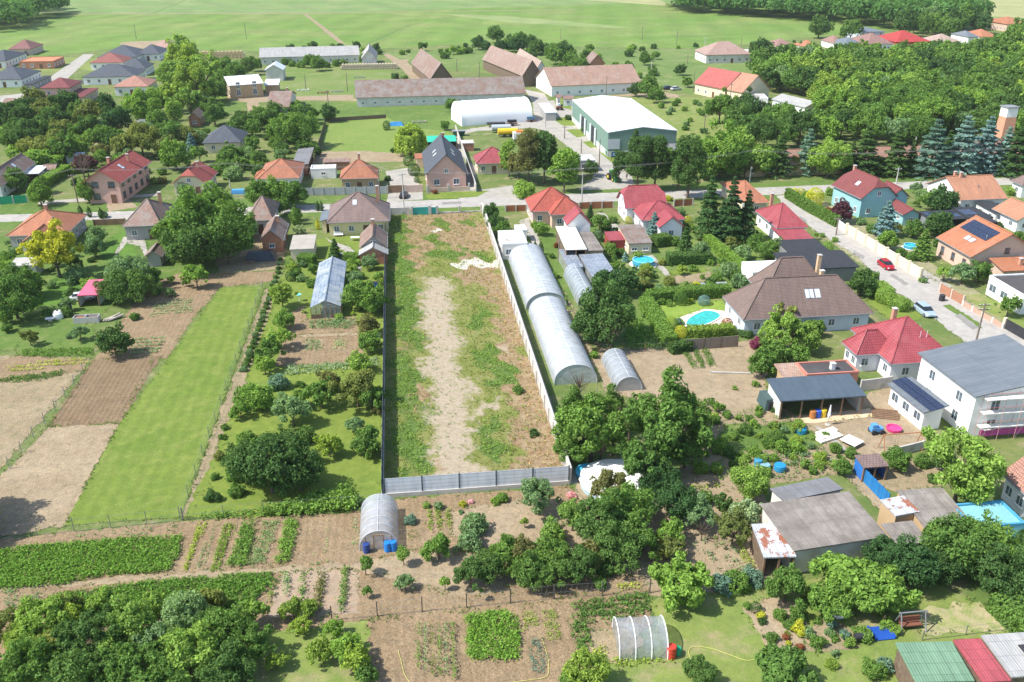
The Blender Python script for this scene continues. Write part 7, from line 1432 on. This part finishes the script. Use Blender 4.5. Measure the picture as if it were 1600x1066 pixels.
r = blob_thing('slide', 'short blue slide lying on the bottom lawn', 'slide', 1377, 992, [('chute', MB().box(-.9, -.8, .12, .9, .9, .2).box(-1, -.8, .2, -.88, .9, .42).box(.88, -.8, .2, 1, .9, .42), M((.02, .08, .36), .08, 1, .4)), ('post', MB().box(.6, .95, 0, .72, 1.07, 1.4), WOOD)])
blob_thing('grill', 'black and silver kettle grill beside the flower bed', 'grill', 1345, 1003, [('kettle', MB().tube((-.7, 0, .7), (.7, 0, .7), .32, n=12), DARK), ('leg', MB().box(-.6, -.2, 0, -.52, .2, .5), STEEL), ('leg', MB().box(.52, -.2, 0, .6, .2, .5), STEEL)])
blob_thing('gazebo_table', 'white garden table under the yard trees', 'table', 1308, 969, [('table_top', MB().lathe([(.6, .7), (.6, .75)], 16), WHITE), ('leg', MB().tube((0, 0, 0), (0, 0, .7), .06), WHITE)])
# yard of the unfinished house
blob_thing('sun_lounger', 'white lounger panel leaning in the yard', 'lounger', 1330, 694, [('panel', MB().box(-1.0, -1.1, .5, 1.0, 1.1, .58), WHITE), ('leg', MB().box(-.9, -1, 0, -.8, -.9, .5), STEEL), ('leg', MB().box(.8, .9, 0, .9, 1, .5), STEEL)], 30)
blob_thing('toy_tractor', 'blue ride-on tractor on the sandy yard', 'toy tractor', 1368, 677, [('body', MB().box(-.8, -.4, .4, .8, .4, .9).box(-.7, -.35, .9, 0, .35, 1.4), M((.1, .3, .6), .1))]+wheels((-.5, .6), .4, .35, .2))
blob_thing('sandpit', 'pink plastic sandpit behind the toy tractor', 'sandpit', 1396, 673, [('tray', MB().lathe([(.9, .1), (1.0, .5), (.85, .5), (.8, .3)], 12), M((.7, .06, .22), .05))])
blob_thing('parasol', 'folded white parasol on the terrace', 'parasol', 1293, 664, [('canopy', MB().lathe([(.05, 3.0), (.22, 1.5), (.12, 1.0)], 10), WHITE), ('pole', MB().tube((0, 0, 0), (0, 0, 1.0), .04), STEEL), ('foot', MB().lathe([(.35, 0), (.35, .1)], 12), CONC)])
blob_thing('rubble_heap', 'heap of white boards and rubble on the yard', 'rubble', 1292, 683, [('boards', MB().box(-2, -1, .1, 1.8, .2, .3).box(-1.5, -.6, .303, 1.2, .6, .45).box(-.8, .3, .1, 2.3, 1.3, .28), M((.75, .7, .6), .1))], 20)
blob_thing('timber_pile', 'pile of building timber beside the annex', 'timber', 1381, 651, [('beam', MB().box(-1.6, -.8+.3*i, .05+.1*i, 1.8, -.6+.3*i, .2+.1*i), WOOD) for i in range(6)], -20)
# table and bench on terraces
blob_thing('garden_table', 'white table with benches behind the yellow house', 'table', 555, 376, [('table_top', MB().box(-.9, -.45, .7, .9, .45, .76), WHITE), ('leg', MB().box(-.8, -.4, 0, -.72, -.32, .7), WHITE), ('leg', MB().box(.72, .32, 0, .8, .4, .7), WHITE)])
blob_thing('garden_bench', 'white bench against the yellow house wall', 'bench', 529, 370, [('seat', MB().box(-1, -.25, .42, 1, .25, .48), WHITE), ('backrest', MB().box(-1, .2, .5, 1, .26, .9), WHITE), ('leg', MB().box(-.9, -.2, 0, -.82, .2, .42), WHITE), ('leg', MB().box(.82, -.2, 0, .9, .2, .42), WHITE)])
# junk by the pink carport
blob_thing('water_tank', 'white plastic tank on the grass', 'tank', 92, 497, [('tank', MB().lathe([(.8, 0), (.85, .2), (.85, .9), (.5, 1.3)], 14), WHITE), ('cap', MB().lathe([(.2, 1.3), (.2, 1.4)], 10), DARK)])
blob_thing('rubble_heap', 'grey open crate of scrap in the left garden', 'crate', 137, 503, [('box', MB().box(-2, -.7, 0, 2, -.6, 1.1).box(-2, .6, 0, 2, .7, 1.1).box(-2, -.597, 0, -1.9, .597, 1.1).box(1.9, -.597, 0, 2, .597, 1.1).box(-.2, -.597, 0, -.1, .597, 1.1), CONC), ('scrap', MB().box(-1.7, -.5, .1, -.5, .5, .9).box(.1, -.4, .1, 1.5, .5, .7), RUST)])
blob_thing('rubble_heap', 'heap of pale logs beside the crate', 'logs', 175, 500, [('log', MB().tube((-1.2+.2*i, -.8, .2+.2*(i % 2)), (.6+.3*i, .9, .3+.25*(i % 3)), .16, n=7), M((.5, .43, .36), .15)) for i in range(5)])
blob_thing('small_table', 'white stone slab table on the grass', 'table', 79, 502, [('table_top', MB().box(-.7, -.4, .5, .7, .4, .6), WHITE), ('leg', MB().box(-.3, -.2, 0, .3, .2, .5), CONC)])
blob_thing('satellite_feeder', 'turquoise and white bird bath left of the glass greenhouse', 'bird bath', 468, 471, [('bowl', MB().lathe([(.1, 1.0), (.5, 1.3), (.45, 1.35)], 12), M((.2, .65, .6), .05)), ('stem', MB().tube((0, 0, 0), (0, 0, 1.0), .08), WHITE)])
blob_thing('water_tank', 'blue tank in the flower garden by the steel fence', 'tank', 586, 450, [('tank', MB().box(-.6, -.4, .1, .6, .4, 1.1), M((.03, .12, .35), .1)), ('lid', MB().box(-.62, -.42, 1.103, .62, .42, 1.16), DARK)])
blob_thing('garden_chair', 'blue covered garden furniture before the clipped-gable house', 'garden furniture', 373, 302, [('cover', MB().loft([[(-1.8, -1, 0), (1.8, -1, 0), (1.8, 1, 0), (-1.8, 1, 0)], [(-1.5, -.8, 1), (1.5, -.8, 1), (1.5, .8, .9), (-1.5, .8, .9)]]), M((.08, .3, .6), .1)), ('rope', MB().box(-1.7, -1.02, .3, 1.7, -1.003, .34), DARK)])
blob_thing('firewood_heap', 'dark covered heap of firewood behind the white tiled house', 'firewood', 408, 405, [('cover', MB().loft([[(-3, -1.5, 0), (3, -1.5, 0), (3, 1.5, 0), (-3, 1.5, 0)], [(-2.4, -1, 1.5), (2.2, -1, 1.7), (2.3, 1, 1.5), (-2.5, 1, 1.4)]]), M((.04, .05, .07), .2, 1, .5)), ('log', MB().tube((-3.2, -1.8, .2), (-1, -1.9, .25), .15), WOOD)])
# scaffolding on the unfinished house
sc = empty('scaffolding', G(1533, 690), GROT); tag(sc, 'white scaffolding along the front of the unfinished house', 'scaffolding', near=False)
for i in range(6):
    for y in (0, 1.0): MB().tube((i*2.4-.4, y, 0), (i*2.4-.4, y, 6.6), .03, n=5).build('upright', M((.55, .3, .28), .1), sc, fix=False)
for z in (1.9, 3.9, 5.9):
    MB().box(-.5, .05, z, 11.8, .95, z+.07).build('platform', M((.72, .7, .66), .05), sc); MB().tube((-.5, 0, z+1), (11.8, 0, z+1), .025, n=5).build('rail', M((.5, .12, .1), .05), sc, fix=False)
for i in range(3): MB().tube((i*4.8-.4, -.03, 0), (i*4.8+2, -.03, 5.9), .02, n=4).build('brace', STEEL, sc, fix=False)
sc2 = empty('scaffolding', G(1415, 570), math.atan2(GV.y, GV.x)+math.pi); tag(sc2, 'small scaffold tower at the far corner of the unfinished house', 'scaffolding', near=False)
for x in (0, 2): 
    for y in (0, 1): MB().tube((x, y, 0), (x, y, 6.5), .035, n=5).build('upright', M((.7, .7, .7), .05), sc2, fix=False)
for z in (2.2, 4.4): MB().box(-.1, .05, z, 2.1, .95, z+.06).build('platform', M((.72, .7, .66), .05), sc2)
pf = MB().box(-.05, 0, .02, 11.5, .06, .95).build('insulation_base', M((.62, .1, .32), .05), loc=G(1534, 688)+Vector((0, .9, 0)), rot=(0, 0, GROT)); tag(pf, 'magenta insulation boards at the foot of the unfinished house', 'insulation', near=False)
# boundary junk: white awning strip, cold frame
blob_thing('cold_frame', 'long white cold frame in the bed before the white flat shed', 'cold frame', 1114, 447, [('frame', MB().box(-2.6, -.6, 0, 2.6, .6, .5), M((.75, .74, .66), .05)), ('glass', MB().box(-2.5, -.5, .503, 2.5, .5, .53), FM3)])
blob_thing('garden_tunnel', 'dark green film shelter beside the open garage', 'shelter', 1198, 634, [('cover', MB().loft([[(-.9, -1.5, 0), (.9, -1.5, 0), (.9, 1.5, 0), (-.9, 1.5, 0)], [(-.7, -1.3, 1.7), (.7, -1.3, 1.7), (.7, 1.3, 1.7), (-.7, 1.3, 1.7)]]), M((.06, .1, .1), .1)), ('door', MB().box(-.4, -1.53, .05, .4, -1.4, 1.4), DARK)])
blob_thing('solar_heater', 'black mat on the grey corrugated shed roof', 'roof mat', 1604, 1068, [('mat', MB().box(-.6, -1.5, 3.02, .6, 1.5, 3.08), DARK), ('bar', MB().box(-.1, -1, 3.083, .1, 1, 3.12), M((.5, .3, .1), .1))], 0)
blob_thing('rusty_wreck', 'rusty farm machine with white cab near the small open shed', 'farm machine', 874, 172, [('body', MB().box(-1, -.7, .5, 1, .7, 1.4), RUST), ('cab', MB().box(-.6, -.6, 1.403, .3, .6, 2.2), M((.5, .58, .6), .1))]+wheels((-.7, .8), .7, .5))
for d, px, py, c in (('rusty harrow lying in the meadow left of the mottled barn', 505, 146, (.3, .12, .08)), ('white sheet lying in the meadow', 474, 142, (.7, .7, .68)), ('grey rollers standing in the meadow', 527, 144, (.3, .3, .3)), ('grey iron frames in the meadow', 562, 122, (.28, .28, .28)), ('row of rusty implements before the meadow lawn', 655, 192, (.35, .3, .28)), ('pale rubble heap beyond the timber barn', 690, 86, (.4, .34, .3))):
    blob_thing('farm_implement', d, 'farm machine', px, py, [('frame', MB().box(-2.4, -.1, .5, 2.4, .1, .62).box(-2.2, -1, .45, -2.0, .9, .57).box(2, -1, .45, 2.2, .9, .57).box(-.1, -1, .3, .1, 1.4, .44), M(c, .2)), ('tines', MB().box(-2.1, -.9, .0, -1.5, -.7, .5).box(-.8, -.9, 0, -.2, -.7, .5).box(.6, -.9, 0, 1.2, -.7, .5).box(1.5, .2, 0, 2, .6, .6), M(c, .2))])
ant = M((.6, .6, .6), .05)
# ---------------------------------------------------------------- labels: what it looks like and what it stands beside
MARKS = [(g[0], g[1], g[2]) for g in [
 ('the film tunnel with barrels', 595, 850), ('the dark row of fruit trees', 820, 900), ('the white pool cover', 962, 757), ('the small film greenhouse', 1005, 1020), ('the flower beds', 1240, 985), ('the swing seat', 1421, 975),
 ('the patched grey barn', 1290, 830), ('the turquoise flat roof', 1535, 800), ('the blue board fence', 1360, 750), ('the unfinished white house', 1520, 640), ('the open blue-grey garage', 1280, 640), ('the sandy vegetable plot', 1110, 590),
 ('the raspberry metal roof', 1400, 545), ('the swimming pool', 1100, 500), ('the brown shingled house', 1260, 480), ('the long arched greenhouse', 850, 500), ('the dark tree by the greenhouse', 950, 520), ('the round blue pool', 1005, 410), ('the woodshed', 900, 375),
 ('the red-tiled house', 865, 345), ('the pink-red roofed house', 1010, 340), ('the tall spruces', 1135, 345), ('the crimson-roofed white house', 1225, 350), ('the turquoise house', 1350, 325), ('the solar-roofed orange house', 1530, 395), ('the salmon-roofed white house', 1510, 310), ('the flat white bungalow', 1580, 465),
 ('the russet roof', 1300, 255), ('the brick tower', 1562, 230), ('the green steel hall', 980, 215), ('the farm road', 915, 265), ('the white storage tent', 775, 195), ('the white stable', 930, 140), ('the timber barns', 760, 110), ('the long mottled barn', 690, 155), ('the long cowshed', 490, 92), ('the log stack', 345, 95),
 ('the far new bungalows', 190, 105), ('the meadow lawn', 580, 220), ('the slate-roofed bungalow', 345, 220), ('the grey-roofed pink house', 698, 285), ('the pyramid-roofed beige house', 565, 280), ('the white hip-roofed house', 440, 280), ('the clipped-gable house', 305, 285), ('the two-storey pink house', 180, 290), ('the white shelter', 45, 270),
 ('the orange-roofed grey house', 75, 365), ('the brown pyramid roof', 235, 350), ('the huge tree', 315, 400), ('the pink carport', 135, 465), ('the yellow house', 560, 355), ('the cream shed', 472, 400), ('the glass greenhouse', 515, 470), ('the brown vegetable beds', 505, 540), ('the orchard lawn', 500, 640), ('the steel fence', 598, 700), ('the long lawn', 290, 600), ('the ploughed strip', 170, 600),
 ('the raspberry bed', 470, 790), ('the potato beds', 200, 900), ('the bottom left corner', 60, 1040), ('the lower vegetable rows', 480, 960), ('the far end of the empty plot', 700, 345), ('the concrete wall', 830, 650), ('the two big walnuts', 985, 690), ('the two-coloured long house', 1130, 135), ('the long far field', 500, 50), ('the far red-roofed house', 1428, 62), ('the grey roof in the wood', 1232, 160), ('the rust-streaked barn', 1135, 80)]]
MW = [(n, G(x, y)) for n, x, y in MARKS]
ORD = ['', 'second', 'third', 'fourth', 'fifth', 'sixth', 'seventh', 'eighth', 'ninth', 'tenth', 'eleventh', 'twelfth']
CNT = ['', 'one', 'two', 'three', 'four', 'five', 'six', 'seven', 'eight', 'nine', 'ten', 'eleven', 'twelve', 'thirteen', 'fourteen', 'fifteen']
from collections import defaultdict
simple = defaultdict(list)
for o, d in REG: simple[d].append(o)
bymark = defaultdict(list)
for d, lst in simple.items():
    if len(lst) == 1 and len(d.split()) >= 4: lst[0]['label'] = d; continue
    for o in lst:
        p = Vector(o.location); s = pix(p); best = None
        for n, q in MW:
            t = pix(q); dd = math.hypot(s[0]-t[0], (s[1]-t[1])*1.6)
            if best is None or dd < best[0]: best = (dd, n, t)
        bymark[(d, best[1])].append((s[0], s[1], o, best[2]))
for (d, n), lst in bymark.items():
    if len(lst) == 1:
        sx, sy, o, t = lst[0]; dx, dy = sx-t[0], sy-t[1]
        rel = 'beside' if math.hypot(dx, dy) < 14 else (('right of' if dx > 0 else 'left of') if abs(dx) > abs(dy)*1.3 else ('behind' if dy < 0 else 'in front of'))
        o['label'] = f'{d} {rel} {n}'; continue
    xs = [a[0] for a in lst]; ys = [a[1] for a in lst]; k = len(lst)
    if max(xs)-min(xs) >= .7*(max(ys)-min(ys)):
        lst.sort(key=lambda a: a[0]); first, last, frm = 'leftmost', 'rightmost', 'from the left'
    else: lst.sort(key=lambda a: -a[1]); first, last, frm = 'nearest', 'farthest', 'from the front'
    pl = d+'s' if not d.endswith('bush') else d+'es'
    for i, (sx, sy, o, t) in enumerate(lst):
        c = CNT[k] if k < len(CNT) else str(k)
        w = first if i == 0 else (last if i == k-1 else (ORD[i] if i < len(ORD) else str(i+1)+'th')+' '+frm)
        o['label'] = f'{w} of {c} {pl} near {n}'
for o in bpy.data.objects:
    for k in ('_w', '_l'):
        if k in o: del o[k]
# ---------------------------------------------------------------- haze
HAZE = 0.00007
if HAZE:
    hz_ = MB().box(-5050, -450, -1.0, 5050, 7050, 75).build('haze', newmat('haze_air')[0], fix=False); hz_['kind'] = 'stuff'; hz_['label'] = 'thin summer haze over the village and fields'; hz_['category'] = 'haze'
    m = hz_.data.materials[0]; nt = m.node_tree; nt.nodes.remove(nt.nodes['Principled BSDF']); v = nt.nodes.new('ShaderNodeVolumePrincipled'); v.inputs['Density'].default_value = HAZE; v.inputs['Color'].default_value = (.85, .92, 1, 1); v.inputs['Anisotropy'].default_value = .2
    nt.links.new(v.outputs[0], nt.nodes['Material Output'].inputs['Volume']); scene.cycles.volume_bounces = 1
